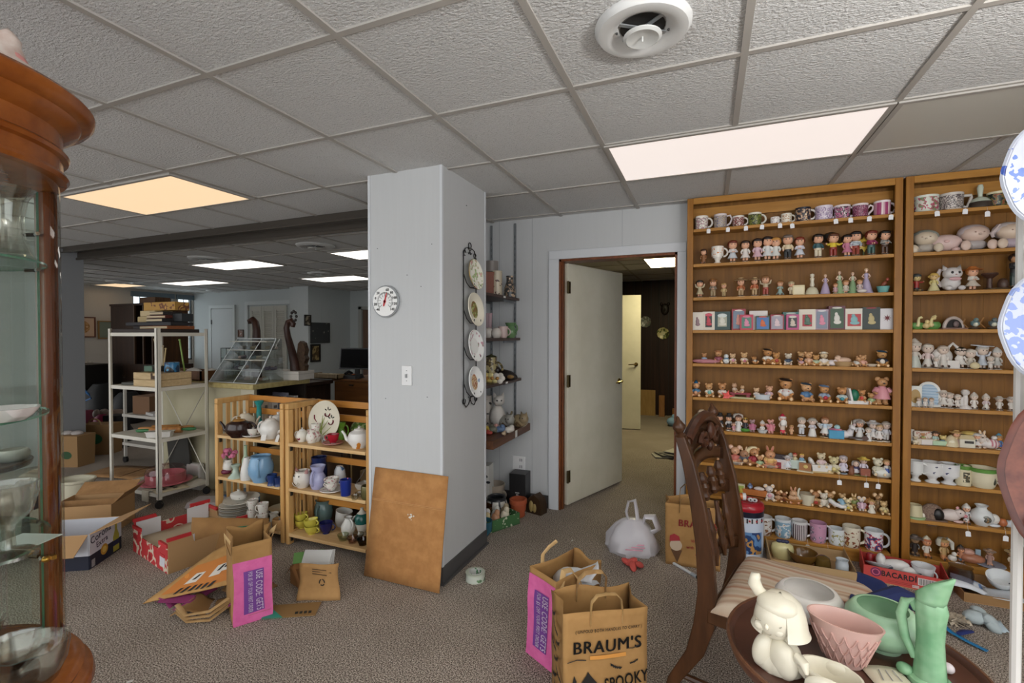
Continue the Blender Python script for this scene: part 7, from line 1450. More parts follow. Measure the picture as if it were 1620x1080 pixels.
part(t,'tub',mat('b3b0ac',.4),lambda q:q.box((0,0,.12),(.22,.075,.24),None,top=(.8,.8)),bev=.015)
t=thing('leaning_panel','dark grey panel leaning against the counter behind the rack','panel',(-4.62,2.985,0),0);part(t,'panel',mat('2e2c28',.6),lambda q:q.box((0,-.03,.27),(.3,.02,.54),(5,0,0)));part(t,'edge',mat('4a4740',.6),lambda q:q.box((-.151,-.03,.27),(.006,.022,.54),(5,0,0)))
t.location=(-4.6,2.97,0)
t=thing('lilac_tray','pale lilac plastic lid lying on the floor by the pine unit','lid',(-3.86,2.72,0),24);part(t,'lid',mat('a39c9e',.4),lambda q:q.box((0,0,.03),(.34,.2,.05),None,top=(.9,.86)),bev=.01)
t=thing('blue_tray','dull blue plastic tray under the lilac lid','tray',(-3.68,2.68,0),0);t.location=(-3.62,2.92-.01,0);part(t,'tray',mat('33506a',.4),lambda q:q.box((0,0,.035),(.36,.2,.07),None,top=(1.1,1.1)))
t=thing('cardboard_flat','flattened tan cardboard lying on the carpet behind the rack','cardboard',FL(215,748),18);part(t,'sheet',CARD2,lambda q:q.grid(4,4,lambda u,v:(-.45+.8*u,-.22+.4*v,.012+.01*math.sin(u*5))),solid=.005);part(t,'crease',mat('6a4f30',.8),lambda q:q.box((0,0,.02),(.005,.38,.003)))

# ================================================================ BAGS, BOXES AND LITTER ON THE CARPET
KRAFT=speck('96703f','a67e4b',9,.85,.02);KRAFTD=speck('8a6438','98703f',9,.85,.02)
PINK=speck('cc5a94','d868a2',22,.7);PURP=mat('713a8c',.7);WTXT=mat('e4dce4',.6);BLK=mat('17130f',.7)
def crumple(seed,amp,k=7):
    def w(p):
        q=Vector(p)*k+Vector((seed*3.1,seed*1.7,seed))
        return Vector(p)+Vector((noise.noise(q),noise.noise(q+Vector((9,0,0))),.3*noise.noise(q+Vector((0,7,0)))))*amp
    return w
def paper_bag(t,w,d,h,seed,amp=.006,gus=.03,lean=(0,0),flare=1.03,cut=None,n_=16):
    """open paper carrier bag: front face at y=-d/2, gusseted sides; returns the surface mapping"""
    wf=crumple(seed,amp)
    def S(x,y,z):
        k=1+(flare-1)*z/h
        return wf((x*k+lean[0]*z,y*k+lean[1]*z,z)) if z>.002 else Vector((x,y,z))
    def body(q):
        n,m=n_,n_
        top=lambda u:h-(cut(u) if cut else 0)
        q.grid(n,m,lambda u,v:S((u-.5)*w,-d/2,v*h));q.grid(n,m,lambda u,v:S((.5-u)*w,d/2,v*(h+.012*math.sin(u*7+seed))))
        for s in (-1,1):
            q.grid(4,m,lambda u,v:S(s*(w/2-gus*v*(1-abs(2*u-1))),(u-.5)*d*s,v*h))
        q.grid(2,2,lambda u,v:Vector(((u-.5)*w,(v-.5)*d,.003)))
    part(t,'bag',KRAFT,body,solid=.0012)
    return S
def bag_handle(t,S,y,h,w=.09,up=.07,out=0,c='a88554',tilt=0):
    part(t,'handle',speck(c,'b89562',14,.8),lambda q:q.tube([S(-w/2,y,h-.05)]+[S(0,y,h)+Vector((w/2*x,out*z,up*z-.005+tilt*x)) for x,z in ((-1,.1),(-.95,.6),(-.6,.95),(0,1),(.6,.95),(.95,.6),(1,.1))]+[S(w/2,y,h-.05)],.011,6,flat=.22))
def panel(t,S,x0,x1,z0,z1,m,y,name='printed_panel',off=.0022,n=6,side=0):
    if side:fn=lambda u,v:S(side,-x0-(x1-x0)*u,z0+(z1-z0)*v)+Vector((-off if side<0 else off,0,0))
    else:fn=lambda u,v:S(x0+(x1-x0)*u,y,z0+(z1-z0)*v)+Vector((0,-off,0))
    return part(t,name,m,lambda q:q.grid(n,n,fn))
def pink_promo(t,S,w,d,h,ztop):
    """pink printed face with a purple block and two lines of white vertical lettering"""
    panel(t,S,-w/2+.001,w/2-.001,.001,ztop,PINK,-d/2,n=16)
    panel(t,S,-w*.24,w*.28,ztop*.16,ztop*.84,PURP,-d/2,'purple_block',.005)
    warp=lambda p:S(p.x,-d/2,p.z)+Vector((0,-.0068,0));k=ztop/.315
    txt(t,'USE CODE: GET5',.043*k,WTXT,(w*.15,0,ztop*.5),(90,90,0),'lettering','CENTER',warp,.58,.0008)
    txt(t,'FOR $5 OFF YOUR FIRST ORDER',.027*k,WTXT,(-w*.08,0,ztop*.5),(90,90,0),'lettering','CENTER',warp,.48,.0004)

# pink promotional bag in front of the pile
t=thing('paper_bag','tall pink and kraft paper bag standing upright by the crumpled pile, purple block on it','paper bag',(-2.215,1.76,0),58.6)
w,d,h=.175,.27,.40
S=paper_bag(t,w,d,h,1,.007,.02,(0,0),1.02)
pink_promo(t,S,w,d,h,.315)
for y,up,out in ((-.02,.03,.0),):
    part(t,'handle',speck('b89664','c4a472',14,.8),lambda q:q.tube([S(-w/2+.004,.02,h-.1),S(-w/2-.005,0,h-.02)+Vector((-.012,0,.0)),S(-w/2,-.02,h)+Vector((-.02,0,.02)),S(-w/2,-.06,h-.01)],.016,6,flat=.15))
    part(t,'handle',speck('b89664','c4a472',14,.8),lambda q:q.tube([S(w/2-.004,.02,h-.1),S(w/2+.01,0,h-.02),S(w/2+.02,-.04,h-.0)+Vector((.012,0,.02)),S(w/2+.008,-.075,h-.02)],.016,6,flat=.15))
part(t,'bottom_fold',KRAFTD,lambda q:q.box((0,-d/2-.0035,.04),(w*.9,.0008,.0012)))

# second pink bag and the black lettered kraft bag in the foreground
t=thing('paper_bag','leaning pink and kraft paper bag behind the black lettered bag, white paper inside','paper bag',(-.615,2.075,0),-29.3)
w,d,h=.175,.27,.40
S=paper_bag(t,w,d,h,2,.008,.02,(.07,.02),1.03)
pink_promo(t,S,w,d,h,.372)
panel(t,S,-.0,.13,.0,.06,PINK,0,'pink_edge',.002,4,side=w/2)
txt(t,'PICK',.032,WTXT,(0,0,0),None,'lettering','CENTER',lambda p:S(w/2,p.x-.06,.105+p.y)+Vector((.0045,0,0)),.8,.001)
part(t,'handle',speck('c09c68','cbaa78',14,.8),lambda q:q.tube([S(-w/2,-.06,h-.06),S(-w/2,-.06,h)+Vector((-.0,0,.03)),S(-w/2,-.05,h)+Vector((.01,.02,.06)),S(-w/2,0,h)+Vector((.03,.0,.085))],.012,6,flat=.2))
part(t,'handle',speck('c09c68','cbaa78',14,.8),lambda q:q.tube([S(w/2,.0,h-.05),S(w/2,-.03,h)+Vector((-.03,.0,.01)),S(w/2,-.08,h)+Vector((-.02,0,.02)),S(w/2,-.11,h-.05)],.014,6,flat=.2))
o=thing('paper_wad','crumpled white paper poking out of the pink bag','paper',(-.55,2.08,.0));o.location.z=.30
cw=crumple(5,.03,12)
part(o,'wad',mat('c9ccd0',.7),lambda q:q.grid(10,10,lambda u,v:cw(((u-.5)*.17,(v-.5)*.15,.085-.25*((u-.5)**2+(v-.5)**2)))),solid=.001)
part(o,'fold',mat('c2c5ca',.7),lambda q:q.grid(6,6,lambda u,v:cw(((u-.5)*.1+.05,(v-.5)*.1,.075+.06*u*v-.02))),solid=.001)

t=thing('paper_bag','open kraft paper bag printed with a black haunted house, foreground of the photo','paper bag',(-.385,1.80,0),32)
w,d,h=.315,.17,.43
S=paper_bag(t,w,d,h,3,.006,.025,(0,0),1.03)
bag_handle(t,S,-d/2,h,.12,.065,-.0,'a68350');bag_handle(t,S,d/2-.004,h,.12,.08,-.03,'87633a')
wp=lambda p:S(p.x,-d/2,p.z)+Vector((0,-.0065,0))
for dx,dz in ((-.0016,0),(.0016,0),(0,.0008)):txt(t,"BRAUM'S",.062,BLK,(.005+dx,0,.302+dz),(90,0,0),'lettering','CENTER',wp,.98)
txt(t,'( UNFOLD BOTH HANDLES TO CARRY )',.016,BLK,(.01,0,.362),(90,0,0),'lettering','CENTER',wp,.8,.0002)
txt(t,'SPOOKY',.066,BLK,(.075,0,.165),(90,-6,0),'lettering','CENTER',wp,.62,.0012)
txt(t,'FOR',.06,BLK,(.06,0,.1),(90,-6,0),'lettering','CENTER',wp,.62,.0012);txt(t,'Y',.085,BLK,(.125,0,.1),(90,-6,0),'lettering','CENTER',wp,.62,.0012)
panel(t,S,-.06,.075,.258,.272,mat('c98a3e',.7),-d/2,'orange_line',.006,5)
def flat(poly,ox,oz,s=1,R=0):
    c_,s_=math.cos(R_(R)),math.sin(R_(R))
    return lambda q:q.face([wp(Vector((ox+(x*c_-z*s_)*s,0,oz+(x*s_+z*c_)*s))) for x,z in poly])
BAT=[(0,-.25),(.15,-.05),(.35,-.2),(.5,0),(.9,-.1),(1.1,.35),(.6,.3),(.25,.15),(.15,.3),(.08,.18),(-.08,.18),(-.15,.3),(-.25,.15),(-.6,.3),(-1.1,.35),(-.9,-.1),(-.5,0),(-.35,-.2),(-.15,-.05)]
for x,z,s,r in ((.035,.222,.022,-25),(.105,.232,.016,20),(.12,.06,.03,15),(-.02,.03,.03,0)):part(t,'bat',BLK,flat(BAT,x,z,s,r))
HOUSE=[(-.5,-1),(-.5,.1),(-.62,.05),(-.1,.72),(0,.9),(.1,.72),(.62,.05),(.5,.1),(.5,-.1),(.9,-.1),(.8,-1)]
part(t,'haunted_house',BLK,flat(HOUSE,-.07,.145,.078));part(t,'house_tower',BLK,flat([(-.1,-1),(-.1,.5),(-.16,.5),(0,1),(.16,.5),(.1,.5),(.1,-1)],-.122,.155,.05))
for x,z in ((-.085,.16),(-.073,.16),(-.085,.148),(-.073,.148)):part(t,'window',mat('d0893a',.6),lambda q:q.box(wp(Vector((x,0,z)))+Vector((0,-.001,0)),(.009,.001,.009)))
for x,z in ((-.03,.12),(-.1,.11)):part(t,'window',mat('c9a878',.6),lambda q:q.lathe([(.012,.001),(0,.001)],wp(Vector((x,0,z))),14,(90,0,0)))
for P in (((-.145,.255),(-.11,.262),(-.075,.258)),((.08,.285),(.1,.283),(.125,.292))):part(t,'swash',BLK,lambda q:q.tube([wp(Vector((a,0,b_))) for a,b_ in P],.0016,4))
for i in range(9):
    z=.36-i*.04;y_=-.04+.06*((i*7)%3)/2
    part(t,'bat',BLK,lambda q:q.face([S(-w/2+.0,y_*-1-x*.03*(.8+.3*(i%2)),z+zz*.04+x*.01*(-1)**i)+Vector((-.004,0,0)) for x,zz in BAT]))

# red lettered kraft bag by the bookcase
t=thing('paper_bag','kraft paper bag with red lettering standing behind the carved chair','paper bag',(-.085,3.205,0),3)
w,d,h=.315,.17,.385
S=paper_bag(t,w,d,h,4,.004,.02)
bag_handle(t,S,-d/2,h,.15,.055,-.0,'6f4e2a');bag_handle(t,S,d/2,h,.15,.085,-.0,'6a4a28')
wp=lambda p:S(p.x,-d/2,p.z)+Vector((0,-.0065,0));RED=mat('9a2a2e',.7)
for dx in (-.0013,.0013):txt(t,"BRAUM'S",.062,RED,(.03+dx,0,.268),(90,0,0),'lettering','CENTER',wp,.84)
for i,s in enumerate(("We're stuffed",'with comfort from','our farm')):txt(t,s,.028,RED,(.06,0,.165-i*.04),(90,0,0),'lettering','CENTER',wp,.8,.0004)
part(t,'cone_print',mat('5a3c20',.7),lambda q:q.face([wp(Vector((x,0,z))) for x,z in ((-.125,.1),(-.06,.1),(-.09,.02))]))
part(t,'scoop_print',mat('b8a48e',.7),lambda q:q.lathe([(.036,.001),(0,.001)],wp(Vector((-.095,0,.13))),18,(90,0,0)));part(t,'topping_print',mat('9a2a30',.7),lambda q:q.face([wp(Vector((x,0,z)))+Vector((0,-.001,0)) for x,z in ((-.132,.15),(-.07,.16),(-.075,.185),(-.105,.2),(-.13,.185))]))

# white plastic bag, red cloth, pens, tape roll
t=thing('plastic_bag','white plastic carrier bag with pink print slumped on the carpet by the doorway','plastic bag',(-.46,3.21,0),10)
PB=mat('c9c6cb',.3);cw=crumple(8,.035,11)
part(t,'bag',PB,lambda q:q.lathe([(0,.0),(.15,.0),(.165,.03),(.15,.1),(.11,.17),(.06,.21),(.03,.22),(0,.22)],n=28,sx=1.05,sy=.75,wob=lambda a,z:1+.22*noise.noise(Vector((math.cos(a)*2.2,math.sin(a)*2.2,z*11)))))
for P,r in (([(-.02,0,.19),(-.03,0,.26),(-.02,0,.33),(.015,0,.34),(.03,0,.27),(.02,0,.2)],.022),([(.05,0,.19),(.1,-.0,.24),(.15,-.0,.24),(.17,-.01,.17),(.13,-.01,.14)],.024)):part(t,'handle',PB,lambda q:q.tube([cw(p) for p in P],r,8,flat=.4))
part(t,'print',mat('c98fa0',.4),lambda q:[q.box((.01+.02*math.sin(i),-.124+.008*i,.06+.014*i),(.11-.01*i,.006,.008),(-24,0,4)) for i in range(5)])
t=thing('red_cloth','small crumpled coral red cloth in front of the plastic bag','cloth',(-.42,2.985,0),0);cw=crumple(3,.02,16)
part(t,'cloth',mat('c9564e',.85),lambda q:[q.ell(cw((x,y,z)),(.04,.024,.017),(10*i,25*(-1)**i,35*i),u=12,v=8) for i,(x,y,z) in enumerate(((-.04,0,.02),(.0,.01,.026),(.04,-.005,.02),(.015,-.025,.016),(-.02,.02,.018)))])
t=thing('tape_roll','roll of clear packing tape with printed core beside the column','tape',(-1.255,2.48,0))
part(t,'roll',mat('b9bfae',.15),lambda q:q.lathe([(.039,0),(.057,0),(.057,.048),(.039,.048),(.039,0)],n=32));part(t,'core',pat('c9cbc6',['3f7a4a','8a8f8a'],40,.6,.5),lambda q:q.lathe([(.037,.001),(.039,.001),(.039,.05),(.037,.05),(.037,.001)],n=32));part(t,'printed_wrap',pat('c3c9bd',['6f8f6a','5a6a5a'],30,.66,.2),lambda q:q.lathe([(.0575,.006),(.0575,.04)],n=32))
p=at(1082,900,Z=.008)
t=thing('white_tube','thin white pen like tube lying beside the red lettered bag','tube',p,-42);part(t,'tube',mat('c6c9cc',.3),lambda q:q.tube([(-.1,0,0),(.06,0,0)],.009,8));part(t,'cap',mat('9aa0a6',.3),lambda q:q.tube([(.06,0,0),(.1,0,0)],.011,8));part(t,'tip',mat('2a2a2c',.4),lambda q:q.tube([(.1,0,0),(.112,0,0)],.009,8))
t=thing('green_toy','tiny lime green scrap on the carpet left of the chair leg','scrap',at(1112,946,Z=0));part(t,'scrap',mat('9ac04a',.5),lambda q:[q.ell((.012*i,.008*(i%2),.012+.01*(i%3)),.012,u=7,v=5) for i in range(4)])
t=thing('pink_toy','bright pink trinket on the carpet under the chair','toy',at(1155,985,Z=0),20);part(t,'head',mat('b8506a',.5),lambda q:q.ell((-.03,0,.03),.032));part(t,'body',pat('8f2a4a',['c06a80','4a1a2a'],40,.5,.6),lambda q:q.tube([(0,0,.025),(.06,-.01,.022),(.11,0,.02)],[.026,.024,.012],8))
for i,(px,py,l) in enumerate(((205,812,'tiny white scrap of paper near the rack caster'),(234,884,'tiny white scrap beside the red tray box'),(205,1078,'white scrap at the bottom edge of the photo'),(905,855,'tiny crumb of paper beside the kraft bag rim'))):
    t=thing('paper_scrap',l,'scrap',at(px,py,Z=.001),30*i);part(t,'scrap',mat('c9c6c0',.8),lambda q:q.ext([(-.012,-.004),(.01,-.007),(.014,.003),(-.004,.007)],.002))

# ---------------- red printed fruit tray box
t=thing('tray_box','low red and white printed produce tray with notched sides, lined with paper','box',(-3.21,2.115,0),-12)
L_,D_=.545,.46
REDP=pat('b02a2e',['c9bba6','b02a2e','8f1f24'],14,.5,.6);RIM=mat('b8262c',.6);CIN=mat('a8845a',.85)
def wallpoly(L):return [(0,0),(L,0),(L,.16),(L-.12,.16),(L-.14,.12),(.14,.12),(.12,.16),(0,.16)]
for y,nm in ((-D_/2,'front'),(D_/2,'back')):part(t,'side_wall',[REDP,CIN],lambda q:q.ext(wallpoly(L_),.006,Matrix.Translation((-L_/2,y+.003,0))@rot((90,0,0)),0 if y<0 else 1))
for x in (-L_/2,L_/2):part(t,'end_wall',[REDP if x<0 else CIN],lambda q:q.ext([(0,0),(D_,0),(D_,.2),(D_-.13,.2),(D_-.14,.15),(.14,.15),(.13,.2),(0,.2)],.006,Matrix.Translation((x+.003,-D_/2,0))@rot((90,0,90))@Matrix.Translation((0,0,-.003))))
for x in (-1,1):
    for y in (-1,1):part(t,'red_corner',RIM,lambda q:(q.box((x*(L_/2-.06),y*D_/2,.165),(.125,.014,.02)),q.box((x*L_/2,y*(D_/2-.06),.203),(.014,.13,.02))))
for x in (-1,1):
    for y in (-.15,.15):part(t,'white_lining',mat('d0cfd0',.6),lambda q:q.box((x*(L_/2-.012),y,.1),(.004,.14,.18)))
part(t,'bottom',CIN,lambda q:q.bx(-L_/2,L_/2,-D_/2,D_/2,0,.006))
part(t,'paper_lining',mat('c9bda2',.8),lambda q:q.grid(8,8,lambda u,v:((u-.5)*L_*.95,(v-.5)*D_*.95,.085+.012*math.sin(u*8)*math.cos(v*6))),solid=.002)
part(t,'label',mat('c6c6cc',.5),lambda q:q.box((.2,-D_/2-.004,.06),(.07,.002,.06)));part(t,'label_header',mat('b02a30',.5),lambda q:q.box((.2,-D_/2-.0045,.095),(.07,.002,.018)))
t=thing('carton_flap','upright brown cardboard sheet standing against the red tray','cardboard',(-2.86,2.13,0),38);part(t,'sheet',KRAFTD,lambda q:q.grid(4,4,lambda u,v:((u-.5)*.45,.05*v,.26*v*(1-.2*u))),solid=.004);part(t,'print',mat('2f6a4a',.7),lambda q:q.box((.05,.028,.17),(.12,.004,.02),(10,0,0)))

# ---------------- beer carton
t=thing('beer_carton','open white and navy beer carton with flaps spread, by the display cabinet','box',(-3.75,1.70,0),32)
BW,BD,BH=.42,.30,.215
NAVY,BWH=mat('161a2c',.5),mat('c6c8cf',.5)
def bwall(q,w_,Mx):
    q.ext([(0,.085),(w_,.085),(w_,BH),(0,BH)],.004,Mx,0);q.ext([(0,0),(w_,0),(w_,.085),(0,.085)],.004,Mx,1)
Mf=Matrix.Translation((-BW/2,-BD/2,0))@rot((90,0,0));Mr=Matrix.Translation((BW/2,-BD/2,0))@rot((90,0,90))
for Mx,w_ in ((Mf,BW),(Mr,BD),(Matrix.Translation((BW/2,BD/2,0))@rot((90,0,180)),BW),(Matrix.Translation((-BW/2,BD/2,0))@rot((90,0,270)),BD)):part(t,'side_wall',[BWH,NAVY],lambda q:bwall(q,w_,Mx),smooth=False)
part(t,'bottom',CIN,lambda q:q.bx(-BW/2,BW/2,-BD/2,BD/2,.001,.005))
for c,R,w_,dd in (((0,-BD/2,BH),(35,0,0),BW,-.15),((0,BD/2,BH),(-30,0,0),BW,.15),((BW/2,0,BH),(0,-22,0),.2,0),((-BW/2,0,BH),(0,40,0),-.2,0)):
    if dd:part(t,'flap',CIN,lambda q:q.box((0,dd/2,0),(w_*.98,abs(dd),.004),None),loc=c,R=R)
    else:part(t,'flap',CIN,lambda q:q.box((w_/2,0,0),(abs(w_),BD*.98,.004),None),loc=c,R=R)
# lettering on the short end turned to the right
BG_=mat('1a1d3a',.5);XE=BW/2+.0045
txt(t,'Corona',.062,BG_,(XE,-.05,.18),(90,-8,90),sx=.9,bold=.0006);txt(t,'Extra',.05,BG_,(XE,-.04,.13),(90,-8,90),sx=.9,bold=.0004)
part(t,'crest',mat('b98a2a',.4),lambda q:q.lathe([(.034,.001),(0,.001)],(XE-.0005,-.02,.07),20,(90,0,90)));part(t,'crest_mark',mat('d0b45a',.4),lambda q:q.lathe([(.02,.001),(0,.001)],(XE,-.02,.07),16,(90,0,90)))
part(t,'bottle_print',mat('a8a03a',.4),lambda q:q.face([(XE,.095+y,z) for y,z in ((-.03,.01),(.03,.01),(.03,.11),(.012,.15),(.01,.205),(-.01,.205),(-.012,.15),(-.03,.11))]));part(t,'bottle_label',mat('20244a',.4),lambda q:q.box((XE+.0005,.095,.065),(.0006,.06,.035)))
part(t,'barcode',stripes(['d0d0d0','22222a'],160,1,.6),lambda q:q.box((XE,-.12,.03),(.001,.03,.045)))
t=thing('carton','open brown carton beside the beer carton, flaps up','carton',(-4.2,2.05,0),35)
part(t,'walls',CIN,lambda q:(q.bx(-.2,.2,-.15,-.145,0,.22),q.bx(-.2,.2,.145,.15,0,.22),q.bx(-.2,-.195,-.15,.15,0,.22),q.bx(.195,.2,-.15,.15,0,.22),q.bx(-.2,.2,-.15,.15,0,.004)),smooth=False);part(t,'flap',CARD2,lambda q:(q.box((0,.2,.25),(.38,.13,.004),(30,0,0)),));part(t,'flap',CARD2,lambda q:q.box((.24,0,.26),(.1,.28,.004),(0,-45,0)));part(t,'divider',CARD2,lambda q:q.box((.0,0,.12),(.38,.004,.2)))
t=thing('waste_basket','cream plastic bin tub standing behind the brown carton','tub',(-4.75,2.2,0),20);part(t,'tub',mat('bdb8a2',.4),lambda q:q.lathe([(0,0),(.1,0),(.135,.26),(.145,.265),(.145,.25),(.13,.24),(.095,.01),(0,.01)],n=28,sy=.8));part(t,'rim',mat('c6c1ab',.4),lambda q:q.lathe([(.138,.255),(.15,.26),(.15,.268),(.138,.27)],n=28,sy=.8))

# ---------------- pile of flattened bags left of the pink bag, and the squashed one at its right
t=thing('paper_bag','flattened kraft bag with an orange printed panel lying slanted over the pile','paper bag',(-2.55,1.76,0),22)
S=crumple(11,.012,8)
P00,P10,P01,P11=Vector((-.27,-.1,.01)),Vector((.24,-.08,.12)),Vector((-.02,.1,.2)),Vector((.3,.12,.36))
F_=lambda u,v:S(P00.lerp(P10,u).lerp(P01.lerp(P11,u),v))
nrm=(P10-P00).cross(P01-P00).normalized()
part(t,'bag',speck('a37a44','b48a52',9,.85,.02),lambda q:q.grid(10,10,F_),solid=.006)
part(t,'printed_panel',pat('b8702a',['b8702a','c98030'],10,.5,.7),lambda q:q.grid(8,6,lambda u,v:F_(.12+.7*u,.08+.55*v)+nrm*.006))
for u,v in ((.55,.25),(.66,.3),(.3,.2)):part(t,'white_print',mat('cbc4b8',.7),lambda q:q.grid(3,3,lambda a,b_:F_(u+.12*a,v+.2*b_)+nrm*.008))
for u,v in [(.5+.06*i,.82) for i in range(6)]+[(.3+.07*i,.03) for i in range(6)]+[(.66,.36),(.6,.33),(.34,.26)]:part(t,'black_print',BLK,lambda q:q.grid(2,2,lambda a,b_:F_(u+.035*a+.02*b_,v+.1*b_)+nrm*.009))
for k,(x,y,rz,c,l,s_) in enumerate(((-2.42,1.70,30,'8a673c','crumpled kraft bag at the bottom of the pile with handle loops showing',1.),(-2.33,1.84,-10,'7a5a34','folded dark kraft bag in the middle of the pile',1.),(-2.62,1.69,15,'7f2a5a','flattened magenta bag under the pile at its left end',.8),(-2.25,1.80,45,'8a2a64','folded magenta and kraft bag under the pile near the pink bag',.7))):
    t=thing('paper_bag',l,'paper bag',(x,y,.002),rz,'flattened bags in the pile');cw=crumple(20+k,.025,9)
    part(t,'bag',mat(c,.85),lambda q:q.grid(8,8,lambda u,v:cw(((u-.5)*.3*s_,(v-.5)*.16,.012+.035*(k%2)+.02*math.sin(u*9)))),solid=.006)
    if k==0:
        for j in range(3):part(t,'handle',speck('a98656','b89666',14,.8),lambda q:q.tube([(-.12,-.09,.03+.02*j),(-.04,-.15-.01*j,.012+.022*j),(.06,-.15,.012+.022*j),(.12,-.08,.04+.02*j)],.012,6,flat=.2))
    else:part(t,'fold',mat(c,.85),lambda q:q.box((0,-.05,.05 if k==1 else .03),(.22*s_,.05,.004),(20,0,5)))
t=thing('paper_bag','squashed kraft bag with black printed text right of the pink bag','paper bag',(-2.0,1.98,0),24);cw=crumple(31,.02,9)
part(t,'bag',speck('9a7446','aa8250',9,.85,.02),lambda q:q.grid(10,8,lambda u,v:cw((-.06+.22*u,-.05+.02*v,.005+.19*v))) or q.grid(8,8,lambda u,v:cw((-.06+.22*u,-.03+.18*v,.195-.1*v))) or q.grid(8,8,lambda u,v:cw((-.06-.02*v,-.05+.17*u,.005+.18*v*(1-.4*u)))),solid=.002)
W3=lambda p:cw((p.x,-.05+.02*p.z/.19-.003,p.z))
part(t,'recycling_mark',BLK,lambda q:[q.tube([W3(Vector((.05+.016*math.cos(R_(a)),0,.1+.016*math.sin(R_(a))))) for a in (b_,b_+30,b_+60,b_+85)],.003,5) for b_ in (0,120,240)])
part(t,'fine_print',mat('4a3420',.8),lambda q:[q.tube([W3(Vector((.0,0,z))),W3(Vector((.09+.03*(i%2),0,z)))],.0022,4) for i,z in enumerate((.165,.152,.14))])
t=thing('paper_bag','small torn kraft bag with green and teal leaflets, far right of the bag pile','paper bag',(-2.12,2.06,0),-15);cw=crumple(37,.02,10)
part(t,'bag',mat('96683c',.85),lambda q:q.grid(8,8,lambda u,v:cw(((u-.5)*.26,(v-.5)*.14,.1+.05*math.sin(u*7)-.2*(v-.5)**2))),solid=.003);part(t,'bottom',mat('8a6036',.85),lambda q:q.box((0,0,.05),(.2,.1,.1)))
t=thing('leaflet','teal and green leaflet under the squashed kraft bag','leaflet',(-1.99,1.83,.003),30);part(t,'sheet',mat('8a6a3e',.8),lambda q:q.box((0,0,.003),(.26,.12,.004)));part(t,'teal_corner',mat('2f8f7a',.7),lambda q:q.ext([(-.13,-.06),(-.03,-.06),(-.13,.05)],.0062));part(t,'mark',mat('22201c',.7),lambda q:[q.box((.03+.022*i,-.03,.0057),(.014,.022,.001),(0,0,10)) for i in range(4)])
t=thing('leaflet','white and green folded papers sticking out of the squashed kraft bag','papers',(-2.05,2.02,.0),20);t.location.z=.1;part(t,'sheet',mat('c3c3c0',.7),lambda q:[q.box((.02,.02+.02*i,.07-.01*i),(.16,.004,.1),(-40,0,6*i)) for i in range(3)]);part(t,'green_sheet',mat('5f8a4a',.7),lambda q:q.box((-.04,.05,.07),(.16,.004,.07),(-60,0,20)))

# ---------------- tin and boxes in front of the bookcases
t=thing('storage_tin','tall blue and white tin with a shiny red lid on the carpet by the bookcase','tin',(.245,3.475,0),0)
r=.098
part(t,'body',mat('c3cede',.3),lambda q:q.lathe([(0,0),(r,0),(r,.006),(r,.29),(r*.99,.30)],n=40));part(t,'navy_band',mat('16182a',.3),lambda q:q.lathe([(r+.001,.262),(r+.001,.298)],n=40))
part(t,'dice_band',stripes(['c9c9cc','c9c9cc','2a2a34'],7*5,0,.4),lambda q:q.lathe([(r+.001,.228),(r+.001,.258)],n=40));part(t,'hearts',mat('a8242e',.4),lambda q:[q.ell((math.cos(R_(a))*(r+.001),math.sin(R_(a))*(r+.001),.243),.007,u=6,v=4) for a in range(200,350,25)])
part(t,'picture',pat('5f86b4',['22406f','b88a50','16284a'],16,.46,.3),lambda q:q.lathe([(r+.0012,.03),(r+.0012,.17)],n=14,a0=245,a1=325));part(t,'lid',mat('a01c28',.2),lambda q:q.lathe([(r*1.02,.298),(r*1.06,.305),(r*1.06,.32),(r*.98,.34),(r*.8,.35),(r*.76,.346),(0,.346)],n=40))
t=thing('pill_bottle','orange bottle with a white cap lying on the red tin lid','bottle',(.2,3.46,.372),10);part(t,'bottle',mat('b8622a',.3),lambda q:q.tube([(-.05,0,0),(.015,0,0)],.022,12));part(t,'cap',mat('cfcfcf',.3),lambda q:q.tube([(.015,0,0),(.035,0,0)],.025,12))
t=thing('lid_ornament','white and black glass trinket on the red tin lid','ornament',(.275,3.45,.3465));part(t,'body',mat('c9c9cb',.15),lambda q:[q.ell((-.012+.024*i,0,.014),(.018,.012,.014)) for i in range(2)]);part(t,'spots',mat('1a1a1a',.2),lambda q:[q.ell((-.012+.024*i,-.01,.016),.006,u=6,v=4) for i in range(2)])
def low_box(name,lab,x0,x1,y0,y1,hh,outer,inner=CIN,rz=0):
    t=thing(name,lab,'box',((x0+x1)/2,(y0+y1)/2,0),rz);a,b_=(x1-x0)/2,(y1-y0)/2
    part(t,'bottom',inner,lambda q:q.bx(-a,a,-b_,b_,0,.004))
    for y in (-b_,b_-.005):part(t,'side_wall',outer,lambda q:q.bx(-a,a,y,y+.005,.004,hh),smooth=False)
    for x in (-a,a-.005):part(t,'end_wall',outer,lambda q:q.ext([(-b_+.005,.004),(b_-.005,.004),(b_-.005,hh*1.25),(-b_+.005,hh)],.005,Matrix.Translation((x,0,0))@rot((90,0,90))),smooth=False)
    return t
low_box('carton_tray','shallow brown carton of glass dishes on the floor below the seven mugs',.36,.80,3.25,3.55,.075,mat('a88a62',.85),mat('b0926a',.85))
GB='glass dishes in the shallow carton'
t=vessel('covered_dish','cream oval lidded dish with a navy bow in the carton','dish',(.45,3.47,.005),cm((0,0),(5,0),(6.4,3),(6.6,6),(6,8.4),(3,10.4),(0,11)),glaze('c6bd8a'),group=GB,inner=False,sy=.7);part(t,'bow',mat('22264a',.4),lambda q:[q.ell((.02*i-.02,-.015,.112),(.018,.012,.012)) for i in range(3)])
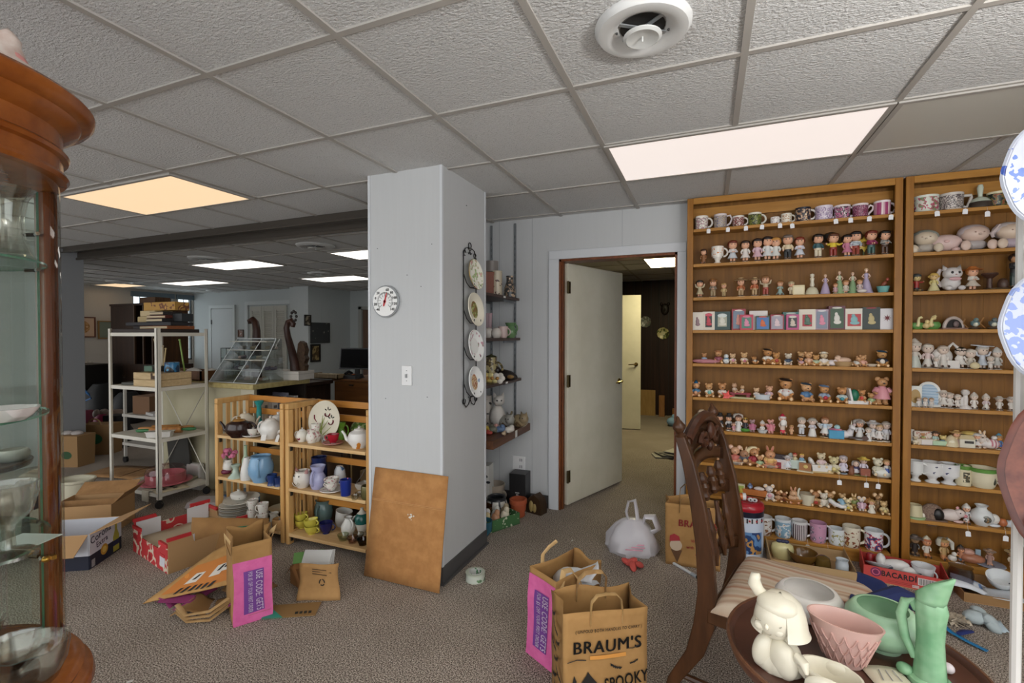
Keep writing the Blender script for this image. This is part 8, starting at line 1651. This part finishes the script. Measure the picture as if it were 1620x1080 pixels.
vessel('amber_bowl','wide amber brown glass bowl in the carton','bowl',(.555,3.42,.005),cm((0,0),(4,0),(5,1),(7.8,5),(8.2,8)),mat('6a4a1e',.15),group=GB)
vessel('amber_glass','upturned gold brown tumbler in the carton','glass',(.655,3.38,.005),cm((0,8.6),(2,8.6),(3.6,7.6),(4.2,4),(4.4,0)),mat('5f4a22',.15),group=GB)
vessel('milk_glass','small frosted white glass jar in the carton','jar',(.745,3.34,.005),cm((0,0),(3,0),(3.2,1),(3.4,7),(2.9,9),(3.3,10)),mat('bcc3c9',.2),group=GB)
t=thing('pink_paper','pink printed wrapping lying in the carton','paper',(.47,3.33,.006),10);part(t,'sheet',pat('b08a94',['b08a94','8a4a5a'],20,.5,.7),lambda q:q.box((0,0,.01),(.14,.09,.012)));part(t,'fold',mat('b99aa2',.7),lambda q:q.box((.02,.01,.02),(.09,.05,.006),(0,8,10)))
BAC=mat('b8403a',.6)
t=low_box('rum_carton','shallow red rum carton with black lettering and a barcode',.87,1.255,3.385,3.585,.088,BAC,CIN,0)
t.rotation_euler.z=R_(-8);t.location=(1.06,3.43,0)
fy=-.1006
txt(t,'BACARDÍ',.042,mat('1a1214',.6),(-.03,fy,.056),(90,0,0),sx=.85,bold=.0014);part(t,'fine_print',mat('7a2420',.7),lambda q:[q.box((-.02,fy,.026-.008*i),(.12,.0006,.002)) for i in range(2)])
part(t,'emblem',mat('6a1a4a',.6),lambda q:q.lathe([(.026,.001),(0,.001)],(-.135,fy+.0006,.058),20,(90,0,0)));part(t,'emblem_ring',mat('c9607a',.6),lambda q:q.lathe([(.019,.001),(.014,.001)],(-.135,fy,.058),18,(90,0,0)))
part(t,'barcode',mat('cfc8c4',.6),lambda q:q.box((.115,fy,.052),(.12,.0006,.04)));part(t,'barcode_bars',mat('1a1a1c',.6),lambda q:[q.box((.06+.0042*i,fy-.0005,.052),(.0012+.0013*((i*7)%3)*.6,.0006,.034)) for i in range(27)])
part(t,'pale_corner',mat('c3a9a6',.6),lambda q:[q.box((x,fy,.018),(.03,.0006,.016)) for x in (.045,.175)])
t=vessel('mug_upside','white footed cup with dark sprigs in the rum carton','cup',(1.155,3.42,.006),cm((0,0),(2.6,0),(3,1),(4.4,4),(5,8),(5.6,10.4)),pat('cfd0d2',['2a2c34'],30,.68),handle=ring_handle(.042,.02,.08,.02,.004),rz=-20)
t=thing('china_shoe','white china shoe with a flower spray lying in the rum carton','ornament',(1.02,3.43,.045),-15);part(t,'shoe',glaze('cbc9c6'),lambda q:(q.ell((.0,0,.035),(.075,.03,.035),(0,-14,0)),q.ell((.06,0,.02),(.045,.03,.028)),q.ell((-.06,0,.05),(.025,.03,.04)),q.bx(-.07,-.045,-.015,.015,-.035,.03)));part(t,'spray',mat('4a5266',.5),lambda q:q.ell((-.02,-.029,.03),(.018,.006,.01)))
plate('white saucer leaning in the rum carton',Vector((.955,3.44,.05)),.07,glaze('cfcfd2'),'china in the rum carton','saucer',R=(-25,8,0));t=thing('spice_jar','small red jar in the corner of the rum carton','jar',(.925,3.5,.005));part(t,'body',mat('8a1c20',.3),lambda q:q.lathe([(.022,0),(.022,.09),(.016,.1),(0,.1)],n=16));part(t,'ridge',mat('7a181c',.3),lambda q:q.lathe([(.0235,.06),(.0235,.064)],n=16))
t=low_box('carton_tray','flat brown cardboard tray with a cup and papers at the foot of the right bookcase',1.285,1.80,3.28,3.56,.05,mat('8f6c44',.85),mat('a07c52',.85))
t=cup('white teacup with a dark sprig lying in the cardboard tray',Vector((1.505,3.44,.05)),.062,.065,[pat('cfd2d3',['3a3c48'],24,.72)],-60,None,None,R=(18,14,-60))
vessel('glass_jar','clear glass jar standing in the cardboard tray','jar',(1.335,3.45,.006),cm((0,0),(4.6,0),(5.4,1),(5.8,8),(5,11),(5.4,12)),glass('dcdce2',.03,.25))
t=thing('paper_wad','white and blue printed tissue papers in the cardboard tray','papers',(1.38,3.375,.012),-12);cw=crumple(44,.02,12);part(t,'tissue',pat('c9cdd2',['c9cdd2','6f8fc0'],18,.62,.7),lambda q:q.grid(10,8,lambda u,v:cw(((u-.5)*.22,(v-.5)*.14,.05-.08*u*u+.02*math.sin(v*7)))),solid=.002);part(t,'sheet',mat('c6cacf',.7),lambda q:q.grid(6,6,lambda u,v:cw((.02+u*.15,(v-.5)*.13-.02,.03+.01*u))),solid=.001)
# litter on the carpet at right
p=at(1530,985,Z=0)
t=thing('shredded_paper','heap of beige shredded paper on the carpet at right','paper',at(1512,985,Z=0),0)
part(t,'strands',mat('b3a692',.85),lambda q:[q.tube([(random.uniform(-.07,.05),random.uniform(-.05,.05),random.uniform(.005,.04)) for _ in range(3)],.006,4,flat=.3) for _ in range(34)])
t=thing('tissue_wad','pale blue grey crumpled tissue on the carpet beside the shredded paper','tissue',at(1553,990,Z=0),0);cw=crumple(51,.05,13);part(t,'wad',mat('a3aeb0',.85),lambda q:[q.ell(cw((x,y,z)),(r*1.2,r,r*.8),(0,30*x*40,0),u=9,v=6) for x,y,z,r in ((0,0,.035,.04),(.045,-.01,.03,.035),(-.035,.02,.03,.032),(.02,.035,.045,.03),(.03,-.04,.02,.03))])
part(t,'corner',mat('9fadb4',.85),lambda q:q.grid(4,4,lambda u,v:cw((.02+.08*u,-.07+.07*v,.015+.02*v))),solid=.002)
t=thing('blue_ribbon','bright blue plastic strap lying below the shredded paper','strap',at(1522,1015,Z=.004),0);part(t,'strap',mat('1f6f9f',.4),lambda q:q.tube([(-.05,.1,.03),(-.02,.05,.012),(.02,0,.008),(.07,-.05,.006)],.012,6,flat=.3));part(t,'navy_end',mat('23306a',.5),lambda q:q.tube([(-.0,.03,.02),(.03,.06,.02),(.07,.08,.02)],[.012,.018,.01],6,flat=.4))

# ================================================================ FOREGROUND
# ---------------- round curio cabinet at the left edge
CH=wood('7a3f18','9c5a26',(.5,.5,.5),18,.25);CHV=wood('5f2f14','80451d',(1,1,.06),24,.3)
KX,KY,KR=-1.934,.507,.33
t=thing('curio_cabinet','tall round fronted cherry wood curio cabinet with curved glass at left','cabinet',(KX,KY,0))
def half(q,prof):q.lathe([(r,z) for r,z in prof],n=48,a0=-92,a1=92)
part(t,'cornice',CH,lambda q:half(q,[(0,1.885),(.345,1.885),(.352,1.895),(.347,1.905),(.338,1.908),(.338,1.945),(.35,1.95),(.353,1.96),(.347,1.968),(.338,1.97),(.338,2.02),(.35,2.027),(.372,2.04),(.38,2.055),(.398,2.06),(.41,2.075),(.412,2.09),(.404,2.1),(.38,2.105),(0,2.105)]))
part(t,'base',CH,lambda q:half(q,[(0,.0),(.37,.0),(.375,.08),(.355,.1),(.35,.36),(.362,.375),(.385,.385),(.395,.405),(.39,.425),(.372,.432),(.365,.445),(.372,.46),(.36,.475),(.33,.48),(0,.48)]))
part(t,'back_panel',CHV,lambda q:q.bx(-.03,-.012,-.35,.35,.1,2.09));part(t,'mirror',mat('c9d2cc',.015,1.),lambda q:q.bx(-.012,-.007,-.31,.305,.48,1.885));part(t,'mirror_edge',mat('3f6a52',.1),lambda q:q.bx(-.0125,-.0065,.304,.31,.48,1.885))
for s in (-1,1):part(t,'post',CHV,lambda q:q.bx(-.012,.022,s*.31,s*.345,.48,1.885),bev=.003)
part(t,'curved_glass',glass('f2f6f4',.02,.1),lambda q:q.lathe([(KR,.48),(KR,1.885)],n=48,a0=-82,a1=84))
part(t,'door_edge',CHV,lambda q:q.lathe([(KR-.006,.48),(KR+.006,.48),(KR+.006,1.885),(KR-.006,1.885),(KR-.006,.48)],n=3,a0=84,a1=89));part(t,'latch',mat('b98a3a',.3,.8),lambda q:(q.ell((.03,.3,.74),(.012,.012,.01)),q.box((.045,.31,.745),(.02,.012,.012))))
SHZ=(1.645,1.215,.86)
for z in SHZ:part(t,'glass_shelf',mat('a9c4b6',.05) if False else glass('dfeae4',.02,.1),lambda q:q.lathe([(0,z-.006),(KR-.03,z-.006),(KR-.03,z),(0,z)],n=40,a0=-90,a1=90));part(t,'shelf_edge',mat('5f8a74',.1),lambda q:q.lathe([(KR-.0295,z-.006),(KR-.0295,z)],n=40,a0=-88,a1=88))
for z in (1.75,1.64,1.2,.85,.74):part(t,'shelf_pin',mat('4a3a2a',.3,.7),lambda q:q.tube([(.0,.3,z),(.03,.292,z)],.006))
CR=glass('f0eeea',.06,.4)
def kp(px,z,d):  # point inside the cabinet on the sight line of column px
    a=at(px,540,Y=1.0);v=Vector((a.x,a.y,0)).normalized();return v*d+Vector((0,0,z))
def cut(k,n=12):return lambda a,z:1+k*math.cos(n*a)
CRG='cut glass in the curio cabinet'
def crys(name,lab,cat,px,z,d,prof,wob=None,m=CR):
    t=thing(name,lab,cat,kp(px,z+.001,d),0,CRG);g=G();r1,z1=prof[-1]
    g.lathe(list(prof)+[(r1-.006,z1)]+[(max(r-.008,.002),zz+.004) for r,zz in reversed(prof[2:-1])]+[(0,prof[1][1]+.02)],n=36,wob=wob);g.build('body',m,t)
    return t
crys('crystal_vase','tall waisted cut glass vase on the top glass shelf','vase',10,SHZ[0],1.83,cm((0,0),(6,0),(5.4,1),(3.8,5),(3.6,10),(4.4,15),(6,18)),cut(.05))
crys('crystal_goblet','large footed cut glass goblet with a gilt rim on the lower glass shelf','goblet',8,SHZ[2],1.80,cm((0,0),(6,0),(5.6,.8),(1.6,2),(1.2,6),(1.4,8),(4.6,11),(5.8,16),(6,19)),cut(.03,10))
crys('crystal_bowl','star cut crystal bowl with a ruffled rim at the foot of the cabinet','bowl',38,.481,1.82,cm((0,0),(4,0),(6,2),(8,7),(8.6,12)),lambda a,z:1+.05*math.cos(a*8)*(z/.12)+.02*math.cos(a*32))
crys('crystal_dish','clear pressed glass dish behind the star cut bowl','dish',6,.481,1.94,cm((0,0),(5,0),(7,3),(9,8)),cut(.03,16))
crys('glass_dish','frosted pale dish on the middle glass shelf','dish',4,SHZ[1],1.80,cm((0,0),(4,0),(5.6,1.4),(7,3.4)),cut(.04,8),mat('cfc9c6',.2))
crys('wooden_bowl','dark red brown glass bowl beside the star cut bowl','bowl',14,.481,1.70,cm((0,0),(3,0),(5,2),(5.4,5)),None,mat('5a2f1c',.15))
t=thing('glass_shelf_card','white card lying on the lower glass shelf under the goblet','card',kp(26,SHZ[2]+.002,1.86),20,None);t.location.z=SHZ[2]-.012+.013;part(t,'card',mat('c9d0c8',.5),lambda q:q.box((-.02,.03,.0015),(.12,.1,.002)));t.name='white_card';part(t,'fold',mat('bcc4bc',.5),lambda q:q.box((-.02,-.02,.003),(.12,.004,.002)))
t=thing('conch_shell','pink and white conch shell tip on top of the curio cabinet','shell',kp(7,2.106,1.85),60)
part(t,'shell',speck('c9b0a4','dccfc6',24,.35,.1),lambda q:q.lathe([(0,0),(.05,.015),(.07,.05),(.05,.07),(.045,.085),(.03,.1),(.026,.115),(.012,.13),(0,.14)],n=20,wob=lambda a,z:1+.18*math.sin(a+z*60),R=(10,8,0)));part(t,'lip',mat('c98a84',.3),lambda q:q.ell((.03,-.03,.04),(.03,.02,.035),(20,0,0)))

# ---------------- carved chair
WN=wood('341f11','50321d',(1,1,.15),24,.28);WNC=wood('2f1a10','4a2a1a',(1,1,1),30,.3)
CHX,CHY=.30,2.0
t=thing('carved_chair','carved dark wooden dining chair with a striped cushion seen from the side','chair',(CHX,CHY,0),-16)
def stile(y):
    P=[(-.40,0),(-.36,.14),(-.285,.27),(-.255,.38),(-.245,.5),(-.255,.66),(-.28,.82),(-.315,.97),(-.345,1.06)]
    Wd=[.022,.024,.032,.036,.032,.029,.026,.022,.018]
    def f(q):
        fr=[(x-w_,z) for (x,z),w_ in zip(P,Wd)];bk=[(x+w_,z) for (x,z),w_ in zip(P,Wd)]
        A=[q.v((x,y-.016,z)) for x,z in fr];B=[q.v((x,y-.016,z)) for x,z in bk];C2=[q.v((x,y+.016,z)) for x,z in fr];D=[q.v((x,y+.016,z)) for x,z in bk]
        for i in range(len(P)-1):q.f([A[i],B[i],B[i+1],A[i+1]]);q.f([D[i],C2[i],C2[i+1],D[i+1]]);q.f([C2[i],A[i],A[i+1],C2[i+1]]);q.f([B[i],D[i],D[i+1],B[i+1]])
        q.f([A[0],C2[0],D[0],B[0]]);q.f([A[-1],B[-1],D[-1],C2[-1]])
    s_=part(t,'back_post',WN,f,bev=.004)
    part(s_,'finial',WN,lambda q:q.lathe([(0,0),(.018,0),(.02,.008),(.012,.016),(.022,.03),(.024,.042),(.014,.058),(.009,.064),(.006,.075),(0,.08)],(-.345,y,1.055),14,(0,-10,0)))
for y in (-.22,.22):stile(y)
bx=lambda z:-.235-.19*max(0,z-.5)**1.15
def crail(q,z,h,w_=.40,th=.016,bow=.02):
    q.grid(12,3,lambda u,v:(bx(z)-.012+bow*1.2*(2*u-1)**2-bow,(u-.5)*w_,z+(v-.5)*h+.03*(1-(2*u-1)**2)))
for z,h in ((.78,.05),(.92,.05),(.545,.045)):part(t,'back_rail',WN,lambda q:crail(q,z,h),solid=.022)
part(t,'crest_rail',WN,lambda q:crail(q,1.0,.09),solid=.024)
part(t,'carved_crest',WNC,lambda q:(q.tube([(bx(1.05),y*.19,1.04+.065*(1-y*y)) for y in [-1+i*.1 for i in range(21)]],.022,8),[q.tube([(bx(1.0)+.018,sd*(.075+.05*(1-i/14)*math.cos(i*.55)),1.02+.038*(1-i/14)*math.sin(i*.55)) for i in range(13)],.012,7) for sd in (-1,1)],q.ell((bx(1.0)+.02,0,1.05),(.018,.028,.035)),q.ell((bx(1.0)+.02,0,.99),(.014,.02,.022))))
for y in (-.11,0,.11):
    part(t,'spindle',WN,lambda q:q.tube([(bx(z),y,z) for z in [.56+i*.0175 for i in range(13)]],[.008,.01,.014,.018,.013,.017,.013,.019,.015,.012,.01,.01,.008],8))
    part(t,'spindle',WN,lambda q:q.tube([(bx(z),y,z) for z in (.80,.815,.83,.85,.865,.88,.895,.905)],[.01,.018,.013,.021,.014,.02,.014,.01],8))
part(t,'seat_frame',WN,lambda q:(q.bx(-.24,.24,-.24,-.215,.40,.45),q.bx(-.24,.24,.215,.24,.40,.45),q.bx(.215,.24,-.215,.215,.40,.45),q.bx(-.24,-.215,-.215,.215,.40,.45)),bev=.004)
for y in (-.22,.22):part(t,'front_leg',WN,lambda q:q.lathe([(0,0),(.018,0),(.016,.04),(.024,.1),(.018,.16),(.026,.26),(.024,.34),(.026,.40),(0,.40)],(.215,y,0),14))
for z,y0,y1,x0,x1 in ((.16,-.22,-.22,-.33,.2),(.16,.22,.22,-.33,.2),(.2,-.22,.22,-.31,-.31)):part(t,'stretcher',WN,lambda q:q.tube([(x0,y0,z),((x0+x1)/2,(y0+y1)/2,z+.002),(x1,y1,z)],[.011,.015,.011],8))
CUSH=stripes(['b9a893','bfae9a','a5765c','b39c86','c0b09c','9a7f6a','bba890','a8846a','bdae9a','b5a28c'],7.5,1,.9,.35)
def pad(q):
    def f(u,v):
        a,b_=2*u-1,2*v-1;e=(1-abs(a)**6)*(1-abs(b_)**6)
        return (.02+a*.245,b_*.255,.452+.062*max(e,0)**.5+.006*math.sin(5*u+3*v))
    q.grid(22,22,f);q.grid(2,2,lambda u,v:(.02+(2*u-1)*.243,(2*v-1)*.253,.4515))
part(t,'cushion',CUSH,pad)
t=thing('navy_cloth','navy blue cloth draped over the front edge of the chair seat','cloth',(.60,2.06,0),-16)
cw=crumple(61,.035,5)
part(t,'cloth',mat('12204f',.9),lambda q:q.grid(20,16,lambda u,v:cw((-.11+.25*u,(v-.5)*(.3+.08*u),.512-.03*abs(v-.5)-(0 if u<.35 else (u-.35)**1.5*.62)+.02*math.sin(v*9+u*4)))),solid=.006,sub=1,ang=180);part(t,'fold',mat('101c48',.9),lambda q:q.tube([cw((-.06,-.08,.515)),cw((.03,.0,.525)),cw((.09,.08,.47)),cw((.12,.12,.4))],[.02,.03,.03,.02],8))
p=t

# ---------------- round table and the pottery on it
TX,TY,TZ=.336,1.425,.62
TB=speck('452a20','553428',6,.3)
t=thing('round_table','small round dark brown pedestal table with a raised rim in the right foreground','table',(TX,TY,0))
part(t,'top',TB,lambda q:q.lathe([(0,TZ-.03),(.25,TZ-.03),(.275,TZ-.02),(.28,TZ-.008),(.282,TZ+.006),(.278,TZ+.012),(.27,TZ+.008),(.264,TZ),(0,TZ)],n=64));part(t,'rim',wood('5a3a26','6f4a34'),lambda q:q.tube([(.28*math.cos(a),.28*math.sin(a),TZ+.009) for a in [i*math.pi/32 for i in range(64)]],.005,6,True))
part(t,'pedestal',WN,lambda q:q.lathe([(0,.1),(.05,.1),(.035,.16),(.03,.3),(.045,.4),(.03,.5),(.06,TZ-.03),(0,TZ-.03)],n=24))
for a in (30,150,270):part(t,'leg',WN,lambda q:q.tube([(.02*math.cos(R_(a)),.02*math.sin(R_(a)),.2),(.15*math.cos(R_(a)),.15*math.sin(R_(a)),.12),(.26*math.cos(R_(a)),.26*math.sin(R_(a)),.02)],[.025,.02,.02],8))
PT='pottery on the round table'
CRM=glaze('ddd6c2')
t=thing('head_vase','cream head vase of a smiling child with a raised pony tail','figurine',(.165,1.325,TZ),0,PT);t.rotation_euler.z=R_(-22);t.scale=(.8,.8,.84)
def hv(q):
    q.lathe([(0,0),(.062,0),(.07,.006),(.069,.03),(.06,.062),(.045,.085),(.028,.1),(.024,.115),(0,.12)],n=36,sy=.85,wob=lambda a,z:1-.16*max(0,math.cos(a+1.75))**30*(1 if z>.004 else 0))
    q.ell((-.006,-.014,.15),(.057,.056,.06),u=30,v=20);q.ell((-.014,-.068,.14),(.0065,.009,.009),u=14,v=10)
    for x,r in ((-.038,.016),(.012,.017)):q.ell((x,-.053,.131),(r,.012,.014),u=14,v=10)
part(t,'body',CRM,hv,ang=80)
part(t,'hair',CRM,lambda q:(q.lathe([(.0,.222),(.03,.217),(.056,.196),(.068,.168),(.073,.145),(.076,.125),(.082,.112),(.074,.11),(.062,.118),(.055,.135)],(.004,.004,0),44,sy=.92,a0=-62,a1=246),q.ell((.0,-.012,.186),(.058,.05,.034),u=24,v=14),q.tube([(-.034,.0,.196),(-.056,-.004,.206),(-.068,-.008,.228),(-.064,-.01,.25),(-.052,-.012,.254)],[.012,.018,.02,.015,.008],14)),ang=80)
part(t,'collar',CRM,lambda q:(q.ell((-.034,-.03,.05),(.03,.026,.052),(0,14,20),u=18,v=12),q.ell((.022,-.036,.048),(.046,.026,.054),(0,-14,-20),u=18,v=12)),ang=80)
part(t,'eyelids',mat('a39a84',.3),lambda q:[q.tube([(x+.011*math.cos(R_(a)),-.0655+.0009*abs(x+.008)/.01,.153+.0045*math.sin(R_(a))) for a in range(180,361,30)],.0011,5) for x in (-.036,.014)])
part(t,'mouth',mat('a39a84',.3),lambda q:q.tube([(-.014+.012*math.cos(R_(a)),-.0655,.122+.005*math.sin(R_(a))) for a in range(190,351,20)],.0011,5))
vessel('low_bowl','low white round bowl behind the head vase','bowl',(.275,1.60,TZ),cm((0,0),(5,0),(7.4,1.6),(8.7,4),(8.6,6),(7.4,7.6),(7.0,7.8)),glaze('d9d5cf'),group=PT,n=40,th=.007)
t=vessel('pink_planter','pink oval planter with overlapping scallop relief','planter',(.318,1.405,TZ),cm((0,0),(4,0),(4.4,.6),(5.8,5),(7.4,10),(8.6,13.2)),glaze('d6b0a5'),-20,PT,s=.83,n=44,th=.005,sx=1.12,sy=.72,wob=lambda a,z:1+.03*max(0,math.cos(a))**12*z*9)
part(t,'scallop',glaze('cfa69b'),lambda q:[q.tube([((.044+.33*z2+.0)*1.12*math.cos(a2),(.044+.33*z2)*.72*math.sin(a2),z2) for a2,z2 in [(a0+.36*k/6,z0-.03*math.sin(math.pi*k/6)**.7) for k in range(7)]],.0026,6) for z0,off in ((.105,0),(.075,.17),(.045,0)) for a0 in [-2.9+off+.36*i for i in range(8)]])
vessel('green_bowl','round jade green bowl with an incurved rim','bowl',(.428,1.515,TZ),cm((0,0),(4.4,0),(4.6,1),(7.6,3),(9.2,6),(8.8,9),(7.2,11.2),(6.6,11.4)),speck('98bd9a','a8c9a8',10,.25),group=PT,s=.92,n=44,th=.006)
GRW=speck('74a67c','98c29a',12,.25)
t=vessel('leaf_pitcher','tall green leaf shaped ewer with a looped handle','pitcher',(.488,1.40,TZ),cm((0,0),(4.4,0),(4.6,1),(4.2,4),(3.6,10),(3.8,15),(4.2,18),(3.6,20)),GRW,-40,PT,n=40,s=.98,sx=.72,sy=.72,wob=lambda a,z:(1+.03*math.cos(8*a+z*30))*(1+(.25*max(0,math.cos(a))**2*max(0,z-.12)*6)),th=.004)
def lip(q):
    q.grid(16,6,lambda u,v:((.026+.012*v)*math.cos(-2.6+5.2*u)+.006*v,(.026-.011*v)*math.sin(-2.6+5.2*u),.195+v*.075*max(.08,math.cos((u-.5)*2.6))**1.3))
part(t,'lip',GRW,lip,solid=.005);part(t,'handle',GRW,lambda q:q.tube([(-.026,-.012,.05),(-.045,-.014,.09),(-.054,-.014,.145),(-.046,-.012,.18),(-.034,-.008,.185),(-.026,-.004,.165)],[.008,.01,.011,.01,.009,.008],10));part(t,'foot',GRW,lambda q:(q.lathe([(0,0),(.044,0),(.042,.01),(.033,.016)],n=28),q.ell((-.042,-.02,.014),(.018,.015,.014))))
SW=t=thing('swan_planter','cream swan shaped planter at the bottom edge of the photo','planter',(.262,1.262,TZ),-25,PT,.78)
part(t,'body',CRM,lambda q:q.lathe([(0,0),(.04,0),(.055,.02),(.064,.055),(.07,.075),(.064,.075),(.056,.05),(.04,.02),(0,.015)],n=32,sx=1.15,sy=.75))
part(t,'neck',CRM,lambda q:q.tube([(-.06,-.0,.03),(-.082,-.012,.06),(-.074,-.03,.086),(-.055,-.042,.082),(-.048,-.048,.06)],[.016,.016,.015,.014,.006],10));part(t,'wing',CRM,lambda q:[q.ell((.0,s*.05,.045),(.055,.012,.032),(0,-12,0)) for s in (-1,1)])
t=thing('card','small cream card with a sketch lying on the round table','card',(.40,1.378,TZ+.003),15,None);part(t,'card',mat('cfc7b0',.7),lambda q:q.grid(4,4,lambda u,v:((u-.5)*.085,(v-.5)*.07,.004*math.sin(u*3))),solid=.001);part(t,'sketch',mat('9a9a98',.7),lambda q:[q.tube([(-.02+.02*i,-.02,.006),(-.01+.015*i,.015,.007)],.0012,4) for i in range(3)])
t=thing('china_slipper','small pinkish white china slipper at the right of the round table','figurine',(.522,1.47,TZ),-35,PT);part(t,'body',glaze('c9bcbc'),lambda q:(q.ell((0,0,.012),(.028,.015,.012)),q.ell((-.022,0,.016),(.017,.015,.016))));part(t,'toe',glaze('cdc3c4'),lambda q:q.ell((.024,0,.012),(.014,.014,.012)))

# ---------------- white wire rack with plates at the right edge
t=thing('wire_plate_stand','white wire plate stand with curled hooks at the right edge','plate stand',(.496,1.048,0),-18)
WR=mat('d2cfca',.35)
def rack(q):
    q.tube([(-.014,.02,0),(-.014,.02,1.75)],.0075,8);q.tube([(.30,.02,0),(.30,.02,1.75)],.0075,8)
    for z in (.04,.8,1.7):q.tube([(-.006,.02,z),(.30,.02,z)],.006,8)
    for x in (-.006,.3):q.tube([(x,.16,.006),(x,.02,.03),(x,-.14,.006)],.0075,8)
part(t,'frame',WR,rack)
zp=(1.69,1.45,1.215)
for z in zp:
    for x in (-.002,.294):
        part(t,'hook',WR,lambda q:q.tube([(x,.02,z-.10),(x-.002,-.0,z-.125),(x-.004,-.05,z-.125),(x-.006,-.06,z-.10)]+[(x-.006+.0,-.05+.018*math.cos(R_(a)),z-.078+.02*math.sin(R_(a))) for a in (200,150,100,50,0,-50,-100)],.0055,8))
BW1=pat('b4b9c6',['b4b9c6','3f5aa8','2a3f8a'],42,.56,.2)
for z,lab,m,rm in ((zp[0],'blue onion pattern white plate, topmost on the white wire stand',BW1,pat('b6bac6',['5f78b8'],90,.6,.2)),(zp[1],'blue landscape pattern white plate, second on the white wire stand',pat('b4b9c6',['7f90c0','2f4590'],30,.6,.2),pat('b2b8c6',['7f90c4'],90,.5,.2)),(zp[2],'copper brown plate, lowest on the white wire stand',speck('4a1f14','80412c',9,.3),speck('52251a','74402e',30,.3))):
    b_=thing('wall_plate_dish',lab,'plate',(0,0,0),0,'plates on the white wire stand');b_.name='display_plate'
    b_.location=Matrix.Translation((.496,1.048,0))@rot((0,0,-18))@Vector((.075 if z>1.3 else .14,-.026,z));b_.rotation_euler=(R_(-8),0,R_(-18));rr=.122 if z>1.3 else .185
    part(b_,'body',m,lambda q:q.lathe([(0,0),(rr*.6,0),(rr*.68,.006),(rr*.97,.016),(rr,.02),(rr*.97,.022),(rr*.68,.012),(rr*.58,.006),(0,.005)],n=60,R=(90,0,0),wob=lambda a,zz:1+.007*math.cos(a*12)));part(b_,'rim_band',rm,lambda q:q.lathe([(rr*.74,.0152),(rr*.95,.0224)],n=60,R=(90,0,0),wob=lambda a,zz:1+.007*math.cos(a*12)))
